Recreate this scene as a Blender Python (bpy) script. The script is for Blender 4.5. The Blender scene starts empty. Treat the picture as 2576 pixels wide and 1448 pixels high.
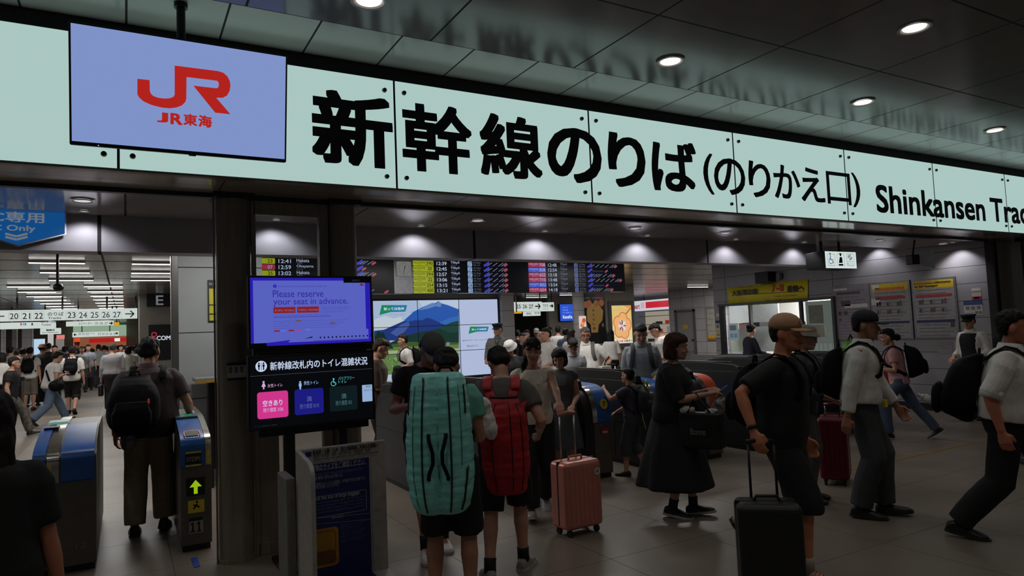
import bpy, math, random
import numpy as np
from mathutils import Vector, Matrix, noise
random.seed(7)
SC = bpy.context.scene
COL = SC.collection
# ---------------------------------------------------------------- camera, world, exposure
FOC = 1709.107          # focal length in pixels of the 2576 x 1448 frame
EYE = 1.65              # eye height
ROT = np.array([[0.86930522, 0.00433785, -0.49425664], [-0.4925831, -0.07507961, -0.86702073], [-0.0408696, 0.99716811, -0.06313034]])
cam_data = bpy.data.cameras.new('camera')
cam = bpy.data.objects.new('camera', cam_data)
COL.objects.link(cam)
M4 = Matrix.Identity(4)
for i in range(3):
    for j in range(3):
        M4[i][j] = ROT[i, j]
M4[2][3] = EYE
cam.matrix_world = M4
cam_data.sensor_width = 36.0
cam_data.lens = FOC / 2576 * 36.0
cam_data.clip_end = 300
SC.camera = cam
SC.view_settings.view_transform = 'Standard'
SC.view_settings.look = 'None'
SC.view_settings.gamma = 1.0
SC.view_settings.use_curve_mapping = False
SC.view_settings.exposure = 0.0
W = bpy.data.worlds.new('world')
SC.world = W
W.use_nodes = True
W.node_tree.nodes['Background'].inputs[0].default_value = (0.92, 0.96, 1.0, 1)
W.node_tree.nodes['Background'].inputs[1].default_value = 0.06
# lamp power of each family of downlights and of the hall fill (watts)
P_FRONT, P_GATE, P_WASH, P_HALL = 12, 8, 8, 30

def lamp(name, loc, power, size=1.9, blend=0.6, col=(1, .92, .84), aim=None, rad=.05):
    d = bpy.data.lights.new(name, 'SPOT')
    d.energy = power; d.spot_size = size; d.spot_blend = blend; d.color = col; d.shadow_soft_size = rad
    o = bpy.data.objects.new(name, d); COL.objects.link(o); o.location = loc
    v = Vector(aim if aim else (0, 0, -1)); o.rotation_euler = v.to_track_quat('-Z', 'Y').to_euler()
    return o

def area(name, loc, power, sx, sy, col=(1, 1, 1)):
    d = bpy.data.lights.new(name, 'AREA'); d.shape = 'RECTANGLE'; d.size = sx; d.size_y = sy; d.energy = power; d.color = col
    o = bpy.data.objects.new(name, d); COL.objects.link(o); o.location = loc
    return o

# ---------------------------------------------------------------- picture geometry helpers
def ray(px, py):
    return ROT @ np.array([px - 1288.0, 724.0 - py, -FOC])

def G(px, py, z=0.0):
    d = ray(px, py); t = (z - EYE) / d[2]
    return Vector((d[0] * t, d[1] * t, z))

def at_depth(px, depth):
    """floor point below the eye ray through column px of the horizon, depth metres along the view axis"""
    py = 832 - .041 * (px - 1288)
    d = ray(px, py); t = depth / FOC
    return Vector((d[0] * t, d[1] * t, 0))

class Pl:
    """a plane with its own u (right) and v (up) axes, n pointing to the viewer's side"""
    def __init__(s, o, ux, uv=(0, 0, 1)):
        s.o = np.array(o, float); s.ux = np.array(ux, float); s.uv = np.array(uv, float)
        s.n = np.cross(s.ux, s.uv)
    def P(s, u, v, d=0.0):
        return s.o + s.ux * u + s.uv * v + s.n * d
    def px(s, x, y):
        r = ray(x, y); e = np.array([0, 0, EYE])
        t = ((s.o - e) @ s.n) / (r @ s.n)
        q = e + r * t - s.o
        return float(q @ s.ux), float(q @ s.uv)
    def box(s, x0, y0, x1, y1):
        """pixel box -> u0, v0, u1, v1"""
        xm, ym = (x0 + x1) / 2, (y0 + y1) / 2
        return s.px(x0, ym)[0], s.px(xm, y1)[1], s.px(x1, ym)[0], s.px(xm, y0)[1]
    def box4(s, l, r, t, b):
        return s.px(*l)[0], s.px(*b)[1], s.px(*r)[0], s.px(*t)[1]

def front(y):
    return Pl((0, y, 0), (1, 0, 0))
def side(x):
    return Pl((x, 0, 0), (0, -1, 0))

# ---------------------------------------------------------------- materials
def lin(c):
    return tuple(((v / 255 / 12.92) if v / 255 <= .04045 else ((v / 255 + .055) / 1.055) ** 2.4) for v in c)

MATS = {}
def mat(name, rgb, rough=.6, metal=0.0, var=.12, scale=18.0, bump=0.0, spec=.5, coat=0.0, stretch=None, alpha_trans=0.0):
    """plain coloured surface with procedural tone variation and optional bump"""
    if name in MATS: return MATS[name]
    m = bpy.data.materials.new(name); m.use_nodes = True
    nt = m.node_tree; b = nt.nodes['Principled BSDF']
    c = lin(rgb)
    b.inputs['Roughness'].default_value = rough; b.inputs['Metallic'].default_value = metal
    b.inputs['Specular IOR Level'].default_value = spec
    if coat: b.inputs['Coat Weight'].default_value = coat
    if alpha_trans: b.inputs['Transmission Weight'].default_value = alpha_trans
    tc = nt.nodes.new('ShaderNodeTexCoord'); n = nt.nodes.new('ShaderNodeTexNoise')
    n.inputs['Scale'].default_value = scale; n.inputs['Detail'].default_value = 4
    if stretch:
        mp = nt.nodes.new('ShaderNodeMapping'); mp.inputs['Scale'].default_value = stretch
        nt.links.new(tc.outputs['Object'], mp.inputs[0]); nt.links.new(mp.outputs[0], n.inputs['Vector'])
    else:
        nt.links.new(tc.outputs['Object'], n.inputs['Vector'])
    r = nt.nodes.new('ShaderNodeValToRGB')
    r.color_ramp.elements[0].position = .3; r.color_ramp.elements[1].position = .7
    r.color_ramp.elements[0].color = tuple(max(0, v * (1 - var)) for v in c) + (1,)
    r.color_ramp.elements[1].color = tuple(min(1, v * (1 + var)) for v in c) + (1,)
    nt.links.new(n.outputs['Fac'], r.inputs[0]); nt.links.new(r.outputs[0], b.inputs['Base Color'])
    if bump:
        bp = nt.nodes.new('ShaderNodeBump'); bp.inputs['Strength'].default_value = bump; bp.inputs['Distance'].default_value = .01
        nt.links.new(n.outputs['Fac'], bp.inputs['Height']); nt.links.new(bp.outputs[0], b.inputs['Normal'])
    MATS[name] = m
    return m

def em(rgb, s=1.0, name=None):
    """self-lit surface: screens, signs, lamps; also glow put into shop goods, papers, a tag"""
    name = name or 'lit_%d_%d_%d_%d' % (*rgb, int(s * 100))
    if name in MATS: return MATS[name]
    m = bpy.data.materials.new(name); m.use_nodes = True
    b = m.node_tree.nodes['Principled BSDF']
    b.inputs['Base Color'].default_value = (.01, .01, .01, 1); b.inputs['Roughness'].default_value = .25
    b.inputs['Specular IOR Level'].default_value = .2
    b.inputs['Emission Color'].default_value = lin(rgb) + (1,); b.inputs['Emission Strength'].default_value = s
    MATS[name] = m
    return m

def grid_mat(name, rgb, lines, rough=.3, spec=.5, line_rgb=(8, 8, 8), var=.06, metal=0.0, scale=3.0, speck=0.0, wobble=0.0):
    """panelled surface: lines = [(axis, origin, pitch, width)] in world coordinates"""
    m = mat(name, rgb, rough, metal, var, scale, 0, spec)
    nt = m.node_tree; b = nt.nodes['Principled BSDF']
    base = b.inputs['Base Color'].links[0].from_socket
    geo = nt.nodes.new('ShaderNodeNewGeometry'); sep = nt.nodes.new('ShaderNodeSeparateXYZ')
    nt.links.new(geo.outputs['Position'], sep.inputs[0])
    prev = None
    def M(op, a, bb):
        x = nt.nodes.new('ShaderNodeMath'); x.operation = op
        for k, v in enumerate((a, bb)):
            if v is None: continue
            if isinstance(v, (int, float)): x.inputs[k].default_value = v
            else: nt.links.new(v, x.inputs[k])
        return x.outputs[0]
    for ax, o, p, w in lines:
        t = M('SUBTRACT', sep.outputs[ax], o - w / 2)
        t = M('DIVIDE', t, p); t = M('FRACT', t, None)
        t = M('LESS_THAN', t, w / p)
        prev = t if prev is None else M('MAXIMUM', prev, t)
    if speck:
        v = nt.nodes.new('ShaderNodeTexNoise'); v.inputs['Scale'].default_value = 160; v.inputs['Detail'].default_value = 2
        nt.links.new(geo.outputs['Position'], v.inputs['Vector'])
        rr = nt.nodes.new('ShaderNodeValToRGB'); rr.color_ramp.elements[0].position = .38; rr.color_ramp.elements[1].position = .62
        rr.color_ramp.elements[0].color = (1 - speck, 1 - speck, 1 - speck, 1); rr.color_ramp.elements[1].color = (1 + speck,) * 3 + (1,)
        nt.links.new(v.outputs['Fac'], rr.inputs[0])
        mu = nt.nodes.new('ShaderNodeMixRGB'); mu.blend_type = 'MULTIPLY'; mu.inputs[0].default_value = 1
        nt.links.new(base, mu.inputs[1]); nt.links.new(rr.outputs[0], mu.inputs[2]); base = mu.outputs[0]
    mx = nt.nodes.new('ShaderNodeMixRGB')
    nt.links.new(prev, mx.inputs[0]); nt.links.new(base, mx.inputs[1]); mx.inputs[2].default_value = lin(line_rgb) + (1,)
    nt.links.new(mx.outputs[0], b.inputs['Base Color'])
    ra = M('MULTIPLY', prev, .6)
    if wobble:
        n2 = nt.nodes.new('ShaderNodeTexNoise'); n2.inputs['Scale'].default_value = 1.3; n2.inputs['Detail'].default_value = 2
        nt.links.new(geo.outputs['Position'], n2.inputs['Vector'])
        ra = M('ADD', ra, M('MULTIPLY', n2.outputs['Fac'], wobble))
    nt.links.new(M('ADD', ra, rough), b.inputs['Roughness'])
    return m

# ---------------------------------------------------------------- mesh building
def tag(o, label=None, cat=None, group=None, kind=None):
    if label: o['label'] = label
    if cat: o['category'] = cat
    if group: o['group'] = group
    if kind: o['kind'] = kind
    return o

def thing(name, loc, label, cat, group=None, rz=0.0):
    o = bpy.data.objects.new(name, None); COL.objects.link(o)
    o.empty_display_size = .1
    o.location = loc; o.rotation_euler = (0, 0, rz)
    return tag(o, label, cat, group)

TXT = {}
def glyph(s, bold):
    """outline letters as flat faces; bold thickens the strokes by laying shifted copies over one another"""
    k = (s, bold)
    if k in TXT: return TXT[k]
    cu = bpy.data.curves.new('t', 'FONT'); cu.body = s; cu.size = 1; cu.resolution_u = 4 if bold or len(s) < 4 else 2
    o = bpy.data.objects.new('t', cu); COL.objects.link(o)
    dg = bpy.context.evaluated_depsgraph_get()
    me = bpy.data.meshes.new_from_object(o.evaluated_get(dg))
    v = np.array([(q.co.x, q.co.y) for q in me.vertices]).reshape(-1, 2)
    f = [list(p.vertices) for p in me.polygons]
    bpy.data.objects.remove(o); bpy.data.curves.remove(cu); bpy.data.meshes.remove(me)
    if len(v) == 0: v = np.zeros((1, 2))
    v = np.hstack([v, np.zeros((len(v), 1))])
    if bold:
        n = len(v); vs = [v]; fs = list(f)
        for i, a in enumerate(range(0, 360, 45) if bold < .014 or len(s) > 4 else range(0, 360, 15)):
            c = np.array([round(math.cos(math.radians(a)), 3), round(math.sin(math.radians(a)), 3)])
            c = c / max(abs(c)) * bold
            vs.append(v + np.array([c[0], c[1], .0002 * (i + 1)])); fs += [[q + n * (i + 1) for q in p] for p in f]
        v = np.concatenate(vs); f = fs
    lo, hi = v.min(0), v.max(0); lo[2] = 0
    TXT[k] = (v - lo, f, (hi - lo)[:2])
    return TXT[k]

class MB:
    """collects shapes in world coordinates and links them as one mesh object"""
    def __init__(s):
        s.v = []; s.f = []; s.m = []; s.mats = []
    def mi(s, m):
        if m not in s.mats: s.mats.append(m)
        return s.mats.index(m)
    def add(s, verts, faces, m):
        k = len(s.v); i = s.mi(m)
        s.v.extend(tuple(map(float, q)) for q in verts)
        for f in faces:
            s.f.append([k + a for a in f]); s.m.append(i)
        return s
    def box(s, x0, x1, y0, y1, z0, z1, m):
        v = [(x, y, z) for z in (z0, z1) for y in (y0, y1) for x in (x0, x1)]
        return s.add(v, [(0, 2, 3, 1), (4, 5, 7, 6), (0, 1, 5, 4), (2, 6, 7, 3), (0, 4, 6, 2), (1, 3, 7, 5)], m)
    def slab(s, pl, u0, v0, u1, v1, d0, d1, m):
        q = [(u0, v0), (u1, v0), (u1, v1), (u0, v1)]
        return s.prism(pl, q, d0, d1, m)
    def prism(s, pl, pts, d0, d1, m):
        n = len(pts)
        v = [pl.P(u, w, d0) for u, w in pts] + [pl.P(u, w, d1) for u, w in pts]
        f = [list(range(n, 2 * n)), list(range(n - 1, -1, -1))]
        f += [(i, (i + 1) % n, n + (i + 1) % n, n + i) for i in range(n)]
        return s.add(v, f, m)
    def flat(s, pl, pts, d, m):
        return s.add([pl.P(u, w, d) for u, w in pts], [list(range(len(pts)))], m)
    def rect(s, pl, u0, v0, u1, v1, d, m):
        return s.flat(pl, [(u0, v0), (u1, v0), (u1, v1), (u0, v1)], d, m)
    def rrect(s, pl, u0, v0, u1, v1, r, d, m, n=4):
        return s.flat(pl, rr_pts(u0, v0, u1, v1, r, n), d, m)
    def ring(s, pl, u0, v0, u1, v1, r, w, d, m):
        a = rr_pts(u0, v0, u1, v1, r, 3); b = rr_pts(u0 + w, v0 + w, u1 - w, v1 - w, max(r - w, .001), 3); n = len(a)
        return s.add([pl.P(*q, d) for q in a] + [pl.P(*q, d) for q in b], [(i, (i + 1) % n, n + (i + 1) % n, n + i) for i in range(n)], m)
    def disc(s, pl, u, v, ru, d, m, rv=None, n=18):
        rv = rv or ru
        return s.flat(pl, [(u + ru * math.cos(a * 2 * math.pi / n), v + rv * math.sin(a * 2 * math.pi / n)) for a in range(n)], d, m)
    def line(s, pl, a, b, w, d, m):
        a = np.array(a, float); b = np.array(b, float); t = (b - a) / max(np.linalg.norm(b - a), 1e-9); q = np.array([-t[1], t[0]]) * w / 2
        return s.flat(pl, [a - q, b - q, b + q, a + q], d, m)
    def text(s, pl, t, u0, v0, u1, v1, d, m, bold=0.0, mode='fill'):
        """fill: stretch into the box; h: keep aspect by height, from the left; c: same, centred; w: keep aspect by width"""
        v, f, wh = glyph(t, bold)
        sx = (u1 - u0) / max(wh[0], 1e-6); sy = (v1 - v0) / max(wh[1], 1e-6)
        if mode in 'hc': sx = sy
        if mode == 'w': sy = sx
        ou = u0 if mode != 'c' else (u0 + u1) / 2 - wh[0] * sx / 2
        s.add([pl.P(ou + a * sx, v0 + b * sy, d + q) for a, b, q in v], f, m)
        return sx, sy
    def cyl(s, a, b, r0, r1, m, n=16, caps=True):
        a = np.array(a, float); b = np.array(b, float); t = b - a; t /= max(np.linalg.norm(t), 1e-9)
        h = np.array([0, 0, 1.0]) if abs(t[2]) < .9 else np.array([1.0, 0, 0])
        x = np.cross(t, h); x /= np.linalg.norm(x); y = np.cross(t, x)
        v = []
        for c, r in ((a, r0), (b, r1)):
            for k in range(n):
                w = 2 * math.pi * k / n; v.append(c + (x * math.cos(w) + y * math.sin(w)) * r)
        f = [(k, (k + 1) % n, n + (k + 1) % n, n + k) for k in range(n)]
        if caps: f += [list(range(n - 1, -1, -1)), list(range(n, 2 * n))]
        return s.add(v, f, m)
    def loft(s, rings, m, caps=True):
        n = len(rings[0]); v = [q for r in rings for q in r]; f = []
        for k in range(len(rings) - 1):
            o = k * n
            f += [(o + i, o + (i + 1) % n, o + n + (i + 1) % n, o + n + i) for i in range(n)]
        if caps:
            f.append(list(range(n - 1, -1, -1))); f.append([(len(rings) - 1) * n + i for i in range(n)])
        return s.add(v, f, m)
    def tube(s, pts, r, m, n=8, up=None):
        """bent tube; r a number, or a list of numbers or (ra, rb) with rb along up"""
        pts = [np.array(p, float) for p in pts]; L = len(pts); rings = []
        if not isinstance(r, (list,)): r = [r] * L
        px_ = None
        for i, p in enumerate(pts):
            t = pts[min(i + 1, L - 1)] - pts[max(i - 1, 0)]; t /= max(np.linalg.norm(t), 1e-9)
            if up is not None: h = np.array(up[i] if hasattr(up[0], '__len__') else up, float)
            elif px_ is not None: h = px_
            else: h = np.array([0, 0, 1.0]) if abs(t[2]) < .9 else np.array([0, 1.0, 0])
            y = h - t * (h @ t); y /= max(np.linalg.norm(y), 1e-9); x = np.cross(y, t); px_ = y
            ra, rb = r[i] if hasattr(r[i], '__len__') else (r[i], r[i])
            rings.append([p + x * math.cos(2 * math.pi * k / n) * ra + y * math.sin(2 * math.pi * k / n) * rb for k in range(n)])
        return s.loft(rings, m)
    def ball(s, c, rx, ry, rz, m, nu=14, nv=9, ax=None):
        c = np.array(c, float); A = np.eye(3) if ax is None else np.array(ax, float)
        rings = []
        for j in range(nv):
            t = math.pi * (j + .02 * (j == 0) - .02 * (j == nv - 1)) / (nv - 1)
            rings.append([c + A.T @ np.array([rx * math.sin(t) * math.cos(2 * math.pi * k / nu), ry * math.sin(t) * math.sin(2 * math.pi * k / nu), -rz * math.cos(t)]) for k in range(nu)])
        return s.loft(rings, m)
    def build(s, name, parent=None, bevel=0.0, smooth=False, seg=2, fix=True):
        me = bpy.data.meshes.new(name)
        v = np.array(s.v)
        o = bpy.data.objects.new(name, me); COL.objects.link(o)
        if parent is not None:
            o.parent = parent
            mw = pmat(parent).inverted()
            R = np.array(mw.to_3x3()); T = np.array(mw.translation)
            v = v @ R.T + T
        me.from_pydata([tuple(q) for q in v], [], s.f)
        for m in s.mats: me.materials.append(m)
        me.polygons.foreach_set('material_index', s.m)
        if smooth:
            me.polygons.foreach_set('use_smooth', [True] * len(s.f))
        me.update()
        if smooth == 'angle': me.set_sharp_from_angle(angle=.6)
        if bevel:
            b = o.modifiers.new('bevel', 'BEVEL'); b.width = bevel; b.segments = seg; b.limit_method = 'ANGLE'; b.angle_limit = .6
        return o

def pmat(o):
    m = Matrix.LocRotScale(o.location, o.rotation_euler, o.scale)
    return pmat(o.parent) @ m if o.parent else m

def rr_pts(u0, v0, u1, v1, r, n=4):
    out = []
    for cx, cy, a0 in ((u1 - r, v0 + r, -90), (u1 - r, v1 - r, 0), (u0 + r, v1 - r, 90), (u0 + r, v0 + r, 180)):
        for k in range(n + 1):
            a = math.radians(a0 + 90 * k / n); out.append((cx + r * math.cos(a), cy + r * math.sin(a)))
    return out

def structure(mb, name, **kw):
    return tag(mb.build(name, **kw), kind='structure')
# ================================================================ the setting
C_CEIL = grid_mat('ceiling_panels', (136, 133, 128), [(0, 1.825, 1.19, .015), (1, 4.195, .97, .015)], rough=.13, spec=.55, wobble=.05)
C_STRIP = grid_mat('ceiling_strip_panels', (186, 184, 180), [(0, 1.742, .577, .014)], rough=.22, spec=.5)
C_SOFFIT = grid_mat('soffit_panels', (172, 164, 154), [(0, .62, 1.915, .010), (1, 5.36, 3, .006)], rough=.12, spec=.6, wobble=.04)
C_LOW = grid_mat('gate_ceiling_panels', (180, 176, 172), [(0, 0.0, .95, .018)], rough=.12, spec=.55, wobble=.05)
C_HALL = grid_mat('hall_ceiling_panels', (150, 148, 145), [(1, 12.35, 1.55, .09), (0, -.3, 2.4, .03)], rough=.2, spec=.5, line_rgb=(70, 70, 68))
C_BEAM = grid_mat('beam_panels', (160, 157, 164), [(0, -.198, 3.645, .03)], rough=.45, spec=.4, line_rgb=(40, 40, 42))
C_FLOOR = grid_mat('stone_floor_tiles', (122, 111, 100), [(0, .3, .9, .006), (1, .4, .9, .006)], rough=.32, spec=.5, line_rgb=(80, 74, 68), var=.12, scale=1.6, speck=.22, wobble=.15)
C_WALLR = grid_mat('wall_panels', (150, 147, 152), [(2, 2.686, .2815, .008), (1, 5.69, 2.74, .010)], rough=.38, spec=.4, line_rgb=(52, 52, 55))
C_WALLD = grid_mat('wall_tiles', (176, 174, 174), [(2, .1, .43, .012), (1, 18.1, .62, .012)], rough=.4, spec=.4, line_rgb=(80, 80, 80))
C_WALLC = grid_mat('column_panels', (146, 150, 150), [(2, 1.0, .787, .012)], rough=.4, spec=.4, line_rgb=(50, 52, 52))
C_WALLV = grid_mat('video_wall_surround', (108, 106, 104), [(2, .4, .62, .01)], rough=.4, line_rgb=(56, 55, 54))
C_TILEC = grid_mat('column_tiles', (170, 168, 168), [(2, .1, .42, .012), (0, 8.715, .39, .01)], rough=.4, line_rgb=(90, 90, 90))
BLACK = mat('black_paint', (16, 16, 17), .5)
DARK = mat('dark_metal', (34, 34, 35), .4, .3)
STEEL = mat('brushed_steel', (120, 118, 114), .32, .85, .1, 30, .05, stretch=(1, 1, .05))
STEEL_D = mat('dark_brushed_steel', (136, 128, 114), .36, .12, .15, 30, .06, stretch=(1, 1, .05))
WHITE = mat('white_plastic', (196, 195, 190), .45)
GREYP = mat('grey_plastic', (120, 120, 120), .5)
PAPER = mat('paper_white', (200, 198, 192), .6)
INK = mat('black_ink', (10, 11, 11), .45)

structure(MB().box(-16, 40, -9, 60, -.12, 0, C_FLOOR), 'floor')
structure(MB().box(-9, 17, -9, 4.195, 3.656, 3.80, C_CEIL), 'ceiling')
structure(MB().box(-9, 17, 4.195, 5.5, 3.801, 3.86, C_STRIP), 'ceiling_strip')
structure(MB().box(-9, 17, 5.075, 5.5, 3.69, 3.80, BLACK), 'trim_1')
structure(MB().box(-9, 17, 5.125, 5.63, 2.806, 3.69, C_SOFFIT), 'ceiling_soffit')
structure(MB().box(-9, 14, 5.63, 5.70, 2.772, 2.86, DARK), 'trim_2', bevel=.006)
structure(MB().box(-9, 14, 5.70, 6.872, 2.806, 2.9, C_LOW), 'ceiling_over_gates')
structure(MB().box(-9, 9.46, 6.87, 7.12, 2.487, 2.98, C_BEAM), 'beam')
structure(MB().box(-16, 34, 6.88, 46, 3.0, 3.12, C_HALL), 'ceiling_hall')
structure(MB().box(12.03, 12.25, 5.66, 11.55, 0, .93, C_WALLR).box(12.03, 12.25, 5.66, 11.55, 2.02, 3.0, C_WALLR).box(12.03, 12.25, 5.66, 8.43, .93, 2.02, C_WALLR).box(12.03, 12.25, 11.30, 11.55, .93, 2.02, C_WALLR), 'wall_right')
structure(MB().box(11.985, 12.03, 5.70, 11.5, 0, .12, DARK), 'baseboard_right')
structure(MB().box(12.03, 17, 5.62, 5.66, 0, 2.81, STEEL_D), 'wall_end')
structure(MB().box(19, 19.2, 12.3, 20.66, 0, 3.0, C_WALLD), 'wall_passage')
structure(MB().box(18.96, 19, 12.3, 20.66, 0, .13, GREYP), 'baseboard_passage')
structure(MB().box(.545, 1.5, 9.0, 9.9, 0, 3.0, C_WALLC), 'wall_column')
structure(MB().box(.468, .545, 9.0, 9.15, 0, 3.0, STEEL), 'trim_3', bevel=.01)
structure(MB().box(3.4, 8.72, 16.12, 16.4, 0, 3.0, C_WALLV), 'wall_video')
structure(MB().box(8.72, 9.10, 15.9, 16.5, 0, 3.0, C_TILEC), 'wall_tiled_column')
PW = mat('painted_panel', (150, 147, 140), .5)
structure(MB().box(11.95, 14.35, 17.2, 17.25, 0, 3.0, PW), 'wall_posters')
structure(MB().box(15.4, 19.6, 24.0, 24.2, 0, 3.0, PW), 'wall_inner')
structure(MB().box(.30, 1.3, 20.0, 21.2, 0, 3.0, mat('beige_panel', (150, 146, 138), .5)), 'wall_pillar')
structure(MB().box(-16, 34, 44, 44.2, 0, 3.0, mat('far_wall', (128, 122, 116), .5)), 'wall_back')
structure(MB().box(-9.2, -9, 12, 44, 0, 3.0, mat('far_wall_left', (150, 146, 142), .5)), 'wall_left')
structure(MB().box(9.5, 14.5, 30, 30.2, 0, 3.0, mat('dark_shopfront', (36, 36, 38), .3)), 'wall_dark')
YEL = mat('yellow_floor_tape', (196, 150, 40), .5)
tag(MB().box(-6, 6.5, 20.2, 20.28, 0, .003, YEL).build('floor_line'), 'yellow line taped across the floor of the far concourse', 'floor line')
tag(MB().box(6.4, 10.2, 4.705, 4.735, 0, .003, mat('dull_yellow_tape', (150, 112, 44), .5)).build('floor_line'), 'thin yellow line on the grey floor in front of the ticket gates', 'floor line')  # duller yellow than the far line
BLUT = mat('blue_floor_tape', (30, 60, 150), .5)
a = G(488, 1412)
tag(MB().box(a.x - .012, a.x + .03, a.y - .16, a.y + .1, 0, .004, BLUT).build('floor_mark'), 'short blue tape mark on the floor before gate eleven', 'floor mark')
tag(MB().box(-.6, -.1, 26, 27.2, 0, .004, BLUT).build('floor_mark'), 'blue patch on the far concourse floor beside the walking crowd', 'floor mark')
a = G(1378, 1225)
tag(MB().box(a.x - .06, a.x + .06, a.y - .3, a.y + .2, 0, .004, mat('pale_blue_floor_sticker', (58, 110, 170), .5)).build('floor_mark'), 'pale blue sticker on the floor behind the woman in cream', 'floor mark')

# ---------------------------------------------------------------- steel columns and glazed screens of the opening
def pillar(x, y, r, label):
    t = thing('steel_pillar', (x, y, 0), label, 'pillar', 'round steel pillars carrying the sign')
    t['kind'] = 'structure'
    b = MB(); b.cyl((x, y, .0), (x, y, 2.80), r, r, STEEL_D, 40); b.build('shaft', t, smooth='angle')
    MB().box(x - r - .02, x + r + .02, y - r - .02, y + r + .02, 2.765, 2.806, DARK).build('collar', t)
    MB().cyl((x, y, 0), (x, y, .03), r + .012, r + .012, STEEL_D, 40).build('base_ring', t)
    return t
p1 = pillar(.733, 5.69, .128, 'round brushed steel pillar beside gate eleven with a paper notice')
pillar(1.60, 5.69, .118, 'round steel pillar behind the two information screens')
pillar(12.75, 5.35, .135, 'round steel pillar at the far end of the long sign')
GLASS = bpy.data.materials.new('clear_glass'); GLASS.use_nodes = True
nt = GLASS.node_tree; nt.nodes.clear()
o_ = nt.nodes.new('ShaderNodeOutputMaterial'); mx_ = nt.nodes.new('ShaderNodeMixShader'); tr_ = nt.nodes.new('ShaderNodeBsdfTransparent'); gl_ = nt.nodes.new('ShaderNodeBsdfGlossy'); fr_ = nt.nodes.new('ShaderNodeFresnel')
tr_.inputs[0].default_value = (.9, .92, .92, 1); gl_.inputs['Roughness'].default_value = .02; fr_.inputs[0].default_value = 1.45
nt.links.new(fr_.outputs[0], mx_.inputs[0]); nt.links.new(tr_.outputs[0], mx_.inputs[1]); nt.links.new(gl_.outputs[0], mx_.inputs[2]); nt.links.new(mx_.outputs[0], o_.inputs[0])
g1 = thing('glazed_screen', (1.15, 5.69, 0), 'steel framed glass screen between the two round pillars', 'glass screen')
g1['kind'] = 'structure'
fb = MB()
fb.box(.865, .90, 5.65, 5.73, 0, 2.772, STEEL_D); fb.box(1.40, 1.475, 5.65, 5.73, 0, 2.772, STEEL_D)
fb.box(.885, 1.40, 5.65, 5.73, 2.66, 2.772, STEEL_D); fb.box(.885, 1.40, 5.65, 5.73, 0, .10, STEEL_D)
fb.build('frame', g1, bevel=.004)
MB().box(.885, 1.40, 5.685, 5.695, .10, 2.66, GLASS).build('glass', g1)
MB().box(.885, 1.05, 5.66, 5.70, .10, .98, STEEL_D).build('kick_panel', g1, bevel=.004)
MB().box(1.09, 1.13, 5.66, 5.72, .12, 1.0, BLACK).build('door_stile', g1)
g2 = thing('glazed_screen', (12.0, 5.6, 0), 'black edged steel panel at the end of the gate opening', 'glass screen')
g2['kind'] = 'structure'
MB().box(11.97, 12.03, 5.55, 5.66, 0, 2.772, BLACK).box(12.10, 12.13, 5.56, 5.62, 0, 2.772, BLACK).build('frame', g2)
MB().box(12.13, 12.6, 5.58, 5.62, 0, 2.772, STEEL_D).build('panel', g2)
MB().cyl((.592, 5.66, 0), (.592, 5.66, 2.77), .007, .007, STEEL, 12).build('guide_rail', p1)
# paper notice wrapped on the pillar: a top-level sticker held by the pillar
pn = front(5.555)
u0, v0, u1, v1 = pn.box(571, 915, 619, 952)
nb = MB().slab(pn, u0, v0 - .01, u1, v1 + .012, 0, .006, mat('navy_label', (30, 34, 60), .5)); nb.rect(pn, u0, v0 + .008, u1, v1 - .01, .007, PAPER)
for k in range(3):
    w = (u1 - u0) / 3.4
    nb.rect(pn, u0 + .012 + k * w, v0 + .045, u0 + .012 + k * w + w * .6, v1 - .02, .008, GREYP)
tag(nb.build('pillar_notice'), 'small white notice with navy edges stuck on the round pillar', 'notice')

# ---------------------------------------------------------------- downlights
LAMP_IN = em((255, 250, 240), 3.2, 'lamp_white'); LAMP_RIM = mat('lamp_reflector', (226, 222, 218), .3)
LAMP_DIM = em((190, 190, 190), 1.0, 'lamp_dim')
def downlight(x, y, z, r, label, group, power, inner=LAMP_IN, size=1.9, col=(1, .96, .92), aim=None):
    t = thing('downlight', (x, y, z), label, 'ceiling light', group)
    n = 24; rings = []
    for rr, dz in ((r * 1.22, -.004), (r * 1.02, -.006), (r, 0.0), (r * .82, .045)):
        rings.append([np.array([x + rr * math.cos(2 * math.pi * k / n), y + rr * math.sin(2 * math.pi * k / n), z - .012 + dz * .22]) for k in range(n)])
    MB().loft(rings, LAMP_RIM, caps=False).build('rim', t, smooth=True)
    MB().cyl((x, y, z - .008), (x, y, z - .004), r * .8, r * .8, inner, n).build('lens', t)
    if power: lamp('downlight_lamp', (x, y, z - .03), power, size=size, col=col, aim=aim, rad=r * .8)
    return t
ZC = 3.656
desc = {(1.27, 3.81): 'bright ceiling downlight cut by the top edge of the view', (3.62, 3.77): 'bright round downlight above the big hiragana of the sign', (6.01, 3.77): 'bright round downlight above the bracketed words of the sign',
        (8.4, 3.77): 'bright round downlight farthest along the glossy front ceiling', (4.81, 2.6): 'bright round downlight standing out from the row nearer the viewer'}
for x, y in [(-1.1, 3.79), (1.27, 3.81), (3.62, 3.77), (6.01, 3.77), (8.4, 3.77), (10.8, 3.77), (-2.3, 2.6), (.05, 2.6), (2.43, 2.6), (4.81, 2.6), (7.2, 2.6), (9.6, 2.6), (-1.1, 1.4), (1.27, 1.4), (3.62, 1.4), (6.01, 1.4), (8.4, 1.4), (.05, .2), (2.43, .2), (4.81, .2), (-1.1, -1.0), (1.27, -1.0), (3.62, -1.0)]:
    l = desc.get((x, y))
    if l: downlight(x, y, ZC, .09, l, 'downlights in the front ceiling', P_FRONT)
    else: lamp('downlight_lamp', (x, y, ZC - .04), P_FRONT, rad=.08)
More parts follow.
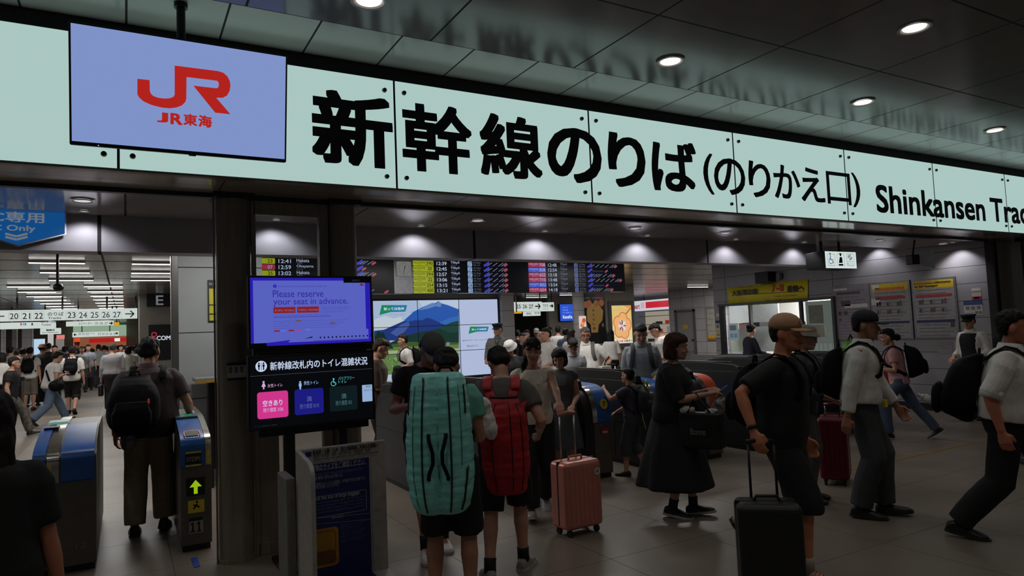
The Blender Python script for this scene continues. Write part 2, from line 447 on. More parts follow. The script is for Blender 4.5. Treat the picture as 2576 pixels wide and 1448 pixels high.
for x, l in [(-.29, 'dim round downlight above the left ticket gate passage'), (1.44, 'dim downlight seen through the glazed screen between pillars'), (3.16, 'dim downlight in the gate ceiling over the departure board clock'),
             (5.24, 'dim downlight in the gate ceiling over the red and blue train rows'), (6.74, 'dim downlight in the gate ceiling before the yellow banner'), (10.06, 'dim downlight in the gate ceiling beyond the pictogram sign'), (11.80, 'dim downlight at the wall end of the gate ceiling')]:
    downlight(x, 6.2, 2.806, .07, l, 'downlights over the gates', P_GATE, LAMP_DIM)
for i, (x, l) in enumerate([(-.3, 'over the blue sign'), (1.25, 'behind the glazed screen'), (2.72, 'above the wall clock'), (4.27, 'above the white train numbers'), (5.83, 'at the end of the departure board'), (7.44, 'near the beam joint'), (8.9, 'at the free end of the beam')]):
    downlight(x, 6.66, 2.806, .035, 'tiny recessed wall washer lighting the beam ' + l, 'wall washers along the beam', P_WASH, LAMP_DIM, size=2.2, col=(.95, .95, 1), aim=(0, .30, -1))
for x, y, l in ((11.80, 7.45, 'over the middle posters'), (11.80, 6.05, 'over the last poster')):
    downlight(x, y, 2.806 if y < 6.87 else 3.0, .035, 'tiny recessed wall washer lighting the panelled wall ' + l, 'wall washers by the panelled wall', P_WASH * 1.6, LAMP_DIM, size=1.8, col=(.95, .95, 1), aim=(.3, 0, -1))

# ---------------------------------------------------------------- fluorescent strips of the hall behind
TUBE = em((255, 252, 246), 5.0, 'tube_white')
def strip(x0, x1, y, k):
    o = MB().box(x0, x1, y - .03, y + .03, 2.965, 2.999, WHITE).box(x0 + .01, x1 - .01, y - .024, y + .024, 2.955, 2.966, TUBE).build('strip_light')
    tag(o, 'white fluorescent strip in the ceiling of the far hall', 'ceiling light', 'fluorescent strips in the far hall')
for k in range(13):
    y = 12.35 + 1.55 * k
    for x0 in ((-3.9, -1.27, .08) if k < 3 else (-4.8, -2.1, -.78)):
        strip(x0, x0 + .73, y, k)
for x0, y in ((13.9, 23.3), (16, 20.5), (14.6, 21.9), (17.2, 23.0), (5.5, 13.6), (9.5, 13.6), (16.5, 15.5), (10.5, 19.5), (17.5, 18)):
    strip(x0, x0 + 1.0, y, 0)
# area lamps without fixtures, added to even out the light behind the gates
for x, y in [(-3, 11), (-3, 15.5), (-3, 20), (-3, 25), (0, 11.5), (-.6, 15.5), (-.6, 20), (-.6, 26), (4, 9), (4.5, 13), (8.5, 9.2), (8.5, 13), (10.6, 16), (11, 21), (15, 14.5), (15.5, 20), (17.5, 17), (-2.2, 8.2), (1.2, 7.9), (5.5, 7.9), (-3, 31), (-.5, 31), (-3, 37), (0, 37)]:
    area('hall_fill', (x, y, 2.94), P_HALL, 1.2, .3, (1, .98, .95))

# ================================================================ the long lit sign
SIGN = em((170, 198, 192), 1.0, 'sign_glass')
SP = front(5.07)
ls = thing('station_sign', (5, 5.1, 2.817), 'long backlit pale green sign band with big black Japanese lettering over the gates', 'sign')
sx0, pit = -.038, 1.915
BOLT = mat('bolt_head', (64, 60, 54), .4, .6)
zb, zt = 2.817, 3.689
for k in range(-2, 8):
    x0 = sx0 + pit * k
    pnl = MB().box(x0 + .008, x0 + pit - .008, 5.07, 5.09, zb, zt, SIGN).build('panel', ls)
    MB().box(x0 - .008, x0 + .008, 5.069, 5.09, zb, zt, BLACK).build('panel_joint', ls)
    for bx in (x0 + .082, x0 + pit - .082):
        for bz in (2.905, 3.60):
            MB().cyl((bx, 5.07, bz), (bx, 5.052, bz), .019, .016, BOLT, 16).build('bolt', pnl)
MB().box(-3.9, 15.3, 5.092, 5.12, 2.81, 3.69, mat('sign_box', (26, 28, 28), .6)).build('housing', ls)
MB().box(-3.9, 15.3, 5.066, 5.125, 2.800, 2.816, STEEL_D).build('bottom_trim', ls)
lb = MB()
for ch, l, r, t, b in [('新', (784.7, 370), (988, 350), (846, 228), (955, 424)), ('幹', (1009, 280), (1185, 318), (1050, 257), (1135, 438)), ('線', (1205, 316), (1364, 434), (1232, 284), (1313, 451)),
                       ('の', (1376, 389), (1512, 392), (1443, 322), (1458, 461)), ('り', (1527, 373), (1622, 396), (1534, 331), (1557, 470)), ('ば', (1638, 413), (1748.5, 375), (1651, 348.5), (1691, 482)),
                       ('(', (1768, 428), (1797, 489), (1789, 387), (1793, 489.5)), ('の', (1795, 439), (1873, 443), (1831, 398), (1842, 490.6)), ('り', (1881, 432), (1937, 451), (1886, 403.5), (1899, 496)),
                       ('か', (1944, 436), (2012, 470), (1962, 413.7), (1979, 500)), ('え', (2015, 485), (2075.6, 508), (2036, 422), (2068, 510)), ('口', (2079, 470), (2139, 477), (2104, 433), (2130, 516)), (')', (2140, 436), (2163, 477), (2142, 434), (2149, 521))]:
    u0, v0, u1, v1 = SP.box4(l, r, t, b)
    lb.text(SP, ch, u0, v0, u1, v1, .003, INK, {'新': .03, '幹': .026, '線': .026, '(': .01, ')': .01, '口': .008}.get(ch, .025 if l[0] < 1760 else .014))
u0, v0, u1, v1 = SP.box4((2202, 485), (2477.6, 534), (2217.6, 465), (2217.6, 535))
sx, sy = lb.text(SP, 'Shinkansen', u0, v0, u1, v1, .003, INK, .022)
uu = SP.px(2488.6, 504)[0]
wv = glyph('Tracks', .022)[2]
lb.text(SP, 'Tracks', uu, v0 + .012 * sy, uu + wv[0] * sx, v0 + .012 * sy + wv[1] * sy, .003, INK, .022)
lb.build('lettering', ls)

# ================================================================ TV with the red logo
TVP = Pl((0.32, 4.60, 3.155), (1, 0, 0), (0, -math.sin(math.radians(9)), math.cos(math.radians(9))))
tv = thing('hanging_television', (.32, 4.62, 3.80), 'large flat television hung from the ceiling showing a red logo on pale blue', 'television')
q = [TVP.px(*p) for p in ((170, 54), (726, 137), (718, 404), (176, 367))]
uL = (q[0][0] + q[3][0]) / 2; uR = (q[1][0] + q[2][0]) / 2; vT = (q[0][1] + q[1][1]) / 2; vB = (q[2][1] + q[3][1]) / 2
MB().slab(TVP, uL, vB, uR, vT, -.05, 0, BLACK).build('case', tv, bevel=.006)
JB = em((126, 146, 200), 1.0, 'screen_pale_blue'); JR = em((176, 34, 28), 1.0, 'logo_red')
bz = .012
MB().rect(TVP, uL + bz, vB + .02, uR - bz, vT - bz, .002, JB).build('screen', tv)
pts = [(1042, 598), (1135, 608), (1137, 690), (1145, 712), (1165, 730), (1200, 742), (1250, 748), (1290, 745), (1315, 735), (1325, 718), (1325, 498), (1655, 540), (1695, 553), (1725, 580), (1743, 615), (1748, 650), (1742, 690), (1722, 725), (1690, 742), (1640, 742), (1748, 867), (1632, 855), (1466, 650), (1640, 670), (1655, 665), (1660, 645), (1658, 625), (1645, 613), (1415, 585), (1413, 750), (1405, 775), (1380, 800), (1340, 815), (1290, 822), (1230, 817), (1150, 797), (1090, 770), (1055, 740), (1042, 715)]
lg = MB().flat(TVP, [TVP.px(a / 3.016, b / 3.016) for a, b in pts][::-1], .004, JR)
for t_, l, r, t, b in [('J', (394.6, 300), (423, 300), (410, 283), (405, 308)), ('R', (428.5, 300), (459, 302), (440, 285), (445, 314)), ('東', (461, 302), (496, 305), (478, 287), (478, 316)), ('海', (499, 305), (533, 310), (512, 290), (520, 321))]:
    lg.text(TVP, t_, *TVP.box4(l, r, t, b), .004, JR, .035)
lg.build('logo', tv)
pc = TVP.P((uL + uR) / 2 - .02, vT - .1, -.07)
mb = MB(); mb.cyl((pc[0], pc[1], pc[2]), (pc[0], pc[1], 3.799), .026, .026, BLACK, 14); mb.cyl((pc[0], pc[1], 3.77), (pc[0], pc[1], 3.80), .04, .04, BLACK, 18); mb.build('ceiling_pole', tv)
MB().slab(TVP, (uL + uR) / 2 - .2, (vB + vT) / 2 - .15, (uL + uR) / 2 + .2, vT - .05, -.09, -.05, DARK).build('wall_bracket', tv)
MB().slab(TVP, (uL + uR) / 2 + .02, vB - .008, (uL + uR) / 2 + .06, vB, -.03, -.005, BLACK).build('sensor', tv)
MB().disc(TVP, uL + .145, vB + .006, .003, .002, em((120, 150, 255), 2.0)).build('power_light', tv)

# ================================================================ stacked information screens
P2 = front(5.20)
def scr(name, c4, label, depth=.05, rim=.016):
    q = [P2.px(*p) for p in c4]
    u0, u1 = (q[0][0] + q[3][0]) / 2, (q[1][0] + q[2][0]) / 2; v1, v0 = (q[0][1] + q[1][1]) / 2, (q[2][1] + q[3][1]) / 2
    t = thing(name, P2.P((u0 + u1) / 2, v0, -.03), label, 'screen')
    MB().slab(P2, u0 - rim, v0 - rim, u1 + rim, v1 + rim, -depth, 0, BLACK).build('case', t, bevel=.005)
    return t, u0, v0, u1, v1
t, u0, v0, u1, v1 = scr('information_screen', ((628, 697), (933, 700), (931, 861), (632, 869)), 'wide screen with a purple notice asking passengers to reserve seats')
f = lambda a, b: (u0 + (u1 - u0) * a, v1 - (v1 - v0) * b)      # picture fractions
PB = em((44, 30, 190), .8, 'screen_deep_blue'); PL_ = em((94, 104, 204), .85, 'screen_lilac'); PT = em((58, 48, 170), .8, 'screen_violet_text'); PR = em((150, 34, 32), .8, 'screen_red_box'); PW_ = em((126, 130, 200), .8); PO = em((120, 84, 60), .8)
PM = em((74, 78, 178), .85)
MB().rect(P2, u0, v0, u1, v1, .001, PB).build('screen', t)
s = MB()
s.rect(P2, *f(.022, .96), *f(.975, .042), .002, PL_)
s.flat(P2, [f(.12, .96), f(.29, .96), f(.31, .925), f(.12, .955)], .003, PB)
s.rect(P2, *f(.955, .80), *f(.995, .06), .003, PB); s.rect(P2, *f(.0, 1.0), *f(.12, .955), .003, BLACK); s.rect(P2, *f(.765, .075), *f(1.0, .0), .004, BLACK)
s.text(P2, 'HDMI 2', *f(.84, .055), *f(.91, .025), .005, em((50, 50, 60), 1))
s.disc(P2, *f(.193, .125), .013, .003, PB); s.text(P2, 'i', *f(.19, .14), *f(.196, .11), .004, PL_)
s.text(P2, 'Information about the Tokaido and Sanyo Shinkansen (Bullet Train)', *f(.215, .145), *f(.62, .115), .003, PT)
s.text(P2, 'Please reserve', *f(.175, .29), *f(.59, .185), .003, PT, .004); s.text(P2, 'your seat in advance.', *f(.178, .43), *f(.80, .305), .003, PT, .004)
s.rect(P2, *f(.178, .525), *f(.355, .435), .003, PR); s.rect(P2, *f(.368, .525), *f(.548, .435), .003, PR)
s.text(P2, '8.7.(Fri) - 8.16.(Sun)', *f(.19, .505), *f(.345, .47), .004, PW_); s.text(P2, '9.18.(Fri) - 9.23.(Wed)', *f(.378, .505), *f(.54, .47), .004, PW_)
for k, tx in enumerate(('“Nozomi” trains use all reserved', 'seating due to predicted', 'congestion during this period.')):
    s.text(P2, tx, *f(.57, .465 + .035 * k), *f(.82 - .03 * k, .435 + .035 * k), .003, PM)
s.text(P2, 'Information about Reductions of Non-reserved Seats', *f(.178, .575), *f(.63, .55), .003, PM); s.rect(P2, *f(.178, .59), *f(.65, .584), .003, PT)
for k in range(5):
    s.text(P2, ('During the above period, all reserved seats are used on this train', 'in any station, non-reserved seats and ordinary cars are not offered daily', 'Please purchase a reserved seat ticket before boarding this train', 'unreserved tickets may not be used at the gate for this service', '')[k] or 'x', *f(.178, .66 + .035 * k), *f(.8 - .04 * k, .635 + .035 * k), .003, PM) if k < 4 else None
for a0, b0, c in ((.355, .635, PO), (.64, .685, PO), (.18, .775, PR), (.232, .775, em((88, 110, 225), 1)), (.295, .775, PR), (.352, .775, em((160, 70, 160), .9)), (.43, .77, em((88, 110, 225), 1))):
    s.rect(P2, *f(a0, b0 + .022), *f(a0 + .045, b0), .0035, c)
for k in range(14):
    s.rect(P2, *f(.55 + .034 * k, .92), *f(.562 + .034 * k, .895), .003, em((14, 12, 50), .8))
s.flat(P2, [f(.42, .915), f(.49, .885), f(.49, .905)], .003, em((14, 12, 50), .8))
s.rect(P2, *f(.5, .955), *f(.99, .948), .003, PT)
for l, r_, t_, b_, ch in ((.905, .922, .085, .125, 'J'), (.922, .945, .085, .125, 'R')):
    s.text(P2, ch, *f(l, b_), *f(r_, t_), .004, em((120, 30, 80), .9), .03)
s.build('picture', t)
MB().slab(P2, .80, v0 - .06, 1.68, v0 - .018, -.06, -.02, BLACK).build('bracket', t)
info_t = t
t, u0, v0, u1, v1 = scr('toilet_status_screen', ((628, 899), (938, 886), (936, 1050), (632, 1078)), 'black screen listing toilet crowding with pink, blue and dark squares')
f = lambda a, b: (u0 + (u1 - u0) * a, v1 - (v1 - v0) * b)
MB().rect(P2, u0, v0, u1, v1, .001, em((5, 6, 9), 1.0)).build('screen', t)
s = MB()
TW = em((198, 212, 238), .95, 'screen_white'); KP = em((206, 52, 138), 1.0); KB = em((26, 26, 126), 1.0); KT = em((12, 26, 30), 1.0); LT = em((214, 170, 214), .95); LB = em((150, 180, 230), .95); LC = em((84, 190, 190), .95); GB = em((84, 96, 150), .9); GT = em((66, 104, 108), .9)
# header
cu, cv = P2.px(657, 921); s.disc(P2, cu, cv, .040, .002, TW)
for dx in (-.016, .016):
    s.disc(P2, cu + dx, cv + .022, .006, .003, INK); s.rect(P2, cu + dx - .007, cv - .004, cu + dx + .007, cv + .014, .003, INK); s.rect(P2, cu + dx - .004, cv - .026, cu + dx + .004, cv - .002, .003, INK)
s.rect(P2, cu - .0015, cv - .028, cu + .0015, cv + .028, .003, INK)
def tb(txt, x0, y0, x1, y1, m, bold=0.0, d=.003):
    a, b = P2.px(x0, (y0 + y1) / 2), P2.px(x1, (y0 + y1) / 2); c, e = P2.px((x0 + x1) / 2, y0), P2.px((x0 + x1) / 2, y1)
    s.text(P2, txt, a[0], e[1], b[0], c[1], d, m, bold)
tb('新幹線改札内のトイレ混雑状況', 679, 903, 924, 924, TW, .012)
qq = P2.px(630, 946), P2.px(937, 926); s.rect(P2, u0, qq[1][1] - .002, u1, qq[1][1], .002, em((90, 100, 120), .7))
for x, m, kind in ((663, LT, 'f'), (755, LB, 'm')):
    cu, cv = P2.px(x, 968)
    s.disc(P2, cu, cv + .022, .0075, .003, m)
    if kind == 'f': s.flat(P2, [(cu - .006, cv + .013), (cu - .015, cv - .012), (cu + .015, cv - .012), (cu + .006, cv + .013)], .003, m); s.rect(P2, cu - .005, cv - .030, cu + .005, cv - .012, .003, m)
    else: s.rect(P2, cu - .010, cv - .012, cu + .010, cv + .013, .003, m); s.rect(P2, cu - .006, cv - .032, cu + .006, cv - .012, .003, m)
cu, cv = P2.px(839, 960); s.disc(P2, cu, cv + .022, .007, .003, LC); s.line(P2, (cu, cv + .014), (cu + .002, cv - .006), .008, .003, LC); s.line(P2, (cu, cv - .006), (cu + .015, cv - .006), .006, .003, LC); s.line(P2, (cu + .015, cv - .006), (cu + .018, cv - .022), .006, .003, LC)
for k in range(9):
    a0, a1 = math.radians(100 + 26 * k), math.radians(126 + 26 * k)
    s.line(P2, (cu - .002 + .018 * math.cos(a0), cv - .012 + .018 * math.sin(a0)), (cu - .002 + .018 * math.cos(a1), cv - .012 + .018 * math.sin(a1)), .005, .003, LC)
tb('女性トイレ', 673, 964, 711, 973, LT); tb('男性トイレ', 764, 957, 801, 967, LB); tb('バリアフリー', 851, 946, 891, 955, LC); tb('トイレ', 851, 956, 872, 963, LC)
for c4, m in (((647, 984, 725, 1051), KP), ((741, 977, 814, 1041), KB), ((829, 970, 899, 1032), KT)):
    a0, b0, a1, b1 = P2.box(*c4); s.rrect(P2, a0, b0 + .0, a1, b1, .018, .002, m)
tb('空きあり', 661, 1005, 710, 1020, TW, .012); tb('残り個室 3/26', 662, 1024, 712, 1035, LT, .006)
tb('満', 771, 996, 784, 1009, GB, .01); tb('残り個室 0/10', 754, 1014, 802, 1026, GB, .004)
tb('満', 858, 989, 871, 1002, GT, .01); tb('残り個室 0/2', 844, 1006, 885, 1018, GT, .004)
a0, b0, a1, b1 = P2.box(911, 967, 940, 1009); s.rrect(P2, a0, b0, min(a1, u1 - .004), b1, .004, .002, em((150, 178, 220), .9)); tb('便利帳', 920, 969, 932, 974, INK); tb('空室状況はこちら', 916, 978, 936, 983, em((60, 80, 120), .8))
s.text(P2, 'トイレ状況のご案内', *f(.03, .975), *f(.2, .962), .003, em((60, 66, 80), .8))
s.build('picture', t)
# floor stand carrying both screens
st = thing('screen_stand', (1.24, 5.3, 0), 'black metal floor stand holding the two stacked screens before the pillars', 'stand')
MB().box(1.03, 1.09, 5.26, 5.32, .02, 2.1, BLACK).build('post', st); MB().box(1.42, 1.48, 5.26, 5.32, .02, 2.1, BLACK).build('post', st)
MB().box(.84, 1.66, 5.28, 5.33, .95, 1.60, BLACK).build('back_panel', st)
MB().box(.95, 1.6, 5.05, 5.5, 0, .03, BLACK).build('base', st, bevel=.006)
# ================================================================ departure board
DB = front(11.0)
BK = em((7, 8, 12), 1.0, 'board_black'); BW = em((176, 186, 216), .9, 'board_white'); BG = em((116, 122, 140), .8, 'board_grey'); BY = em((146, 156, 30), 1.0, 'board_yellow'); BR = em((156, 44, 66), 1.0, 'board_red'); BB = em((58, 84, 190), 1.0, 'board_blue'); BV = em((62, 66, 180), .9, 'board_violet'); BO = em((46, 54, 10), .8, 'board_olive_text'); BP = em((146, 176, 214), 1.0, 'board_platform'); BRD = em((170, 70, 84), .9); BDV = em((38, 38, 130), .8); BT = em((150, 160, 214), .9)
u_l = DB.px(640, 690)[0]; u_r = DB.px(1571, 690)[0]
vt = DB.px(990, 641)[1]; vb = DB.px(990, 738)[1]
db = thing('departure_board', DB.P((u_l + u_r) / 2, vb), 'wide black train departure board with yellow, red and blue train rows under the beam', 'departure board')
MB().slab(DB, u_l, vb, DB.px(990, 690)[0], vt, -.18, 0, BK).slab(DB, DB.px(1038, 690)[0], vb, u_r, vt, -.18, 0, BK).build('case', db)
MB().slab(DB, DB.px(990, 690)[0], vb - .005, DB.px(1038, 690)[0], vt, -.18, .012, mat('silver_panel', (150, 150, 156), .35, .5)).build('clock_panel', db, bevel=.004)
MB().box(1.6, 1.68, 11.05, 11.15, vt, 3.0, DARK).box(5.2, 5.28, 11.05, 11.15, vt, 3.0, DARK).box(8.5, 8.58, 11.05, 11.15, vt, 3.0, DARK).build('hanger', db)
hb = MB().rect(DB, u_l, DB.px(1100, 654.5)[1], DB.px(989, 690)[0], vt, .001, em((16, 18, 26), 1)).rect(DB, DB.px(1039, 690)[0], DB.px(1100, 655)[1], u_r, vt, .001, em((16, 18, 26), 1)); hb.build('header_strip', db)
V = lambda y, x=1080: DB.px(x, y)[1]
def X(x): return DB.px(x, 690)[0]
rows = [V(655.1 + 13.72 * i) for i in range(7)]
rp = rows[0] - rows[1]
def put(b, tx, x0, x1, i, a0, a1, m, bold=0.0, d=.003):
    """text between columns x0 and x1, in row i, between fractions a0 (top) and a1 of the row's height"""
    t = rows[0] - rp * i
    b.text(DB, tx, X(x0), t - rp * a1, X(x1), t - rp * a0, d, m, bold)
def stops(b, i, x, xs, xe, red):
    t = rows[0] - rp * i; s_ = (X(1200) - X(1186)) / 14
    def bar(xa, L, w, m):
        a = (X(xa), t - rp * .86); b.line(DB, a, (a[0] + L * s_ * .86, a[1] + L * s_ * .5), w * s_, .003, m)
    bar(x, 16, 5, BV)
    for q in xs: bar(q, 15, 1.6, BG)
    bar(red, 10, 4.2, BRD)
    b.rect(DB, X(x), t - rp * .93, X(xe), t - rp * .90, .0025, BDV)
b = MB()
for x0, x1, tx in ((1049, 1061, 'Train'), (1073, 1090, 'Train No.'), (1107, 1116, 'Time'), (1135, 1158, 'Destination'), (1178, 1188, 'Track'), (1193, 1216, 'Non-reserved'), (1267, 1277, 'Stops'), (1339, 1348, 'Train'), (1357, 1372, 'Train No.'), (1386, 1394, 'Time'), (1409, 1429, 'Destination'), (1447, 1454, 'Track'), (1458, 1478, 'Non-reserved'), (1521, 1529, 'Stops')):
    b.text(DB, tx, X(x0), V(653.5), X(x1), V(649.5), .003, BG)
for i, (no, tm, tr) in enumerate((('390', '12:39', '27'), ('20', '12:45', '27'), ('394', '12:57', '27'), ('22', '13:06', '27'), ('254', '13:15', '26'), ('400', '13:21', '25'))):
    t = rows[0] - rp * i
    b.rrect(DB, X(1039.3), t - rp * .97, X(1091.3), t - rp * .03, .015, .002, BY)
    put(b, 'NOZOMI', 1041, 1069.5, i, .18, .58, BO); put(b, 'のぞみ', 1050, 1060, i, .68, .84, BO)
    put(b, no, *((1072.5, 1089.5) if len(no) == 3 else (1076, 1087)), i, .18, .78, BO, .012)
    put(b, tm, 1099, 1124, i, .18, .82, BW, .012); put(b, 'Tōkyō', 1134.5, 1156.5, i, .05, .62, BW, .004); put(b, '东京 도쿄', 1135, 1149, i, .7, .88, BG)
    b.rrect(DB, X(1177), t - rp * .95, X(1188), t - rp * .06, .01, .002, BP); put(b, tr, 1178.5, 1186.8, i, .16, .84, em((20, 26, 60), .6), .01)
    put(b, '16 Cars', 1192, 1209.5, i, .1, .42, BG); put(b, 'No.1,2', 1191.5, 1207.5, i, .58, .88, BG)
    stops(b, i, 1218, (1226, 1240, 1254.5, 1262), 1268, 1269)
for i, (nm, jp, no, tm, tr, m, mt, cars, xs, red) in enumerate((
        ('HIKARI', 'ひかり', '708', '12:48', '25', BR, BT, 'No.1-5', (1486, 1498, 1510, 1522, 1534, 1540), 1546), ('KODAMA', 'こだま', '828', '12:54', '26', BB, BT, 'No.1-6,15,16', (), 1522), ('HIKARI', 'ひかり', '652', '13:18', '23', BR, BT, 'No.1-5', (1485, 1492, 1498, 1504, 1516, 1528, 1534), 1540),
        ('HIKARI', 'ひかり', '710', '13:48', '25', BR, BT, 'No.1-5', (1486, 1498, 1510, 1522, 1534, 1546, 1551), 1557), ('KODAMA', 'こだま', '832', '13:54', '26', BB, BT, 'No.1-6,15,16', (), 1522), ('HIKARI', 'ひかり', '654', '14:18', '23', BR, BT, 'No.1-5', (1485, 1492, 1498, 1504, 1516, 1522, 1528), 1534))):
    k = i + .37 - .05 * i   # the right half runs slightly lower in the view because the board recedes; rows are level in the place
    t = rows[0] - rp * i
    b.rect(DB, X(1329.5), t - rp * .95, X(1373.3), t - rp * .05, .002, m)
    put(b, nm, 1331.5, 1354, i, .14, .56, mt); put(b, jp, 1338, 1347, i, .66, .82, mt)
    put(b, no, 1357, 1372, i, .16, .78, mt, .012); put(b, tm, 1379.5, 1400.5, i, .16, .82, BW, .004); put(b, 'Tōkyō', 1409.5, 1427, i, .05, .6, BG, .003); put(b, '东京 도쿄', 1410, 1421, i, .7, .88, BG)
    b.rrect(DB, X(1445), t - rp * .95, X(1454), t - rp * .06, .01, .002, em((96, 108, 150), .9)); put(b, tr, 1446, 1452.7, i, .16, .84, em((20, 26, 60), .6), .01)
    put(b, '16 Cars', 1457.5, 1472, i, .1, .42, BG); put(b, cars, 1457, 1472, i, .58, .86, BG)
    stops(b, i, 1479, xs, red + 4, red)
    if not xs: put(b, 'Stops at all stations', 1491, 1518, i, .52, .74, BG)
for i, (no, tm, de, jp, m) in enumerate((('23', '12:41', 'Hakata', '博多', BY), ('07', '12:59', 'Okayama', '岡山 오카야마', BR), ('25', '13:02', 'Hakata', '博多', BY), ('29', '13:08', 'Hakata', '博多', BY), ('31', '13:16', 'Hiroshima', '広島', BY), ('33', '13:24', 'Hakata', '博多', BY))):
    t = rows[0] - rp * i
    b.rrect(DB, X(655), t - rp * .95, X(692.5), t - rp * .05, .015, .002, m)
    put(b, no, 673.5, 686, i, .2, .78, BO if m is BY else BT, .012); put(b, tm, 701, 732.5, i, .16, .82, BW, .012)
    put(b, de, 746.5, *((789,) if de == 'Okayama' else (778.5,)), i, .05, .62, BW, .004); put(b, jp, 747, 762, i, .7, .9, BG)
    b.rrect(DB, X(799.5), t - rp * .95, X(812), t - rp * .06, .01, .002, BP)
    if i not in (3, 4): stops(b, i, 897, (905, 912, 925) if i != 1 else (), 934 if i != 1 else 916, (936 if i < 3 else 966) if i != 1 else 911)
b.build('train_listing', db)
ck = thing('wall_clock', DB.P(X(1013), vb + .2), 'square white station clock on the silver panel of the departure board', 'clock')
cu, cv = DB.px(1014, 676.5); h = .125
MB().slab(DB, cu - h, cv - h, cu + h, cv + h, .012, .06, em((120, 120, 116), .8, 'clock_white')).build('face', ck, bevel=.01)
hb = MB()
for k in range(12):
    a = math.radians(30 * k); hb.text(DB, str(12 if k == 0 else k), cu + .095 * math.sin(a) - .012, cv + .095 * math.cos(a) - .011, cu + .095 * math.sin(a) + .012, cv + .095 * math.cos(a) + .011, .062, INK, mode='c')
hb.build('numeral_ring', ck)
MB().line(DB, (cu, cv), (cu + .018, cv + .055), .012, .064, INK).build('hour_hand', ck)
MB().line(DB, (cu, cv), (cu - .014, cv - .085), .008, .066, INK).build('minute_hand', ck)

# ================================================================ video wall
VW = front(16.0)
c0 = VW.px(938, 756); c1 = VW.px(1251, 752)
u0, u1, v1 = c0[0], c1[0], (c0[1] + c1[1]) / 2
v0 = (VW.px(968, 960)[1] + VW.px(1225, 941)[1]) / 2
vw = thing('video_wall', VW.P((u0 + u1) / 2, v0), 'large screen wall of nine displays showing a blue mountain landscape', 'video wall')
MB().slab(VW, u0 - .04, v0 - .04, u1 + .04, v1 + .04, -.11, -.01, BLACK).build('frame', vw)
PXV = lambda x, y: VW.px(900 + x / 3.68, 620 + y / 3.68)
def sky(x): return em(x, 1.0)
du, dv = (u1 - u0) / 3, (v1 - v0) / 3
for i in range(3):
    for j in range(3):
        MB().slab(VW, u0 + du * i + .004, v0 + dv * j + .004, u0 + du * (i + 1) - .004, v0 + dv * (j + 1) - .004, -.01, 0, em((150, 166, 196), 1.0)).build('screen_panel', vw)
pic = MB()
um = u0 + du * 2 - .006
def pg(pts, d, rgb, s_=1.0):
    pic.flat(VW, [(min(max(a, u0 + .006), um), min(max(b_, v0 + .006), v1 - .006)) for a, b_ in (PXV(*p) for p in pts)][::-1], d, em(rgb, s_))
pg([(130, 480), (935, 480), (935, 740), (130, 760)], .002, (160, 178, 206))
pg([(560, 480), (935, 480), (935, 620), (600, 560)], .0022, (176, 192, 216))
pg([(500, 600), (930, 600), (930, 760), (500, 760)], .0024, (104, 150, 200))
pg([(140, 680), (250, 640), (330, 665), (400, 650), (420, 690), (300, 760), (140, 770)], .0026, (186, 198, 206))
pg([(410, 760), (430, 680), (520, 600), (600, 560), (690, 520), (715, 525), (745, 503), (775, 525), (830, 540), (935, 580), (935, 760)], .003, (38, 84, 164))
pg([(560, 590), (640, 545), (690, 520), (720, 535), (745, 506), (775, 527), (765, 560), (720, 550), (650, 575)], .0032, (92, 126, 180))
pg([(760, 700), (850, 660), (935, 640), (935, 770), (760, 770)], .0034, (50, 100, 170))
pg([(150, 780), (240, 770), (330, 730), (420, 690), (480, 690), (530, 680), (600, 680), (640, 657), (690, 670), (770, 710), (830, 730), (880, 770), (880, 860), (150, 870)], .0036, (30, 52, 118))
pg([(300, 800), (400, 720), (470, 690), (480, 730), (430, 790), (360, 830)], .0038, (62, 84, 148))
pg([(620, 830), (700, 770), (800, 730), (870, 700), (935, 685), (935, 890), (480, 890)], .004, (30, 62, 58))
pg([(300, 890), (420, 830), (540, 800), (640, 780), (760, 760), (850, 800), (935, 790), (935, 920), (300, 920)], .0044, (22, 50, 44))
pg([(300, 905), (500, 880), (700, 890), (935, 885), (935, 950), (300, 950)], .0046, (58, 84, 44))
pg([(130, 930), (330, 930), (935, 905), (935, 1010), (130, 1010)], .0048, (96, 116, 60))
pg([(130, 970), (935, 940), (935, 1040), (130, 1040)], .005, (150, 164, 130))
pg([(130, 1000), (935, 985), (935, 1180), (560, 1200), (130, 1180)], .0052, (88, 122, 66))
pg([(140, 790), (165, 830), (185, 775), (215, 800), (240, 790), (262, 850), (290, 870), (330, 945), (135, 945)], .0056, (14, 44, 36))
rnd = random.Random(3)
for k in range(220):
    x, y = rnd.uniform(150, 930), rnd.uniform(1010, 1175); w = rnd.uniform(4, 10); g = rnd.random()
    pg([(x - w, y), (x, y - w * .8), (x + w, y), (x, y + w * .8)], .0058, (int(84 + 110 * g), int(118 + 80 * g), int(60 + 100 * g)) if k % 3 else (50, 84, 40))
pg([(820, 885), (850, 885), (850, 915), (820, 915)], .006, (120, 126, 134))
pg([(130, 1190), (420, 1180), (935, 1170), (935, 1260), (130, 1260)], .0062, (168, 184, 206))
def logo(b, x0, y0, sc, d):
    q = lambda x, y: PXV(x0 + x * sc, y0 + y * sc)
    b.flat(VW, [q(20, 0), q(120, 0), q(100, 65), q(0, 92)][::-1], d, em((24, 128, 92), 1)); b.flat(VW, [q(120, 0), q(256, 0), q(240, 60), q(100, 65)][::-1], d, em((34, 118, 150), 1))
    a, c = q(40, 50), q(225, 18)
    b.text(VW, '知ってほ信州', a[0], a[1], c[0], c[1], d + .001, em((220, 232, 232), 1), .012)
    a, c = q(92, 94), q(236, 82); b.text(VW, 'Get to know nagano!', a[0], a[1], c[0], c[1], d + .001, em((96, 110, 120), 1))
logo(pic, 200, 541, 1.0, .0066)
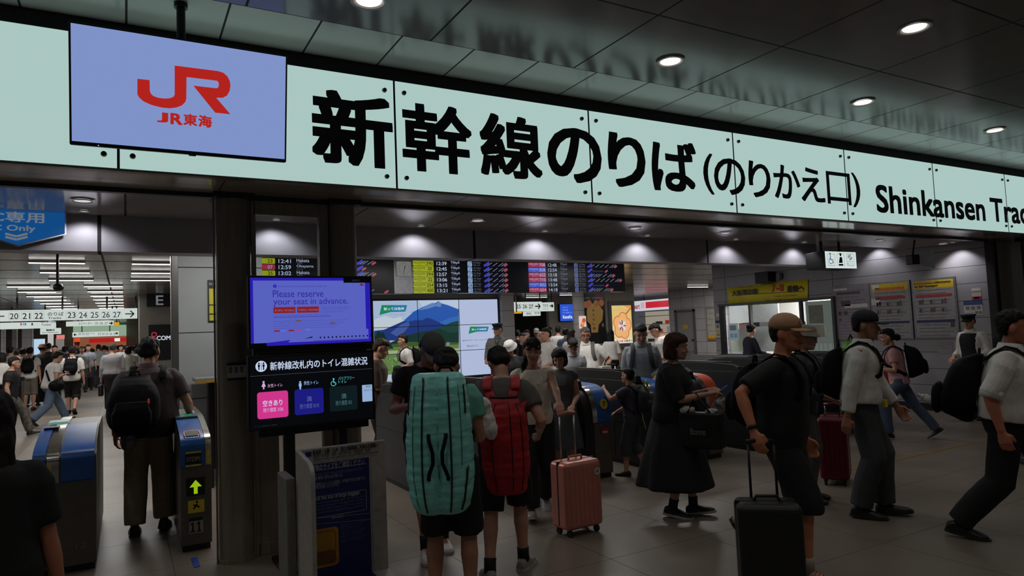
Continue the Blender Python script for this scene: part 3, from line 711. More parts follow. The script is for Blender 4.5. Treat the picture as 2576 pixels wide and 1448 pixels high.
um = u1 - .006
ux = u0 + du * 2 + .006
pic.rect(VW, ux, v0 + .006, um, v1 - .006, .002, em((172, 184, 214), 1))
logo(pic, 1025, 740, .73, .004)
a, c = PXV(968, 876), PXV(1290, 848); pic.text(VW, '信州デスティネーションキャンペーン', a[0], a[1], min(c[0], um), c[1], .004, em((40, 46, 60), 1), .006)
a, c = PXV(1014, 930), PXV(1115, 905); pic.text(VW, '【2027.7.1', a[0], a[1], c[0], c[1], .004, em((40, 46, 60), 1))
a, c = PXV(1170, 930), PXV(1260, 905); pic.text(VW, '→ 9.30】', a[0], a[1], c[0], c[1], .004, em((40, 46, 60), 1))
pic.build('picture', vw)
bz = MB()
for k in (1, 2):
    bz.rect(VW, u0 + du * k - .008, v0, u0 + du * k + .008, v1, .009, BLACK); bz.rect(VW, u0, v0 + dv * k - .007, u1, v0 + dv * k + .007, .0092, BLACK)
bz.build('bezel_grid', vw)
ml = thing('metal_ledge', (6.5, 15.8, 0), 'low dark counter ledge below the screen wall', 'ledge')
MB().box(4.4, 8.2, 15.55, 16.1, 0, v0 - .06, GREYP).build('body', ml, bevel=.01)

# ================================================================ hanging direction signs
SW = em((206, 216, 210), .9, 'hanging_sign_white'); SB = mat('sign_black', (22, 22, 22), .5)
def hang(name, y, c4, label, texts=(), extra=None, rods=(), zc=3.0, thick=.16, body=SW):
    """c4: left, top, right, bottom pixels; texts: (string, x0, y0, x1, y1, bold)"""
    pl = front(y); u0, v0, u1, v1 = pl.box(*c4)
    t = thing(name, pl.P((u0 + u1) / 2, v0, -thick / 2), label, 'sign', 'hanging station signs')
    MB().slab(pl, u0, v0, u1, v1, -thick, 0, body).build('light_box', t, bevel=.006)
    m = MB()
    for k in rods:
        ux_ = u0 + (u1 - u0) * k; MB().cyl(pl.P(ux_, v1 - .005, -thick / 2), pl.P(ux_, zc, -thick / 2), .022, .022, BLACK, 8).build('hanger', t)
    m = MB()
    for tx, x0, y0, x1, y1, bo in texts:
        a = pl.box(x0, y0, x1, y1); m.text(pl, tx, *a, .003, INK, bo)
    if extra: extra(m, pl)
    if m.v: m.build('lettering', t)
    return t, pl
def sq(m, pl, xs, y0, y1):
    for x0, x1 in xs:
        a = pl.box(x0, y0, x1, y1); m.ring(pl, *a, .03, .006, .002, em((150, 160, 156), .9))
def arrow(m, pl, x0, x1, y, w, right=True):
    a, c = pl.px(x0, y), pl.px(x1, y)
    m.line(pl, a, c, w, .003, INK); e, o_ = (c, -1) if right else (a, 1); L = abs(c[0] - a[0]) * .42
    for sg in (1, -1): m.line(pl, e, (e[0] + o_ * L, e[1] + sg * L), w, .003, INK)
cf = 2576 / 460 / 1.0
q = lambda x: x / 5.6
def ex(m, pl):
    sq(m, pl, [(22, 48.5), (53, 79), (84, 110.5), (166, 192), (196, 221), (225, 250), (255, 278), (282, 305)], 783, 805)
    arrow(m, pl, 315, 337, 789, .03); arrow(m, pl, -14, 11, 795, .03, False)
T20 = [(n, x0, y0, x1, y1, .008) for n, x0, x1, y0, y1 in (('20', 24.5, 46, 787.5, 802.5), ('21', 56.5, 76, 787, 802), ('22', 87, 108, 786.5, 801.5), ('23', 170, 190, 785, 799.5), ('24', 199, 219, 785, 799.5), ('25', 228, 247.5, 784.5, 799), ('26', 257, 276, 784, 798.5), ('27', 284.5, 303.5, 784, 798))]
hang('hanging_sign', 21.0, (-70, 778, 345.5, 805), 'long white hanging sign listing tracks 20 to 27 with arrows at both ends', T20 + [('のりば', 120, 784.5, 160, 794, .01), ('Tracks', 121, 796.5, 154, 802, .01)], ex, (.25, .52, .8, .99))
hang('hanging_sign', 25.5, (0, 810, 140, 826), 'white hanging sign for toilets partly hidden behind the long track sign', [('Toilets', 104, 814, 128, 818.5, .01), ('お手洗', 103, 806, 138, 811.5, .01)], lambda m, pl: (arrow(m, pl, 146 - 6, 163 - 6, 811, .04), [m.rect(pl, *pl.box(x, 812, x + 4, 818), .003, c_) for x, c_ in ((51, em((200, 60, 60), .9)), (57, em((120, 160, 200), .9)), (62, em((70, 110, 200), .9)), (79, INK))]), (.2, .8))
hang('hanging_sign', 25.5, (166, 807, 286, 819), 'white hanging sign for the elevator to tracks 25 to 27', [('エレベーター', 197, 810, 232, 816, .006), ('25', 239, 810, 247, 815.5, 0), ('26', 251, 810, 259, 815.5, 0), ('27', 263, 810, 271, 815.5, 0)], lambda m, pl: arrow(m, pl, 274, 283, 812.5, .03), (.25, .97))
hang('hanging_sign', 31, (101, 825, 153, 840), 'small white hanging fare adjustment sign', [('精算所', 116, 827.5, 138, 832.5, .03), ('Fare Adjustment', 107, 834, 147, 838, .006)], None, (.3, .7))
hang('hanging_sign', 38, (182, 834, 299, 846), 'small distant white track sign in front of the red shop', [(n, 197 + 9.7 * k + (20 if k > 2 else 0), 836.5, 204 + 9.7 * k + (20 if k > 2 else 0), 842, 0) for k, n in enumerate(('20', '21', '22', '23', '24', '25', '26', '27'))] + [('のりば', 226, 836.5, 238, 840, 0)], lambda m, pl: (arrow(m, pl, 289, 296, 838, .04), arrow(m, pl, 186, 193, 841.5, .04, False)), (.2, .8))
hang('hanging_sign', 25.3, (287, 810, 300, 817.5), 'small yellow hanging sign beside the elevator sign', [], None, (.5,), body=em((220, 160, 20), .9))
def ex2(m, pl):
    sq(m, pl, [(1298, 1311), (1313, 1327), (1329, 1342)], 764, 776); arrow(m, pl, 1346, 1359, 770, .045)
hang('hanging_sign', 21.4, (1262, 759, 1363.5, 783), 'white hanging sign for tracks 25 to 27 beyond the tiled column', [('ば', 1287, 763, 1293, 770, .02), ('25', 1299, 765.5, 1309.5, 775, .01), ('26', 1315, 765.5, 1325.5, 775, .01), ('27', 1330.5, 765.5, 1341, 775, .01)], ex2, (.3, .62, .98))
hang('hanging_sign', 21.2, (1365, 760, 1394, 782), 'shorter white hanging transfer sign next to the track sign', [('りかえ', 1366, 764, 1379.5, 772, .01), ('JR Lines', 1367, 775, 1379, 778, 0)], lambda m, pl: arrow(m, pl, 1383, 1391, 769, .045), (.9,))
hang('hanging_sign', 20.9, (1288, 784.5, 1313, 788), 'thin orange strip sign under the track sign', [], None, (.5,), thick=.06, body=em((236, 170, 30), .9))
hang('hanging_sign', 26, (1320, 783, 1360, 794), 'small far white hanging sign under the track sign', [('改札', 1324, 785.5, 1337, 791, .01), ('25 26', 1345, 784, 1357, 789, .01)], None, (.4, .8))
# pictogram sign of the staffed gate
HS = front(6.4)
u0, v0, u1, v1 = HS.box(2077, 632, 2155.5, 675)
hs = thing('hanging_sign', HS.P((u0 + u1) / 2, v0), 'small lit hanging sign with wheelchair, attendant and ticket pictograms', 'sign', 'hanging station signs')
MB().slab(HS, u0, v0, u1, v1, -.34, -.012, SB).build('case', hs, bevel=.006)
MB().rect(HS, u0 + .004, v0 + .004, u1 - .004, v1 - .004, -.008, em((206, 220, 216), 1.0)).slab(HS, u0, v0, u1, v1, -.012, -.009, BLACK).build('light_panel', hs)
MB().cyl(HS.P(u0 + .12, v1, -.15), HS.P(u0 + .12, 2.806, -.15), .02, .02, BLACK, 8).cyl(HS.P(u1 - .2, v1, -.15), HS.P(u1 - .2, 2.806, -.15), .02, .02, BLACK, 8).build('hanger', hs)
m = MB(); BLU = em((30, 50, 140), .6)
for x0, x1 in ((2083, 2101.5), (2107, 2125.5), (2131, 2149.5)): m.ring(HS, *HS.box(x0, 638, x1, 668), .02, .006, -.006, em((120, 130, 128), .8))
c_, d_ = HS.px(2091, 656)
for k in range(9):
    a0, a1 = math.radians(100 + 28 * k), math.radians(128 + 28 * k); m.line(HS, (c_ + .042 * math.cos(a0), d_ + .042 * math.sin(a0)), (c_ + .042 * math.cos(a1), d_ + .042 * math.sin(a1)), .010, -.005, BLU)
m.disc(HS, c_ - .008, d_ + .11, .014, -.005, BLU); m.line(HS, (c_ - .008, d_ + .09), (c_ - .004, d_ + .02), .016, -.005, BLU); m.line(HS, (c_ - .004, d_ + .02), (c_ + .045, d_ + .02), .012, -.005, BLU); m.line(HS, (c_ + .045, d_ + .02), (c_ + .06, d_ - .04), .012, -.005, BLU)
c_, d_ = HS.px(2116, 655)
m.disc(HS, c_, d_ + .085, .020, -.005, INK); m.rect(HS, c_ - .03, d_ + .10, c_ + .025, d_ + .112, -.0045, INK); m.flat(HS, [(c_ - .05, d_ - .035), (c_ + .04, d_ - .035), (c_ + .035, d_ + .05), (c_ - .02, d_ + .055)], -.005, INK); m.rect(HS, c_ - .055, d_ - .075, c_ + .05, d_ - .05, -.005, INK)
c_, d_ = HS.px(2140, 652)
for dx, dy in ((-.02, .045), (.015, .01)):
    m.flat(HS, [(c_ + dx - .04, d_ + dy - .03), (c_ + dx + .035, d_ + dy - .005), (c_ + dx + .035, d_ + dy + .035), (c_ + dx - .04, d_ + dy + .01)], -.006 + .0005 * (dx > 0), em((150, 160, 158), .8))
m.text(HS, 'のりかえ', *HS.box(2133, 656, 2147, 659.5), -.005, INK); m.text(HS, '精算・きっぷ', *HS.box(2132, 662, 2148, 665), -.005, INK)
m.build('pictogram', hs)
# blue sign fixed to the beam
BS = front(6.84)
t = thing('lane_sign', BS.P(*BS.px(60, 560)), 'blue pointed lane sign on the beam for card users only', 'sign')
pts = [(-70, 524), (167, 533), (167, 590), (45, 620), (-70, 585)]
SBL = em((20, 92, 164), .6, 'lane_sign_blue')
MB().prism(BS, [BS.px(*p) for p in pts][::-1], 0, .012, mat('sign_edge_white', (210, 212, 216), .5)).build('board', t)
m = MB(); cx_ = BS.px(45, 575)
m.flat(BS, [(cx_[0] + (a - cx_[0]) * .97, cx_[1] + (b_ - cx_[1]) * .94 + .004) for a, b_ in (BS.px(*p) for p in pts)][::-1], .014, SBL)
LG = em((120, 128, 140), .75)
m.text(BS, 'IC専用', *BS.box(-36, 533, 112, 560), .016, LG, .02); m.text(BS, 'IC Only', *BS.box(-28, 566, 90, 585), .016, LG, .02)
for y in (588, 596):
    a, c, e = BS.px(14, y), BS.px(42, y + 7), BS.px(70, y); m.line(BS, a, c, .018, .016, LG); m.line(BS, c, e, .018, .016, LG)
m.build('lettering', t)
# ================================================================ right wall: banner, ticket window, posters
RW = side(12.03)
YB = mat('yellow_banner', (214, 196, 36), .55, bump=.15, scale=3)
bn = thing('banner', (11.98, 10, 2.0), 'long yellow banner with black and red writing hung over the ticket window', 'banner')
q = [RW.px(*p) for p in ((1832, 724), (2034, 702), (2034, 758), (1836, 770))]
n = 24; mb = MB(); vv = []
for k in range(n + 1):
    t_ = k / n; a = np.array(q[0]) * (1 - t_) + np.array(q[1]) * t_; b_ = np.array(q[3]) * (1 - t_) + np.array(q[2]) * t_
    w = .018 + .010 * math.sin(9 * t_ + 1)
    for d in (w, w + .006): vv += [RW.P(*a, d), RW.P(*(a * .5 + b_ * .5), d + .004), RW.P(*b_, d + .012)]
ff = []
for k in range(n):
    o = 6 * k
    for j in (0, 1): ff += [(o + j, o + j + 1, o + j + 7, o + j + 6), (o + 3 + j, o + 9 + j, o + 10 + j, o + 4 + j)]
    ff += [(o, o + 6, o + 9, o + 3), (o + 2, o + 5, o + 11, o + 8)]
ff += [(0, 3, 4, 1), (1, 4, 5, 2)]
mb.add(vv, ff, YB).build('cloth', bn, smooth=True)
REDI = mat('red_ink', (190, 50, 30), .5); OLI = mat('brown_ink', (120, 96, 20), .5)
c2 = lambda x, y: (1560 + x / 3.62, 560 + y / 3.62)
def rt(b, tx, l, r, t, bt, m, bold=0.0, d=.052):
    b.text(RW, tx, *RW.box4(l, r, t, bt), d, m, bold)
m = MB()
rt(m, '大阪環状線', c2(1030, 635), c2(1264, 622), c2(1145, 605), c2(1145, 660), INK, .02)
rt(m, '7', c2(1393, 602), c2(1425, 600), c2(1410, 563), c2(1410, 630), REDI, .02); rt(m, '・', c2(1436, 600), c2(1456, 600), c2(1446, 590), c2(1446, 610), REDI, .02); rt(m, '8', c2(1466, 592), c2(1502, 590), c2(1484, 556), c2(1484, 624), REDI, .02)
rt(m, '番線へ', c2(1532, 597), c2(1690, 588), c2(1610, 566), c2(1610, 626), INK, .02)
rt(m, '次の', c2(1340, 712), c2(1392, 710), c2(1366, 701), c2(1366, 724), INK, .015); rt(m, '大阪駅', c2(1396, 710), c2(1490, 706), c2(1440, 696), c2(1440, 722), REDI, .02); rt(m, 'で乗り換えです', c2(1496, 705), c2(1684, 695), c2(1590, 688), c2(1590, 714), INK, .015)
rt(m, 'Osaka Loop Line', c2(1085, 590), c2(1215, 582), c2(1150, 576), c2(1150, 594), OLI); rt(m, 'Transfer at', c2(1412, 668), c2(1505, 662), c2(1458, 658), c2(1458, 674), OLI); rt(m, 'Osaka Station', c2(1512, 662), c2(1625, 656), c2(1570, 651), c2(1570, 668), REDI)
a, c_ = RW.px(*c2(1110, 652)), RW.px(*c2(1688, 624)); m.line(RW, a, c_, .008, .05, INK)
m.build('lettering', bn)
# ticket office window: opening built as a lit recess box in front of the wall with its own room behind glass
u0, v0, u1, v1 = -11.30, .93, -8.43, 2.02
WN = thing('window_1', (12.03, 9.9, .93), 'lit ticket office window', 'window'); WN['kind'] = 'structure'
E_ = mat('window_frame_grey', (74, 74, 74), .4, .4)
fr = MB()
fr.slab(RW, u0 - .05, v0 - .06, u1 + .05, v0, 0, .10, E_); fr.slab(RW, u0 - .05, v1, u1 + .05, v1 + .05, 0, .10, E_)
fr.slab(RW, u0 - .05, v0, u0 + .09, v1, 0, .06, BLACK); fr.slab(RW, u1, v0, u1 + .05, v1, 0, .10, E_)
for u in (-10.45, -9.15): fr.slab(RW, u - .025, v0, u + .025, v1, 0, .08, E_)
fr.build('window_frame', WN)
OFW = mat('office_white', (190, 190, 184), .5, var=.02)
structure(MB().box(14.0, 14.1, 8.2, 11.54, 0, 2.7, OFW).box(12.26, 14.0, 8.2, 8.3, 0, 2.7, OFW).box(12.26, 14.0, 11.44, 11.54, 0, 2.7, OFW).box(12.26, 14.0, 8.3, 11.44, 2.62, 2.7, OFW), 'wall_office')
area('office_lamp', (13.1, 9.9, 2.6), 110, 1.4, .4)
m = MB(); m.box(13.90, 13.99, 8.9, 10.5, .8, 1.62, mat('whiteboard', (206, 208, 206), .3, var=.02)).build('whiteboard_panel', WN)
MB().box(13.1, 13.14, 10.62, 11.4, .93, 2.4, mat('office_partition_grey', (150, 154, 152), .5)).box(12.6, 13.0, 10.75, 11.25, 1.52, 1.62, DARK).build('office_partition', WN)
hk = thing('hanging_bag', (13.85, 9.55, 1.2), 'black bag hanging on the white board inside the ticket office', 'bag'); MB().ball((13.80, 9.55, 1.26), .07, .17, .24, BLACK).build('bag_body', hk, smooth=True); MB().tube([(13.80, 9.62, 1.40), (13.86, 9.62, 1.62), (13.80, 9.5, 1.42)], .012, BLACK, 8).build('strap', hk)
MB().box(12.06, 12.07, 10.47, 11.2, .94, 2.01, GLASS).box(12.06, 12.07, 8.45, 9.13, .94, 2.01, GLASS).build('glass', WN)
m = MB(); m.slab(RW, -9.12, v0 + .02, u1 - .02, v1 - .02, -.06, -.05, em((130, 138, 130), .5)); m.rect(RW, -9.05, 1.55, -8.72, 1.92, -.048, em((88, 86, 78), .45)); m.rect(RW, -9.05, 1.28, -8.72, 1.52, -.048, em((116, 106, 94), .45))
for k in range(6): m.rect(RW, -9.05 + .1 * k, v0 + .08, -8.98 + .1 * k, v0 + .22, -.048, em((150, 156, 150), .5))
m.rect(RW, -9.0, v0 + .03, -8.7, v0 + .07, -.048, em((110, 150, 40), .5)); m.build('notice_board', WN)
MB().slab(RW, -11.3, .86, -8.4, .92, 0, .30, STEEL).build('window_sill', WN, bevel=.006)
def notice(name, c4, label, head=None, lines=6, base=PAPER, pl=RW, frame=None, d=.004, blocks=(), group=None, off=0.0, cat='notice'):
    q = [pl.px(*p) for p in c4]; a0, a1 = (q[0][0] + q[3][0]) / 2, (q[1][0] + q[2][0]) / 2; b1, b0 = (q[0][1] + q[1][1]) / 2, (q[2][1] + q[3][1]) / 2
    t = thing(name, pl.P((a0 + a1) / 2, b0), label, cat, group)
    if frame: MB().slab(pl, a0 - .035, b0 - .035, a1 + .035, b1 + .035, off, off + .03, frame).build('frame', t, bevel=.004); d = off + .031
    MB().slab(pl, a0, b0, a1, b1, off + 0, d, base).build('sheet', t)
    m = MB(); w, h = a1 - a0, b1 - b0
    if head: m.rect(pl, a0, b1 - h * head[0], a1, b1, d + .001, head[1])
    g = mat('print_grey', (110, 108, 112), .6)
    top = b1 - h * (head[0] if head else .05)
    for k in range(lines):
        yy = top - (top - b0) * (k + .5) / lines; m.rect(pl, a0 + w * .08, yy - h * .008, a1 - w * (.08 + .1 * (k % 3)), yy + h * .006, d + .001, g)
    for x, y, ww, hh, mm in blocks: m.rect(pl, a0 + w * x, b1 - h * (y + hh), a0 + w * (x + ww), b1 - h * y, d + .002, mm)
    m.build('print', t)
    return t, (a0, b0, a1, b1, d)
ALU = mat('aluminium_frame', (118, 118, 122), .4, .5)
BLK_B = mat('print_navy', (40, 44, 90), .6); PINKP = mat('poster_mauve', (140, 124, 138), .6); YP = mat('poster_yellow', (208, 176, 40), .6); RP = mat('poster_red', (176, 48, 58), .6); GB_ = mat('print_dark', (70, 66, 70), .6); BLP = mat('poster_blue', (60, 72, 130), .6)
c3 = lambda x, y: (2040 + x / 4.26, 560 + y / 4.26)
def P4(x0, y0, x1, y1, x2, y2, x3, y3): return (c3(x0, y0), c3(x1, y1), c3(x2, y2), c3(x3, y3))
PAP2 = mat('poster_paper', (150, 146, 148), .6); RPD = mat('print_rust', (120, 60, 62), .6)
items = [q_ for k in range(6) for q_ in ((.12 + .28 * (k % 3), .345 + .15 * (k // 3), .055, .065, GB_), (.19 + .28 * (k % 3), .33 + .15 * (k // 3), .05, .08, (GB_, GREYP, RPD, GREYP, RPD, GREYP)[k]))]
notice('wall_poster', P4(258, 695, 615, 672, 650, 1235, 285, 1245), 'framed mauve poster with a torn white strip, first of the three by the ticket window', None, 16, PINKP, frame=ALU, cat='poster', blocks=[(.08, .1, .7, .04, GB_), (.2, .27, .28, .1, GB_), (.3, .34, .68, .07, PAPER), (.0, .02, .4, .045, PAPER), (.1, .47, .1, .07, GB_), (.26, .47, .12, .07, GB_), (.1, .62, .08, .03, GB_)])
t, r = notice('wall_poster', P4(660, 660, 1052, 638, 1085, 1225, 690, 1232), 'framed yellow headed poster with a torn white flap at its edge, middle of three', (.14, YP), 14, PAP2, frame=ALU, cat='poster', blocks=items + [(.1, .075, .8, .05, mat('print_orange', (196, 110, 40), .6)), (.1, .24, .8, .045, RP), (.02, .70, .96, .04, BLK_B), (.02, .01, .2, .08, PAPER), (-.02, .27, .25, .12, PAPER)])
t, r = notice('wall_poster', P4(1108, 628, 1540, 600, 1575, 1215, 1145, 1225), 'framed yellow headed poster for passengers, last of three near the corner', (.14, YP), 14, PAP2, frame=ALU, cat='poster', blocks=items + [(.05, .25, .9, .045, RP), (.02, .70, .96, .045, BLK_B), (.86, .75, .1, .08, GB_)])
m = MB(); a0, b0, a1, b1, d = r; w, h = a1 - a0, b1 - b0; RD = mat('print_orange', (196, 110, 40), .6)
m.text(RW, 'Rail Use', a0 + w * .03, b1 - h * .06, a0 + w * .3, b1 - h * .02, d + .003, RD, .02); m.text(RW, 'Guidelines', a0 + w * .32, b1 - h * .06, a0 + w * .54, b1 - h * .02, d + .003, RD, .02); m.text(RW, 'Information', a0 + w * .56, b1 - h * .06, a1 - w * .05, b1 - h * .02, d + .003, INK, .02)
m.text(RW, 'for Rail Passengers', a0 + w * .03, b1 - h * .125, a0 + w * .62, b1 - h * .075, d + .003, INK, .02); m.build('lettering', t)
notice('wall_notice', P4(1722, 700, 1820, 700, 1828, 820, 1728, 825), 'small white notice with a red band beside the posters', None, 3, PAPER, blocks=[(0, .28, 1, .06, RP), (.0, .72, 1, .28, RP), (.2, .78, .6, .14, PAPER)])
notice('wall_notice', P4(1638, 838, 1838, 828, 1842, 985, 1645, 995), 'white notice with a blue heading below the small red notice', (.3, BLP), 2, PAPER, blocks=[(.1 + .3 * k, .38, .2, .22, GREYP) for k in range(3)] + [(.6, .72, .14, .2, GREYP), (.8, .72, .14, .2, GREYP)])
notice('wall_notice', P4(1350, 1265, 1515, 1260, 1520, 1390, 1355, 1395), 'plain pale sheet taped low on the wall under the last poster', None, 4, mat('paper_grey', (150, 148, 146), .6))
def P2c(*a): return tuple(c2(a[i], a[i + 1]) for i in range(0, 8, 2))
notice('wall_notice', P2c(875, 825, 945, 822, 945, 852, 875, 855), 'tiny white notice on the wall left of the ticket window', None, 2)
notice('wall_notice', P2c(870, 890, 955, 886, 957, 1040, 874, 1042), 'notice with a dark heading and coloured pictures by the ticket window', (.18, mat('print_slate', (50, 54, 66), .6)), 0, PAPER, blocks=[(.08, .24, .3, .22, GREYP), (.5, .24, .36, .22, GREYP), (.08, .55, .3, .2, YP), (.55, .52, .3, .2, BLP), (.1, .8, .3, .12, GREYP)])
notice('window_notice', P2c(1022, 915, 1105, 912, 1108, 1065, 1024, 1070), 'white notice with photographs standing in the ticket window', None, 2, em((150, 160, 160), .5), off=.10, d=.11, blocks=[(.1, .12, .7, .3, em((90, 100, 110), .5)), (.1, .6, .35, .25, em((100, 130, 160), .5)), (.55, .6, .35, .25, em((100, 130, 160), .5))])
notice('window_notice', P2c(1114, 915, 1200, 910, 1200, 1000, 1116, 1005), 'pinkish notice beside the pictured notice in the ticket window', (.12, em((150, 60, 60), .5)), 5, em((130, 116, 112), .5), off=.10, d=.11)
# counter things inside the window
u = -10.28
t = thing('desk_monitor', RW.P(u, .93, .2), 'small bright tilted screen on the ticket counter', 'screen'); MB().slab(RW, u - .12, .95, u + .07, 1.10, .18, .2, em((190, 210, 240), 1.2)).build('screen', t); MB().slab(RW, u - .05, .92, u + .0, .96, .14, .22, DARK).build('foot', t)
# barrier between gates and counter
bar = thing('steel_barrier', (10.9, 9.9, 0), 'low grey steel barrier in front of the ticket counter', 'barrier')
MB().box(10.86, 10.90, 8.2, 11.2, .08, .97, mat('barrier_grey', (112, 112, 110), .5)).build('panel', bar, bevel=.005); MB().box(10.85, 10.91, 8.19, 11.21, 0, .08, DARK).build('base', bar)
# loudspeaker, monitor camera, hanging screen backs
def wallbox(name, pxc, label, w, h, dep, m, cat):
    u, v = RW.px(*pxc); t = thing(name, RW.P(u, v), label, cat)
    MB().prism(RW, [(u - w / 2, v - h / 2), (u + w / 2, v - h / 2 + .03), (u + w / 2, v + h / 2), (u - w / 2, v + h / 2)], .05, dep, m).build('cabinet', t, bevel=.008)
    MB().slab(RW, u - .03, v - .03, u + .03, v + .03, 0, .06, DARK).build('wall_bracket', t); return t
wallbox('wall_speaker', c2(1372, 500), 'black loudspeaker fixed on the wall above the yellow banner', .34, .24, .3, BLACK, 'loudspeaker')
wallbox('wall_camera', c2(1475, 490), 'small pale camera fixed beside the black loudspeaker', .09, .16, .14, GREYP, 'camera')
SPN = Pl((10.75, 6.05, 2.5), (.94, -.34, 0), (0, 0, 1))
t = thing('ceiling_speaker', (10.75, 6.05, 2.8), 'black speaker with a curved silver reflector hanging from the gate ceiling', 'loudspeaker')
u0, v0, u1, v1 = SPN.box(2293, 640, 2312, 664); MB().slab(SPN, u0, v0, u1, v1, -.12, .02, BLACK).build('driver', t, bevel=.01); MB().cyl(SPN.P((u0 + u1) / 2, v1, -.05), (SPN.P((u0 + u1) / 2, v1)[0], SPN.P(0, 0, 0)[1], 2.806), .015, .015, BLACK, 8).build('hanger', t)
u2, v2, u3, v3 = SPN.box(2314, 625, 2350, 676); rings = []
for k in range(7):
    s_ = k / 6; uu = u2 + (u3 - u2) * s_; hh = (.45 + .55 * s_) * (v3 - v2) / 2; vm = (v2 + v3) / 2; dd = -.10 * (1 - s_) ** 2
    rings.append([SPN.P(uu, vm - hh, dd), SPN.P(uu, vm + hh, dd), SPN.P(uu, vm + hh, dd - .01), SPN.P(uu, vm - hh, dd - .01)])
MB().loft(rings, mat('polished_silver', (190, 188, 186), .25, .8)).build('reflector', t, smooth=False)

# ================================================================ passage wall: door, poster, shop beyond
DW = side(19.0)
a = DW.px(1704, 785); c_ = DW.px(1753, 920)
dr = thing('door_1', (19, -(a[0] + c_[0]) / 2, 0), 'grey steel door in tiled wall', 'door'); dr['kind'] = 'structure'
DG = mat('door_grey', (138, 136, 136), .45)
MB().slab(DW, a[0] - .10, 0, a[0], a[1] + .08, 0, .08, mat('door_frame_grey', (92, 92, 92), .4)).slab(DW, c_[0], 0, c_[0] + .06, a[1] + .08, 0, .08, mat('door_frame_grey', (92, 92, 92), .4)).slab(DW, a[0] - .10, a[1], c_[0] + .06, a[1] + .08, 0, .08, mat('door_frame_grey', (92, 92, 92), .4)).build('door_frame', dr)
lf = MB().slab(DW, a[0], .02, c_[0], a[1], 0, .03, DG).build('door_leaf', dr)
MB().slab(DW, a[0] + .1, .2, c_[0] - .05, .62, .03, .036, GREYP).build('kick_plate', dr)
MB().cyl(DW.P(c_[0] - .08, 1.02, .03), DW.P(c_[0] - .08, 1.02, .10), .03, .03, DARK, 10).build('door_handle', dr)
MB().rect(DW, a[0] + .3, 1.45, a[0] + .58, 1.62, .04, mat('yellow_note', (190, 160, 60), .5)).build('door_notice', dr)
notice('tall_notice_case', ((1778, 777), (1799, 775), (1802, 853), (1783, 855)), 'narrow notice case with an orange foot on the tiled wall by the steel door', None, 5, mat('paper_cream', (176, 172, 162), .5), pl=DW, frame=ALU, cat='notice case', blocks=[(0, .84, 1, .1, YP), (0, .94, 1, .06, mat('print_orange', (196, 110, 40), .6))])
SH = side(20.5)
sh = thing('shop_sign', (20.5, 23, 2.35), 'white and red striped shop sign band over a lit store front', 'sign')
u0, u1, v0, v1 = -24.6, -21.2, 2.33, 2.79
MB().slab(SH, u0, v0, u1, v1, -.25, 0, em((200, 196, 206), 1.0)).build('light_box', sh)
qs = SH.px(1624, 760)[0]
m = MB().rect(SH, qs, v0 + .10, u1, v1 - .08, .004, em((190, 34, 50), 1.0))
for k in range(3): m.line(SH, (qs - .30 + .09 * k, v1 - .08), (qs - .30 + .09 * k, v0 + .10), .025, .004, em((190, 34, 50), 1.0))
m.build('stripe', sh)
for y in (21.8, 24.0): MB().cyl((20.6, y, v1 - .01), (20.6, y, 3.0), .02, .02, DARK, 8).build('hanger', sh)
m = MB(); m.text(SH, 'Heart', u0 - .12, v0 + .10, qs - .42, v1 - .13, .004, em((140, 20, 40), 1.0), .02); m.build('lettering', sh)
# lit shop interior shelves
cl = thing('shop_shelf', (21.6, 22.6, 0), 'lit store shelves seen under the striped shop sign', 'shelf')
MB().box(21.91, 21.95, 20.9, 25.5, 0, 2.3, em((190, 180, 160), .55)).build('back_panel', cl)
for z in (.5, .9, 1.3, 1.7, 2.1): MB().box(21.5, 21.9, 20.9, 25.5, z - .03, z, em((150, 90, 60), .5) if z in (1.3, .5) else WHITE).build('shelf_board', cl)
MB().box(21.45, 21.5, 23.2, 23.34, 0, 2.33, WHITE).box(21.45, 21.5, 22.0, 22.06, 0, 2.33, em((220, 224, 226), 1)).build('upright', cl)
rnd = random.Random(11)
for k in range(26):
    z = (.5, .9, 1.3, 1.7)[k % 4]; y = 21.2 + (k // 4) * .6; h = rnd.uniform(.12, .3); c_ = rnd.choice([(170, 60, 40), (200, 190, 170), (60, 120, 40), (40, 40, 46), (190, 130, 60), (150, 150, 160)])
    tag(MB().box(21.62, 21.82, y, y + rnd.uniform(.12, .3), z + .001, z + h, em(c_, .5)).build('product_box', bevel=.01), 'small packaged product standing on the lit shop shelf', 'product', 'products on the shop shelves')  # goods given a glow of their own in place of shop light
lamp('shop_lamp', (21.0, 22.6, 2.25), 30, size=2.6, rad=.2)
area('hall_fill', (19.9, 22.6, 2.9), 14, 1.2, .3)
t = thing('track_spotlight', (19.2, 21.3, 2.9), 'silver spotlight on a rod hanging before the shop wall', 'spotlight')
a = front(21.0).px(1630, 695); MB().cyl((a[0], 21, a[1] + .06), (a[0], 21, 3.0), .02, .02, DARK, 8).build('rod', t); MB().cyl((a[0] - .18, 20.9, a[1] + .07), (a[0] + .2, 21.05, a[1] - .09), .07, .10, GREYP, 14).build('lamp_head', t)

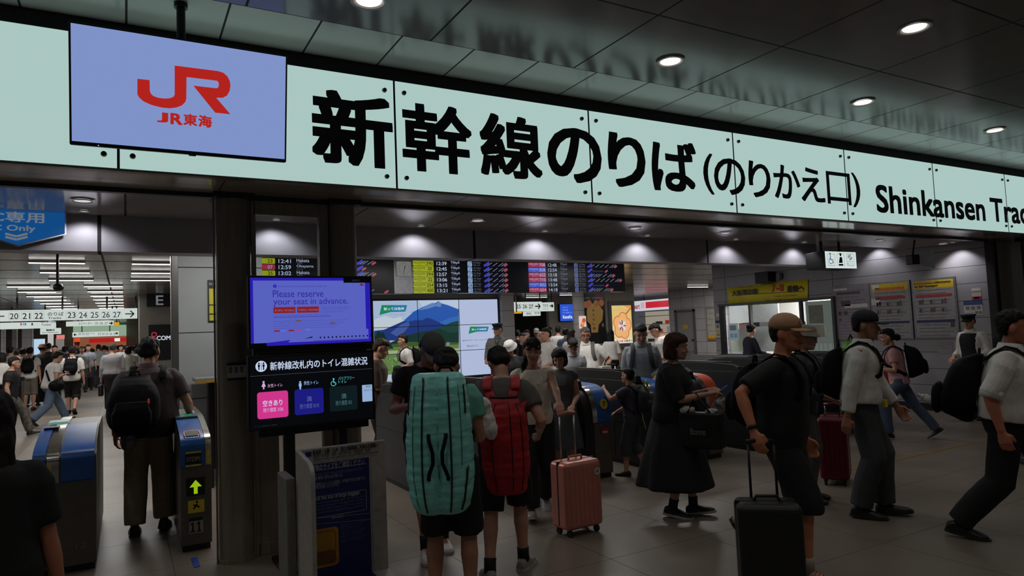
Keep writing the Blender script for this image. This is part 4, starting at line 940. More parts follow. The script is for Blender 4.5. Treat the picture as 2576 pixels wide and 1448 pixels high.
# ================================================================ poster wall and other lit boards
PWL = front(17.2)
t = thing('light_box', PWL.P(*PWL.px(1562, 862)), 'glowing yellow light box advert with an orange flower shaped sweet', 'advert')
u0, v0, u1, v1 = PWL.box(1538, 768, 1587, 863)
MB().slab(PWL, u0 - .11, v0 - .16, u1 + .10, v1 + .14, 0, .05, mat('case_grey', (96, 94, 90), .45)).build('case', t, bevel=.008)
MB().rect(PWL, u0, v0, u1, v1, .052, em((216, 190, 120), 1.0)).build('screen', t)
m = MB(); w, h = u1 - u0, v1 - v0; fx, fy = u0 + w * .50, v0 + h * .46
m.rect(PWL, u0, v0, u1, v0 + h * .12, .0525, em((224, 214, 196), 1.0)); m.rect(PWL, u0, v0 + h * .12, u1, v0 + h * .5, .0523, em((222, 206, 150), 1.0))
m.flat(PWL, [(u0 + w * .6, v1), (u1, v1), (u1, v1 - h * .12)], .0526, em((226, 150, 80), 1)); m.line(PWL, (u0 + w * .97, v1 - h * .08), (u0 + w * .68, v1 - h * .25), .05, .053, em((200, 96, 50), 1))
for k in range(5):
    a = math.radians(90 + 72 * k - 10); m.disc(PWL, fx + .19 * math.cos(a), fy + .23 * math.sin(a), .19, .0535, em((206, 120, 60), 1), .22)
for k in range(5):
    a = math.radians(90 + 72 * k - 10); m.disc(PWL, fx + .19 * math.cos(a), fy + .23 * math.sin(a), .155, .0538, em((232, 172, 112), 1), .185)
m.disc(PWL, fx, fy, .17, .054, em((214, 190, 178), 1), .2)
for k in range(8):
    a = math.radians(45 * k); m.line(PWL, (fx + .05 * math.cos(a), fy + .05 * math.sin(a)), (fx + .15 * math.cos(a), fy + .18 * math.sin(a)), .035, .0544, (em((150, 60, 70), 1), em((236, 230, 224), 1), em((60, 50, 40), 1))[k % 3])
m.text(PWL, 'Hana Cantate', u0 + w * .05, v1 - h * .145, u1 - w * .2, v1 - h * .105, .054, em((210, 150, 90), 1)); m.text(PWL, 'Osaka', u0 + w * .25, v1 - h * .08, u0 + w * .5, v1 - h * .055, .054, em((190, 160, 100), 1))
m.text(PWL, '阪土産', u0 + w * .16, v0 + h * .03, u0 + w * .5, v0 + h * .09, .054, em((190, 60, 100), 1), .02); m.text(PWL, '大阪花ラ', u0 + w * .54, v0 + h * .03, u1 - w * .02, v0 + h * .09, .054, em((60, 50, 50), 1), .02)
m.build('picture', t)
t = thing('tall_poster', PWL.P(*PWL.px(1492, 862)), 'tall dark poster with golden confectionery and two figures in black suits', 'poster')
u0, v0, u1, v1 = PWL.box(1464, 738, 1522, 864); w, h = u1 - u0, v1 - v0; f = lambda a, b: (u0 + w * a, v1 - h * b)
MB().slab(PWL, u0, v0, u1, v1, 0, .02, em((20, 18, 20), .5)).build('board', t)
m = MB(); GD = em((120, 92, 50), .8); GO = em((120, 74, 46), .8); SKN = em((86, 70, 62), .7)
m.rect(PWL, *f(.6, .3), *f(1, 0), .021, em((44, 14, 18), .8))
m.flat(PWL, [f(.2, .35), f(.3, .2), f(.7, .2), f(.92, .35), f(.86, .55), f(.7, .62), f(.64, .78), f(.36, .78), f(.34, .62), f(.2, .55)][::-1], .022, GD)
for x, y in ((.18, .22), (.32, .2), (.62, .2), (.85, .19)): m.disc(PWL, *f(x, y), .10, .023, GO, .11)
for x in (.16, .87):
    m.disc(PWL, *f(x, .62), .07, .0235, em((14, 12, 14), .5), .12); m.disc(PWL, *f(x, .635), .045, .024, SKN, .065); m.flat(PWL, [f(x - .18, .98), f(x + .18, .98), f(x + .15, .74), f(x, .70), f(x - .15, .74)], .0232, em((14, 13, 16), .5))
for k in range(5): m.text(PWL, 'みたらし餡'[k], *f(.44, .36 + .09 * k), *f(.53, .31 + .09 * k), .025, em((40, 26, 16), .8), .02)
m.text(PWL, 'もっちり、とろけるタレ', *f(.05, .11), *f(.95, .07), .025, em((130, 128, 124), .6)); m.build('picture', t)
t = thing('pillar_panel', PWL.P(*PWL.px(1455, 830)), 'pale square column beside the tall dark poster', 'column'); t['kind'] = 'structure'
u0, _, u1, _ = PWL.box(1443, 760, 1464, 800); MB().slab(PWL, u0, 0, u1, 3.0, 0, .12, C_TILEC).build('shaft', t)
t = thing('small_screen', PWL.P(u0, 1.7), 'small glowing food advert on the pale column', 'screen')
a = PWL.box(1451, 795, 1467, 826); MB().slab(PWL, a[0], a[1], a[2], a[3], .12, .16, em((216, 196, 184), 1.0)).build('case', t); m = MB()
for k, c in enumerate(((200, 120, 80), (226, 150, 100), (190, 90, 60))): m.disc(PWL, a[0] + (a[2] - a[0]) * (.35 + .15 * k), a[1] + (a[3] - a[1]) * (.25 + .2 * k), .07, .161 + .001 * k, em(c, 1))
m.build('picture', t)
KW = front(23.95)
t = thing('light_box', KW.P(*KW.px(1427, 808)), 'square blue light box with white lettering on the inner wall', 'advert')
a = KW.box(1404, 764, 1440, 808); MB().slab(KW, *a[:2], a[2], a[3], -.0, .12, BLACK).build('case', t); MB().rect(KW, a[0] + .02, a[1] + .02, a[2] - .02, a[3] - .02, .122, em((44, 84, 206), 1.0)).build('screen', t)
m = MB(); TWk = em((150, 176, 230), 1); w, h = a[2] - a[0], a[3] - a[1]
m.text(KW, 'KaneKa', a[0] + w * .2, a[1] + h * .16, a[0] + w * .86, a[1] + h * .34, .124, em((216, 226, 240), 1), .03)
for k, tx in enumerate(('カガクで', '世界を健', 'カネカは願い叶う')): m.text(KW, tx, a[0] + w * .2, a[1] + h * (.75 - .15 * k), a[0] + w * (.58 if k < 2 else .86), a[1] + h * (.83 - .15 * k), .124, TWk)
m.build('lettering', t)
EP = front(20.0)
t = thing('letter_sign', EP.P(*EP.px(400, 771)), 'black square sign with a large grey letter on the beige pillar', 'sign')
a = EP.box(369, 738, 431, 771); MB().slab(EP, *a, 0, .06, em((10, 10, 11), .5)).build('board', t); m = MB(); m.text(EP, 'E', *EP.box(392, 743, 411, 767), .062, em((110, 112, 116), .9), .01); m.build('lettering', t)
t = thing('shop_sign', EP.P(*EP.px(405, 860)), 'black shop front panel with a red ring and white letters beside the pillar', 'sign')
a = EP.box(374, 816, 434, 905); MB().slab(EP, *a, .0, .05, em((12, 12, 13), .6)).build('board', t); m = MB()
for k in range(14):
    a0, a1 = 2 * math.pi * k / 14, 2 * math.pi * (k + 1) / 14; c = EP.px(387.5, 841); m.line(EP, (c[0] + .055 * math.cos(a0), c[1] + .055 * math.sin(a0)), (c[0] + .055 * math.cos(a1), c[1] + .055 * math.sin(a1)), .022, .053, em((190, 40, 70), 1))
m.text(EP, 'COM', *EP.box(394, 844, 428.5, 855), .053, em((200, 206, 216), 1), .02); m.build('lettering', t)
# yellow and black notice on the column panel, small shelf with yellow edge
CP = front(9.0)
t = thing('column_poster', CP.P(*CP.px(534, 805)), 'tall black and yellow poster on the grey panelled column', 'poster')
a = CP.box(523, 704, 552, 808); MB().slab(CP, *a, 0, .02, BLACK).build('board', t); w, h = a[2] - a[0], a[3] - a[1]; m = MB(); YO = mat('poster_olive', (176, 170, 30), .5)
for y0, y1 in ((.21, .59), (.62, .81), (.84, .98)): m.rect(CP, a[0] + w * .1, a[3] - h * y1, a[2] - w * .1, a[3] - h * y0, .021, YO)
m.text(CP, '気をつけて', a[0] + w * .1, a[3] - h * .13, a[0] + w * .8, a[3] - h * .07, .022, PAPER); m.build('print', t)
t = thing('side_table', (.86, 8.6, 0), 'small grey counter table with a yellow edge against the column', 'table')
a0 = front(8.5).px(492, 957); a1 = front(8.5).px(541, 957)
MB().box(a0[0], a0[0] + .62, 8.45, 8.95, a0[1] - .02, a0[1] + .02, GREYP).build('tabletop', t); MB().box(a0[0] - .004, a0[0] + .624, 8.44, 8.452, a0[1] - .03, a0[1] - .004, mat('yellow_edge', (170, 130, 30), .5)).build('edge_band', t)
for x in (a0[0] + .14, a0[0] + .56): MB().box(x, x + .05, 8.6, 8.8, 0, a0[1] - .02, DARK).build('leg', t)
MB().box(a0[0] + .19, a0[0] + .56, 8.68, 8.72, .2, a0[1] - .02, DARK).build('panel', t)
# far left hall: coloured shop fronts, lit board
FB = front(40)
def fbox(name, c4, label, m_, cat, y=40.0, dep=.3):
    pl = front(y); a = pl.box(*c4); return tag(MB().slab(pl, *a, -dep, 0, m_).build(name), label, cat)
t = thing('far_shop', (1, 43, 0), 'distant shop with pale green band, glowing red fascia and a warm lit interior', 'shop')
def fpart(name, c4, y, m_, dep=.3):
    pl = front(y); a = pl.box(*c4); MB().slab(pl, *a, -dep, 0, m_).build(name, t)
fpart('upper_fascia', (184, 818, 318, 846), 43, em((150, 176, 150), .8), .9); fpart('fascia', (224, 850, 318, 860), 42.9, em((170, 20, 26), 1.0), .5); fpart('lit_sign', (288, 850, 302, 858), 42.88, em((236, 226, 220), 1), .1)
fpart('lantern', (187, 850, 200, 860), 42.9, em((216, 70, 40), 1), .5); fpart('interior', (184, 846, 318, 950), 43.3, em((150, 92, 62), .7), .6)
fbox('lit_board', (85, 852, 111, 950), 'bright pale blue advertising board standing in the far hall', em((176, 206, 230), 1), 'advert', 34)
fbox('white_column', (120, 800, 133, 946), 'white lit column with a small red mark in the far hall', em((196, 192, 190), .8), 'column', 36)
t = thing('kiosk', (-3.5, 37, 0), 'small far kiosk with a white and red sign beside the white column', 'shop')
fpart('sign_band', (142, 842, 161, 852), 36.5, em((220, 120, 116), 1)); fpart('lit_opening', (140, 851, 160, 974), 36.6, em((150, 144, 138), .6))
for k, (x0, x1) in enumerate(((2, 12), (55, 82), (30, 42))):
    tag(fbox('wall_pier', (x0, 826, x1, 900), None, C_TILEC, None, 33 + k), kind='structure')
t = thing('hanging_camera', (-.9, 12, 2.4), 'dark round camera hanging on a rod from the far hall ceiling', 'camera')
pl = front(11.0); a = pl.px(147, 722); MB().cyl(pl.P(a[0] - .01, a[1] + .05), pl.P(a[0] - .01, 3.0), .018, .018, DARK, 8).build('rod', t); MB().ball(pl.P(*a), .065, .065, .055, DARK).build('camera_head', t, smooth=True)
t = thing('hanging_banner', (.25, 19.5, 2), 'narrow dark vertical banner hanging at the end of the track sign', 'banner')
pl = front(20.6); a = pl.box(352, 728, 357.5, 808); MB().slab(pl, *a, -.5, 0, BLACK).build('cloth', t); MB().cyl(pl.P((a[0] + a[2]) / 2, a[3], -.2), pl.P((a[0] + a[2]) / 2, 3.0, -.2), .02, .02, BLACK, 8).build('hanger', t)
# ================================================================ ticket gates
GM = mat('gate_steel', (96, 92, 86), .42, .35, .1, 20, .03); GMD = mat('gate_dark_panel', (36, 37, 39), .4, .1); GBL = mat('gate_blue', (36, 92, 168), .35); GOR = mat('gate_orange', (206, 82, 44), .4); GRD = mat('gate_red', (190, 52, 56), .4)
CHR = mat('gate_chrome', (200, 196, 190), .18, .95); YL = mat('sticker_yellow', (214, 190, 50), .5); ARW = em((150, 190, 20), .9, 'arrow_lit'); GRN = em((40, 210, 150), .8, 'reader_ring_lit'); LITP = em((120, 160, 150), .6, 'gate_display_lit'); POST = mat('advert_blue', (40, 120, 190), .4); POSTW = mat('advert_white', (190, 188, 196), .4)
GY = 6.12
PROF = [(0, .05), (0, .64), (.015, .76), (.06, .87), (.13, .945), (.22, .985), (.36, 1.0), (1.50, 1.0), (1.62, .985), (1.72, .93), (1.78, .82), (1.80, .64), (1.80, .05)]
PROF2 = [(0, .05), (0, .78), (.012, .835), (.05, .872), (.2, .918), (.5, .972), (.78, 1.0), (1.50, 1.0), (1.62, .985), (1.72, .93), (1.78, .82), (1.80, .64), (1.80, .05)]
def fine(p, n=4):
    q = [p[0]]
    for i in range(len(p) - 1):
        a, b, c, d = (np.array(p[max(i - 1, 0)]), np.array(p[i]), np.array(p[i + 1]), np.array(p[min(i + 2, len(p) - 1)])); st_ = np.linalg.norm(c - b) > .4
        for k in range(1, n + 1):
            t = k / n; q.append(tuple(b + (c - b) * t if st_ else .5 * (2 * b + (c - a) * t + (2 * a - 5 * b + 4 * c - d) * t * t + (3 * b - a - 3 * c + d) * t ** 3)))
    return q
def gate(x0, x1, label, number=None, accent=GBL, style='exit', hood=True, sign=None):
    xm = (x0 + x1) / 2
    t = thing('ticket_gate', (xm, GY + .9, 0), label, 'ticket gate', 'automatic ticket gates in a row')
    sp = lambda x: Pl((x, GY, 0), (0, 1, 0))            # side profile plane, u runs away from the viewer; n = +X
    w = x1 - x0
    prof = PROF if style == 'exit' else PROF2
    MB().prism(sp(x0), fine(prof), 0, w, GMD if style == 'exit' else GM).build('body', t, bevel=.008, smooth='angle')
    MB().box(x0 + .01, x1 - .01, GY + .02, GY + 1.78, 0, .055, BLACK).build('kick_base', t)
    def shell(xa, xb, pr, off, m, name):
        pr = fine(pr); out = [(u - off, z + off * .8) for u, z in pr]; inn = [(u + .02, z - .02) for u, z in pr][::-1]
        return MB().prism(sp(xa), out + inn, 0, xb - xa, m).build(name, t, smooth='angle')
    arc = [(0, .60), (0, .68), (.015, .77), (.06, .875), (.13, .95), (.22, .99), (.36, 1.005), (.55, 1.01)]
    if style != 'exit': arc = [(0, .665), (0, .80), (.012, .845), (.05, .882), (.2, .925), (.5, .978), (.78, 1.008)]
    if style == 'entry':
        shell(x0 + w * .44, x1 - .012, arc, .012, accent, 'front_cover')
        shell(x0 + w * .22, x0 + w * .41, arc + [(1.5, 1.02)], .006, CHR, 'chrome_rail')
        shell(x0, x0 + w * .20, arc, .014, accent, 'reader_cover')
        m = MB(); fp = Pl((0, GY - .016, 0), (1, 0, 0))
        m.rect(fp, x0 + .01, .68, x0 + w * .18, .78, .004, POSTW); m.rect(fp, x0 + w * .24, .66, x0 + w * .30, .80, .002, YL); m.rect(fp, x0 + .01, .10, x0 + w * .2, .40, -.012, POST); m.build('sticker', t)
        MB().box(x0 + .02, x0 + w * .42, GY + .95, GY + 1.15, 1.012, 1.03, LITP).build('ticket_display', t)
        MB().box(x0 + .02, x0 + w * .3, GY + .60, GY + .74, 1.0, 1.02, DARK).build('card_reader', t)
        m = MB(); m.text(fp, '12', x1 - .13, .17, x1 - .07, .215, -.010, GREYP); m.build('lettering', t)
    elif style == 'eleven':
        shell(x0, x1 - .05, arc, .012, accent, 'front_cover'); shell(x1 - .045, x1, arc + [(1.5, 1.02)], .008, CHR, 'chrome_rail')
        fp = Pl((0, GY - .002, 0), (1, 0, 0)); ft = Pl((0, GY - .016, 0), (1, 0, 0))
        m = MB(); m.rect(ft, x0 + .035, .69, x1 - .075, .77, .002, BLACK); m.text(ft, 'STOP!!', x0 + .042, .712, x1 - .082, .748, .004, mat('sticker_grey', (150, 150, 130), .5), .02); m.rect(ft, x0 + .035, .775, x1 - .075, .79, .002, YL); m.rect(ft, x0 + .035, .672, x1 - .075, .685, .002, YL); m.rect(ft, x1 - .035, .68, x1 - .01, .79, .006, YL)
        m.rect(fp, x0 + .05, .30, x1 - .055, .40, .001, YL); m.line(fp, (x0 + .09, .33), (x0 + .12, .37), .012, .002, INK); m.line(fp, (x0 + .09, .365), (x0 + .135, .34), .012, .002, INK); m.disc(fp, x0 + .115, .385, .009, .002, INK)
        m.rect(fp, x0 + .055, .24, x1 - .07, .26, .001, DARK); m.build('sticker', t)
        m = MB(); m.slab(fp, x0 + .04, .435, x1 - .05, .575, .0, .004, BLACK); c = (x0 + x1) / 2 - .005; m.flat(fp, [(c - .014, .45), (c + .014, .45), (c + .014, .505), (c + .045, .505), (c, .56), (c - .045, .505), (c - .014, .505)], .006, ARW); m.build('arrow_light', t)
        m = MB(); m.slab(fp, x0 + .055, .14, x1 - .065, .235, 0, .003, mat('plate_grey', (150, 148, 142), .5)); [m.flat(fp, [(q + a, .15 + b) for a, b in ((0, 0), (.034, 0), (.034, .010), (.024, .010), (.024, .078), (.014, .078), (0, .066), (0, .056), (.012, .062), (.012, .010), (0, .010))], .005, INK) for q in (x0 + .066, x0 + .112)]; m.build('number_plate', t)
        pr = Pl((0, GY + .13, .915), (1, 0, 0), (0, .96, .28)); m = MB(); m.ring(pr, x0 + .03, -.08, x1 - .07, .03, .02, .010, .018, mat('slot_orange', (210, 130, 40), .5)); m.rect(pr, x0 + .045, -.06, x1 - .085, .012, .017, BLACK); m.build('ticket_slot', t)
        m = MB(); m.box(x0, x1 - .05, GY + .56, GY + .86, .985, 1.015, mat('reader_pad', (70, 96, 92), .3)); m.build('card_reader', t)
        m = MB(); tp = Pl((0, 0, 1.016), (1, 0, 0), (0, 1, 0))
        for k in range(12):
            if k % 6 in (0, 5): continue
            a0, a1 = 2 * math.pi * k / 12, 2 * math.pi * (k + 1) / 12; cx, cy = (x0 + x1) / 2 - .02, GY + .71; m.line(tp, (cx + .05 * math.cos(a0), cy + .05 * math.sin(a0)), (cx + .05 * math.cos(a1), cy + .05 * math.sin(a1)), .012, .002, GRN)
        m.build('reader_ring', t)
    else:
        shell(x0 + w * .48, x1 - .006, arc, .012, accent, 'front_cover'); shell(x0 + w * .28, x0 + w * .46, arc + [(.9, 1.03), (1.5, 1.04)], .016, CHR, 'chrome_arch')
        MB().prism(sp(x0 + w * .34), [(0, .06), (0, .60), (.03, .60), (.03, .06)], -.0, w * .66, GM).build('front_plate', t).location.y -= .004
        fp = Pl((0, GY - .008, 0), (1, 0, 0)); ft = Pl((0, GY - .012, 0), (1, 0, 0)); cx = x0 + w * .73
        m = MB()
        if number:
            pr = Pl((0, GY + .012, .80), (1, 0, 0), (0, .22, .97)); m.disc(pr, cx, 0, .052, .030, YL, .058); m.text(pr, number, cx - .018, -.028, cx + .018, .028, .032, INK, .01); m.build('number_plate', t)
        m = MB()
        if sign == 'no': m.disc(fp, cx, .50, .05, .004, mat('sticker_red', (170, 36, 50), .5)); m.rect(fp, cx - .036, .49, cx + .036, .512, .006, POSTW); m.build('no_entry_sticker', t)
        if sign == 'go': m.flat(fp, [(cx - .012, .44), (cx + .012, .44), (cx + .012, .50), (cx + .036, .50), (cx, .55), (cx - .036, .50), (cx - .012, .50)], .004, ARW); m.build('arrow_light', t)
        sd = Pl((x0, GY, 0), (0, -1, 0)); m = MB(); m.slab(sd, -.9, .60, -.12, .86, 0, .006, mat('gate_side_blue', (26, 36, 56), .4)); m.slab(sd, -.62, .50, -.10, .58, 0, .004, BLACK); m.build('side_panel', t)
        MB().slab(sd, -1.79, .598, -.02, .606, -.002, .003, BLACK).slab(sd, -.62, .07, -.612, .6, -.002, .003, BLACK).build('panel_joint', t)
    if hood:
        hp = [(.16, .98), (.18, 1.06), (.26, 1.10), (.6, 1.12), (1.2, 1.12), (1.55, 1.10), (1.64, 1.05), (1.66, .97)]
        MB().prism(sp(x0 + w * .04), hp, 0, w * .26, BLACK).build('sensor_hood', t, bevel=.012)
        MB().box(x0 + w * .05, x0 + w * .29, GY + .3, GY + 1.5, 1.121, 1.128, DARK).build('hood_cap', t)
    return t
gate(-.60, -.20, 'steel ticket gate with a blue cover on the left side of the first passage', style='entry', hood=False)
gate(.375, .60, 'narrow steel ticket gate numbered 11 with a lit green arrow beside the pillar', style='eleven', hood=False)
gate(2.58, 2.90, 'dark ticket gate half hidden behind the teal racket bag', accent=GBL)
gate(3.45, 3.77, 'dark ticket gate behind the person with the red bag', accent=GBL)
gate(4.33, 4.68, 'ticket gate with a blue front numbered 7 and a red no entry sticker', '7', GBL, sign='no')
gate(5.20, 5.52, 'dark ticket gate directly behind the small person', accent=GBL)
gate(6.03, 6.38, 'ticket gate with an orange front numbered 5', '5', GOR)
gate(6.92, 7.24, 'dark ticket gate with a red top next to the gate numbered 5', accent=GRD)
gate(7.80, 8.12, 'dark ticket gate behind the person in the tan cap', accent=GRD)
gate(8.68, 9.0, 'dark ticket gate behind the person in the white shirt and black cap', accent=GRD)
gate(9.55, 9.9, 'dark ticket gate with a red corner and lit yellow green arrow beyond the walking person', accent=GRD, sign='go')
tag(MB().box(10.25, 10.62, 6.9, 7.2, .0, 1.02, mat('brown_panel', (70, 62, 54), .5)).build('end_cabinet', bevel=.01), 'dark brown cabinet closing the far end of the ticket gates', 'cabinet')

# ================================================================ luggage size stand
SY = front(4.66)
u0, v0, u1, v1 = SY.box4((748, 1290), (973, 1260), (858, 1119), (977, 1412)); v0 = .05
ss = thing('luggage_size_stand', ((u0 + u1) / 2, 4.5, 0), 'white and navy luggage size checking stand with printed instructions and a yellow suitcase picture', 'display stand')
NV = mat('panel_navy', (28, 36, 96), .45); SWH = mat('stand_white', (168, 164, 156), .45)
MB().slab(SY, u0, 0, u1, v1, -.03, 0, SWH).build('back_panel', ss, bevel=.006)
sp_ = Pl((u0, 4.66, 0), (0, -1, 0))
pf = [(0, 0), (.40, 0), (.40, v1 - .12)] + [(.40 - .08 + .08 * math.cos(math.radians(a)), v1 - .12 + .08 * math.sin(math.radians(a))) for a in (15, 30, 45, 60, 75)] + [(.30, v1 - .03), (0, v1)]
MB().prism(Pl((u0 - .0, 4.66, 0), (0, -1, 0)), pf, -.028, 0.0, SWH).build('side_panel', ss, bevel=.004)
MB().box(u0, u1, 4.20, 4.66, 0, .045, SWH).build('base', ss, bevel=.006)
MB().box(u0 - .06, u0 - .001, 4.70, 5.0, 0, .74, mat('stand_rear_grey', (120, 122, 116), .5)).build('rear_box', ss, bevel=.006)
uw = SY.px(932, 1300)[0]
pz = lambda y, x=870: SY.px(x, y)[1]
m = MB(); vt = pz(1158, 860)
m.rect(SY, u0 + .03, .045, uw, vt, .002, NV); m.add([(u0 + .03, 4.3, .047), (uw, 4.3, .047), (uw, 4.66, .047), (u0 + .03, 4.66, .047)], [(0, 1, 2, 3)], NV)
W2 = mat('print_white', (170, 172, 180), .5); NVT = mat('print_black', (24, 24, 28), .5); WD = mat('print_faint', (112, 118, 150), .5)
def st(tx, x0, y0, x1, y1, mm, bold=0.0, d=.004):
    a = SY.box4((x0, (y0 + y1) / 2), (x1, (y0 + y1) / 2), ((x0 + x1) / 2, y0), ((x0 + x1) / 2, y1)); m.text(SY, tx, *a, d, mm, bold)
st('東海道・山陽・九州・西九州新幹線ご利用のお客様へ', 786, 1121, 951, 1133, NVT, .012); st('［東京〜新大阪〜博多〜鹿児島中央、武雄温泉〜長崎］', 788, 1134, 932, 1144, NVT)
st('Passengers traveling on the Tokaido, Sanyo, Kyushu and Nishi-Kyushu Shinkansen with', 788, 1142, 952, 1150, NVT); st('large luggage (Tokyo - Hakata - Kagoshima-Chuo, Takeo-Onsen - Nagasaki)', 790, 1149, 948, 1156, GREYP)
m.rect(SY, *SY.box(768, 1136, 783, 1148), .003, NV)
st('荷物のサイズをご確認ください', 782, 1160, 916, 1177, W2, .01); a, c = SY.px(796, 1183), SY.px(921, 1165); m.line(SY, a, c, .003, .004, W2)
for k, tx in enumerate(('3辺(A+B+C)が160cmを超え250cmまでの', '荷物を車内に持ち込む際には、', '「特大荷物スペースつき座席」の事前予約が必要です。', '（ご予約が必要になりません）')): st(tx, 780, 1182 + 12 * k, (913, 862, 920, 852)[k], 1191 + 12 * k, W2 if k else WD)
qa = [SY.px(*p) for p in ((770, 1252), (922, 1230), (922, 1282), (770, 1306))]
m.ring(SY, u0 + .035, (qa[2][1] + qa[3][1]) / 2, uw - .025, (qa[0][1] + qa[1][1]) / 2, .012, .003, .004, W2)
st('Check the size of large baggage.', 779, 1241, 906, 1254, W2, .008)
for k, tx in enumerate(('“Seats with oversized baggage space” must be reserved in', 'advance when you want to bring luggage with a combined', 'total (length, width and height) over 160 cm on board.', 'Unreserved oversized baggage will incur a handling fee.')): st(tx, 785, 1254 + 8 * k, 916, 1260 + 8 * k, WD)
for y in (1296, 1311): a, c = SY.px(790, y + 7), SY.px(930, y - 6); m.line(SY, a, c, .002, .004, W2)
st('50cm(C)', 833, 1295, 863, 1304, W2)
for k in range(8): st('Luggage up to this size fits overhead', 857, 1312 + 6 * k, 920 - 6 * (k % 3), 1316 + 6 * k, WD)
m.build('print', ss)
m = MB(); OC = mat('picture_ochre', (176, 122, 30), .5); OCD = mat('picture_brown', (116, 70, 30), .5)
a = SY.box4((770, 1380), (852, 1370), (825, 1326), (825, 1424)); m.rrect(SY, *a, .03, .004, OC); m.ring(SY, a[0] + .01, a[1] + .02, a[2] - .02, a[3] - .02, .02, .004, .005, OCD); m.rrect(SY, a[0] + .015, a[1] + .02, a[2] - .025, a[1] + (a[3] - a[1]) * .42, .02, .0052, OCD); m.build('suitcase_picture', ss)
m = MB(); st('80cm', 942, 1275, 958, 1281, GREYP); st('(A)', 946, 1283, 954, 1288, GREYP); m.line(SY, (uw + .012, .06), (uw + .012, vt), .003, .002, GREYP); m.build('scale_mark', ss)
# loose cables by the stand
m = MB(); rnd = random.Random(5); base = G(722, 1428)
pts = [(base.x + .10 * math.cos(k * .9) + .01 * k, base.y + .07 * math.sin(k * .9) - .008 * k, .012 + .006 * (k % 4)) for k in range(26)] + [(base.x + .3 + .1 * k, base.y - .1 + .12 * k, .012) for k in range(3)]
tag(m.tube(pts, .011, BLACK).build('power_cable', smooth=True), 'coiled black cables on the floor behind the luggage size stand', 'cable')

# ================================================================ suitcases
def suitcase(loc, w, d, h, rz, m, label, handle=.0, ribs=6, sticker=None, tubem=None, grip=None, tilt=0.0):
    t = thing('suitcase', loc, label, 'suitcase', None, rz); c, s_ = math.cos(rz), math.sin(rz); L = np.array(loc)
    def T(p): return (L[0] + p[0] * c - p[1] * s_, L[1] + p[0] * s_ + p[1] * c, L[2] + p[2])
    def TB(x0, x1, y0, y1, z0, z1, mm, mb=None):
        b = MB().box(x0, x1, y0, y1, z0, z1, mm); b.v = [T(q) for q in b.v]
        if mb is not None: mb.add(b.v, b.f, mm); return mb
        return b
    z0 = .055
    TB(-w / 2, w / 2, -d / 2, d / 2, z0, z0 + h, m).build('shell', t, bevel=.038, seg=4, smooth=False)
    r = MB()
    for k in range(ribs):
        x = -w / 2 + .05 + (w - .10) * k / (ribs - 1)
        for sg in (1, -1): TB(x - .009, x + .009, sg * d / 2 - .004, sg * d / 2 + .004, z0 + .05, z0 + h - .05, m).build('rib', t, bevel=.003)
    TB(-w / 2 - .002, w / 2 + .002, -.006, .006, z0 + .03, z0 + h + .002, DARK).build('zip_band', t)
    for sx in (-1, 1):
        for sy in (-1, 1):
            p = T((sx * (w / 2 - .05), sy * (d / 2 - .045), .028)); q0 = T((sx * (w / 2 - .05) - .012, sy * (d / 2 - .045), .028)); q1 = T((sx * (w / 2 - .05) + .012, sy * (d / 2 - .045), .028))
            wb = MB().cyl(q0, q1, .028, .028, BLACK, 14).build('wheel', t); MB().cyl(p, (p[0], p[1], .075), .016, .022, DARK, 10).build('fork', wb)
    hb = MB(); hb.tube([T((-.07, 0, z0 + h - .002)), T((-.06, 0, z0 + h + .028)), T((.06, 0, z0 + h + .028)), T((.07, 0, z0 + h - .002))], .009, grip or m, up=(0, 1, 0)); hb.build('carry_handle', t, smooth=True)
    if handle:
        hb = MB(); ty = d / 2 - .03
        for sx in (-1, 1): hb.cyl(T((sx * .075, ty, z0 + h - .005)), T((sx * .075, ty + tilt, z0 + h + handle)), .008, .007, tubem or CHR, 10)
        hb.tube([T((-.085, ty + tilt, z0 + h + handle)), T((0, ty + tilt, z0 + h + handle + .012)), T((.085, ty + tilt, z0 + h + handle))], .014, grip or m, up=(0, 1, 0)); hb.build('pull_handle', t, smooth=True)
    if sticker:
        x, z = sticker; mb = MB(); pl = Pl(T((0, -d / 2, 0)), (c, s_, 0)); mb.disc(pl, x, z, .030, .006, PAPER); mb.disc(pl, x, z, .015, .007, GREYP); mb.build('sticker', t)
    return t
ROSE = mat('rose_gold_shell', (206, 130, 116), .36, .35, .06); RUBY = mat('ruby_shell', (98, 16, 30), .3, .1); SBK = mat('matte_black_shell', (24, 24, 25), .55); SGR = mat('grey_shell', (70, 72, 76), .5)
def yaw_at(px, fv): return -(math.atan((px - 1288) / FOC) + math.radians(29.6)) - math.radians(fv)
a = at_depth(1431, 5.62); ROSE_CASE = suitcase((a.x, a.y, 0), .37, .23, .53, yaw_at(1446, -38), ROSE, 'rose gold ribbed suitcase with a round white sticker and raised pull handle', .36, 7, (.13, .49), mat('handle_tube', (170, 166, 160), .3, .8), mat('grip_rose', (190, 120, 104), .4))
a = at_depth(1900, 4.08); BLACK_CASE = suitcase((a.x, a.y, 0), .36, .24, .535, yaw_at(1900, -8), SBK, 'matte black suitcase rolled by the person in the tan cap', .33, 0, None, BLACK, BLACK)
a = at_depth(2076, 6.95); suitcase((a.x, a.y, 0), .27, .40, .60, yaw_at(2076, 4), RUBY, 'dark red suitcase behind the person in the white shirt and black cap', .10, 5, None, CHR, RUBY)
a = at_depth(1530, 10.5); suitcase((a.x, a.y, 0), .40, .26, .765, yaw_at(1522, 0), SGR, 'grey suitcase with a tall pull handle beyond the gates', .24, 6, None, CHR, BLACK)
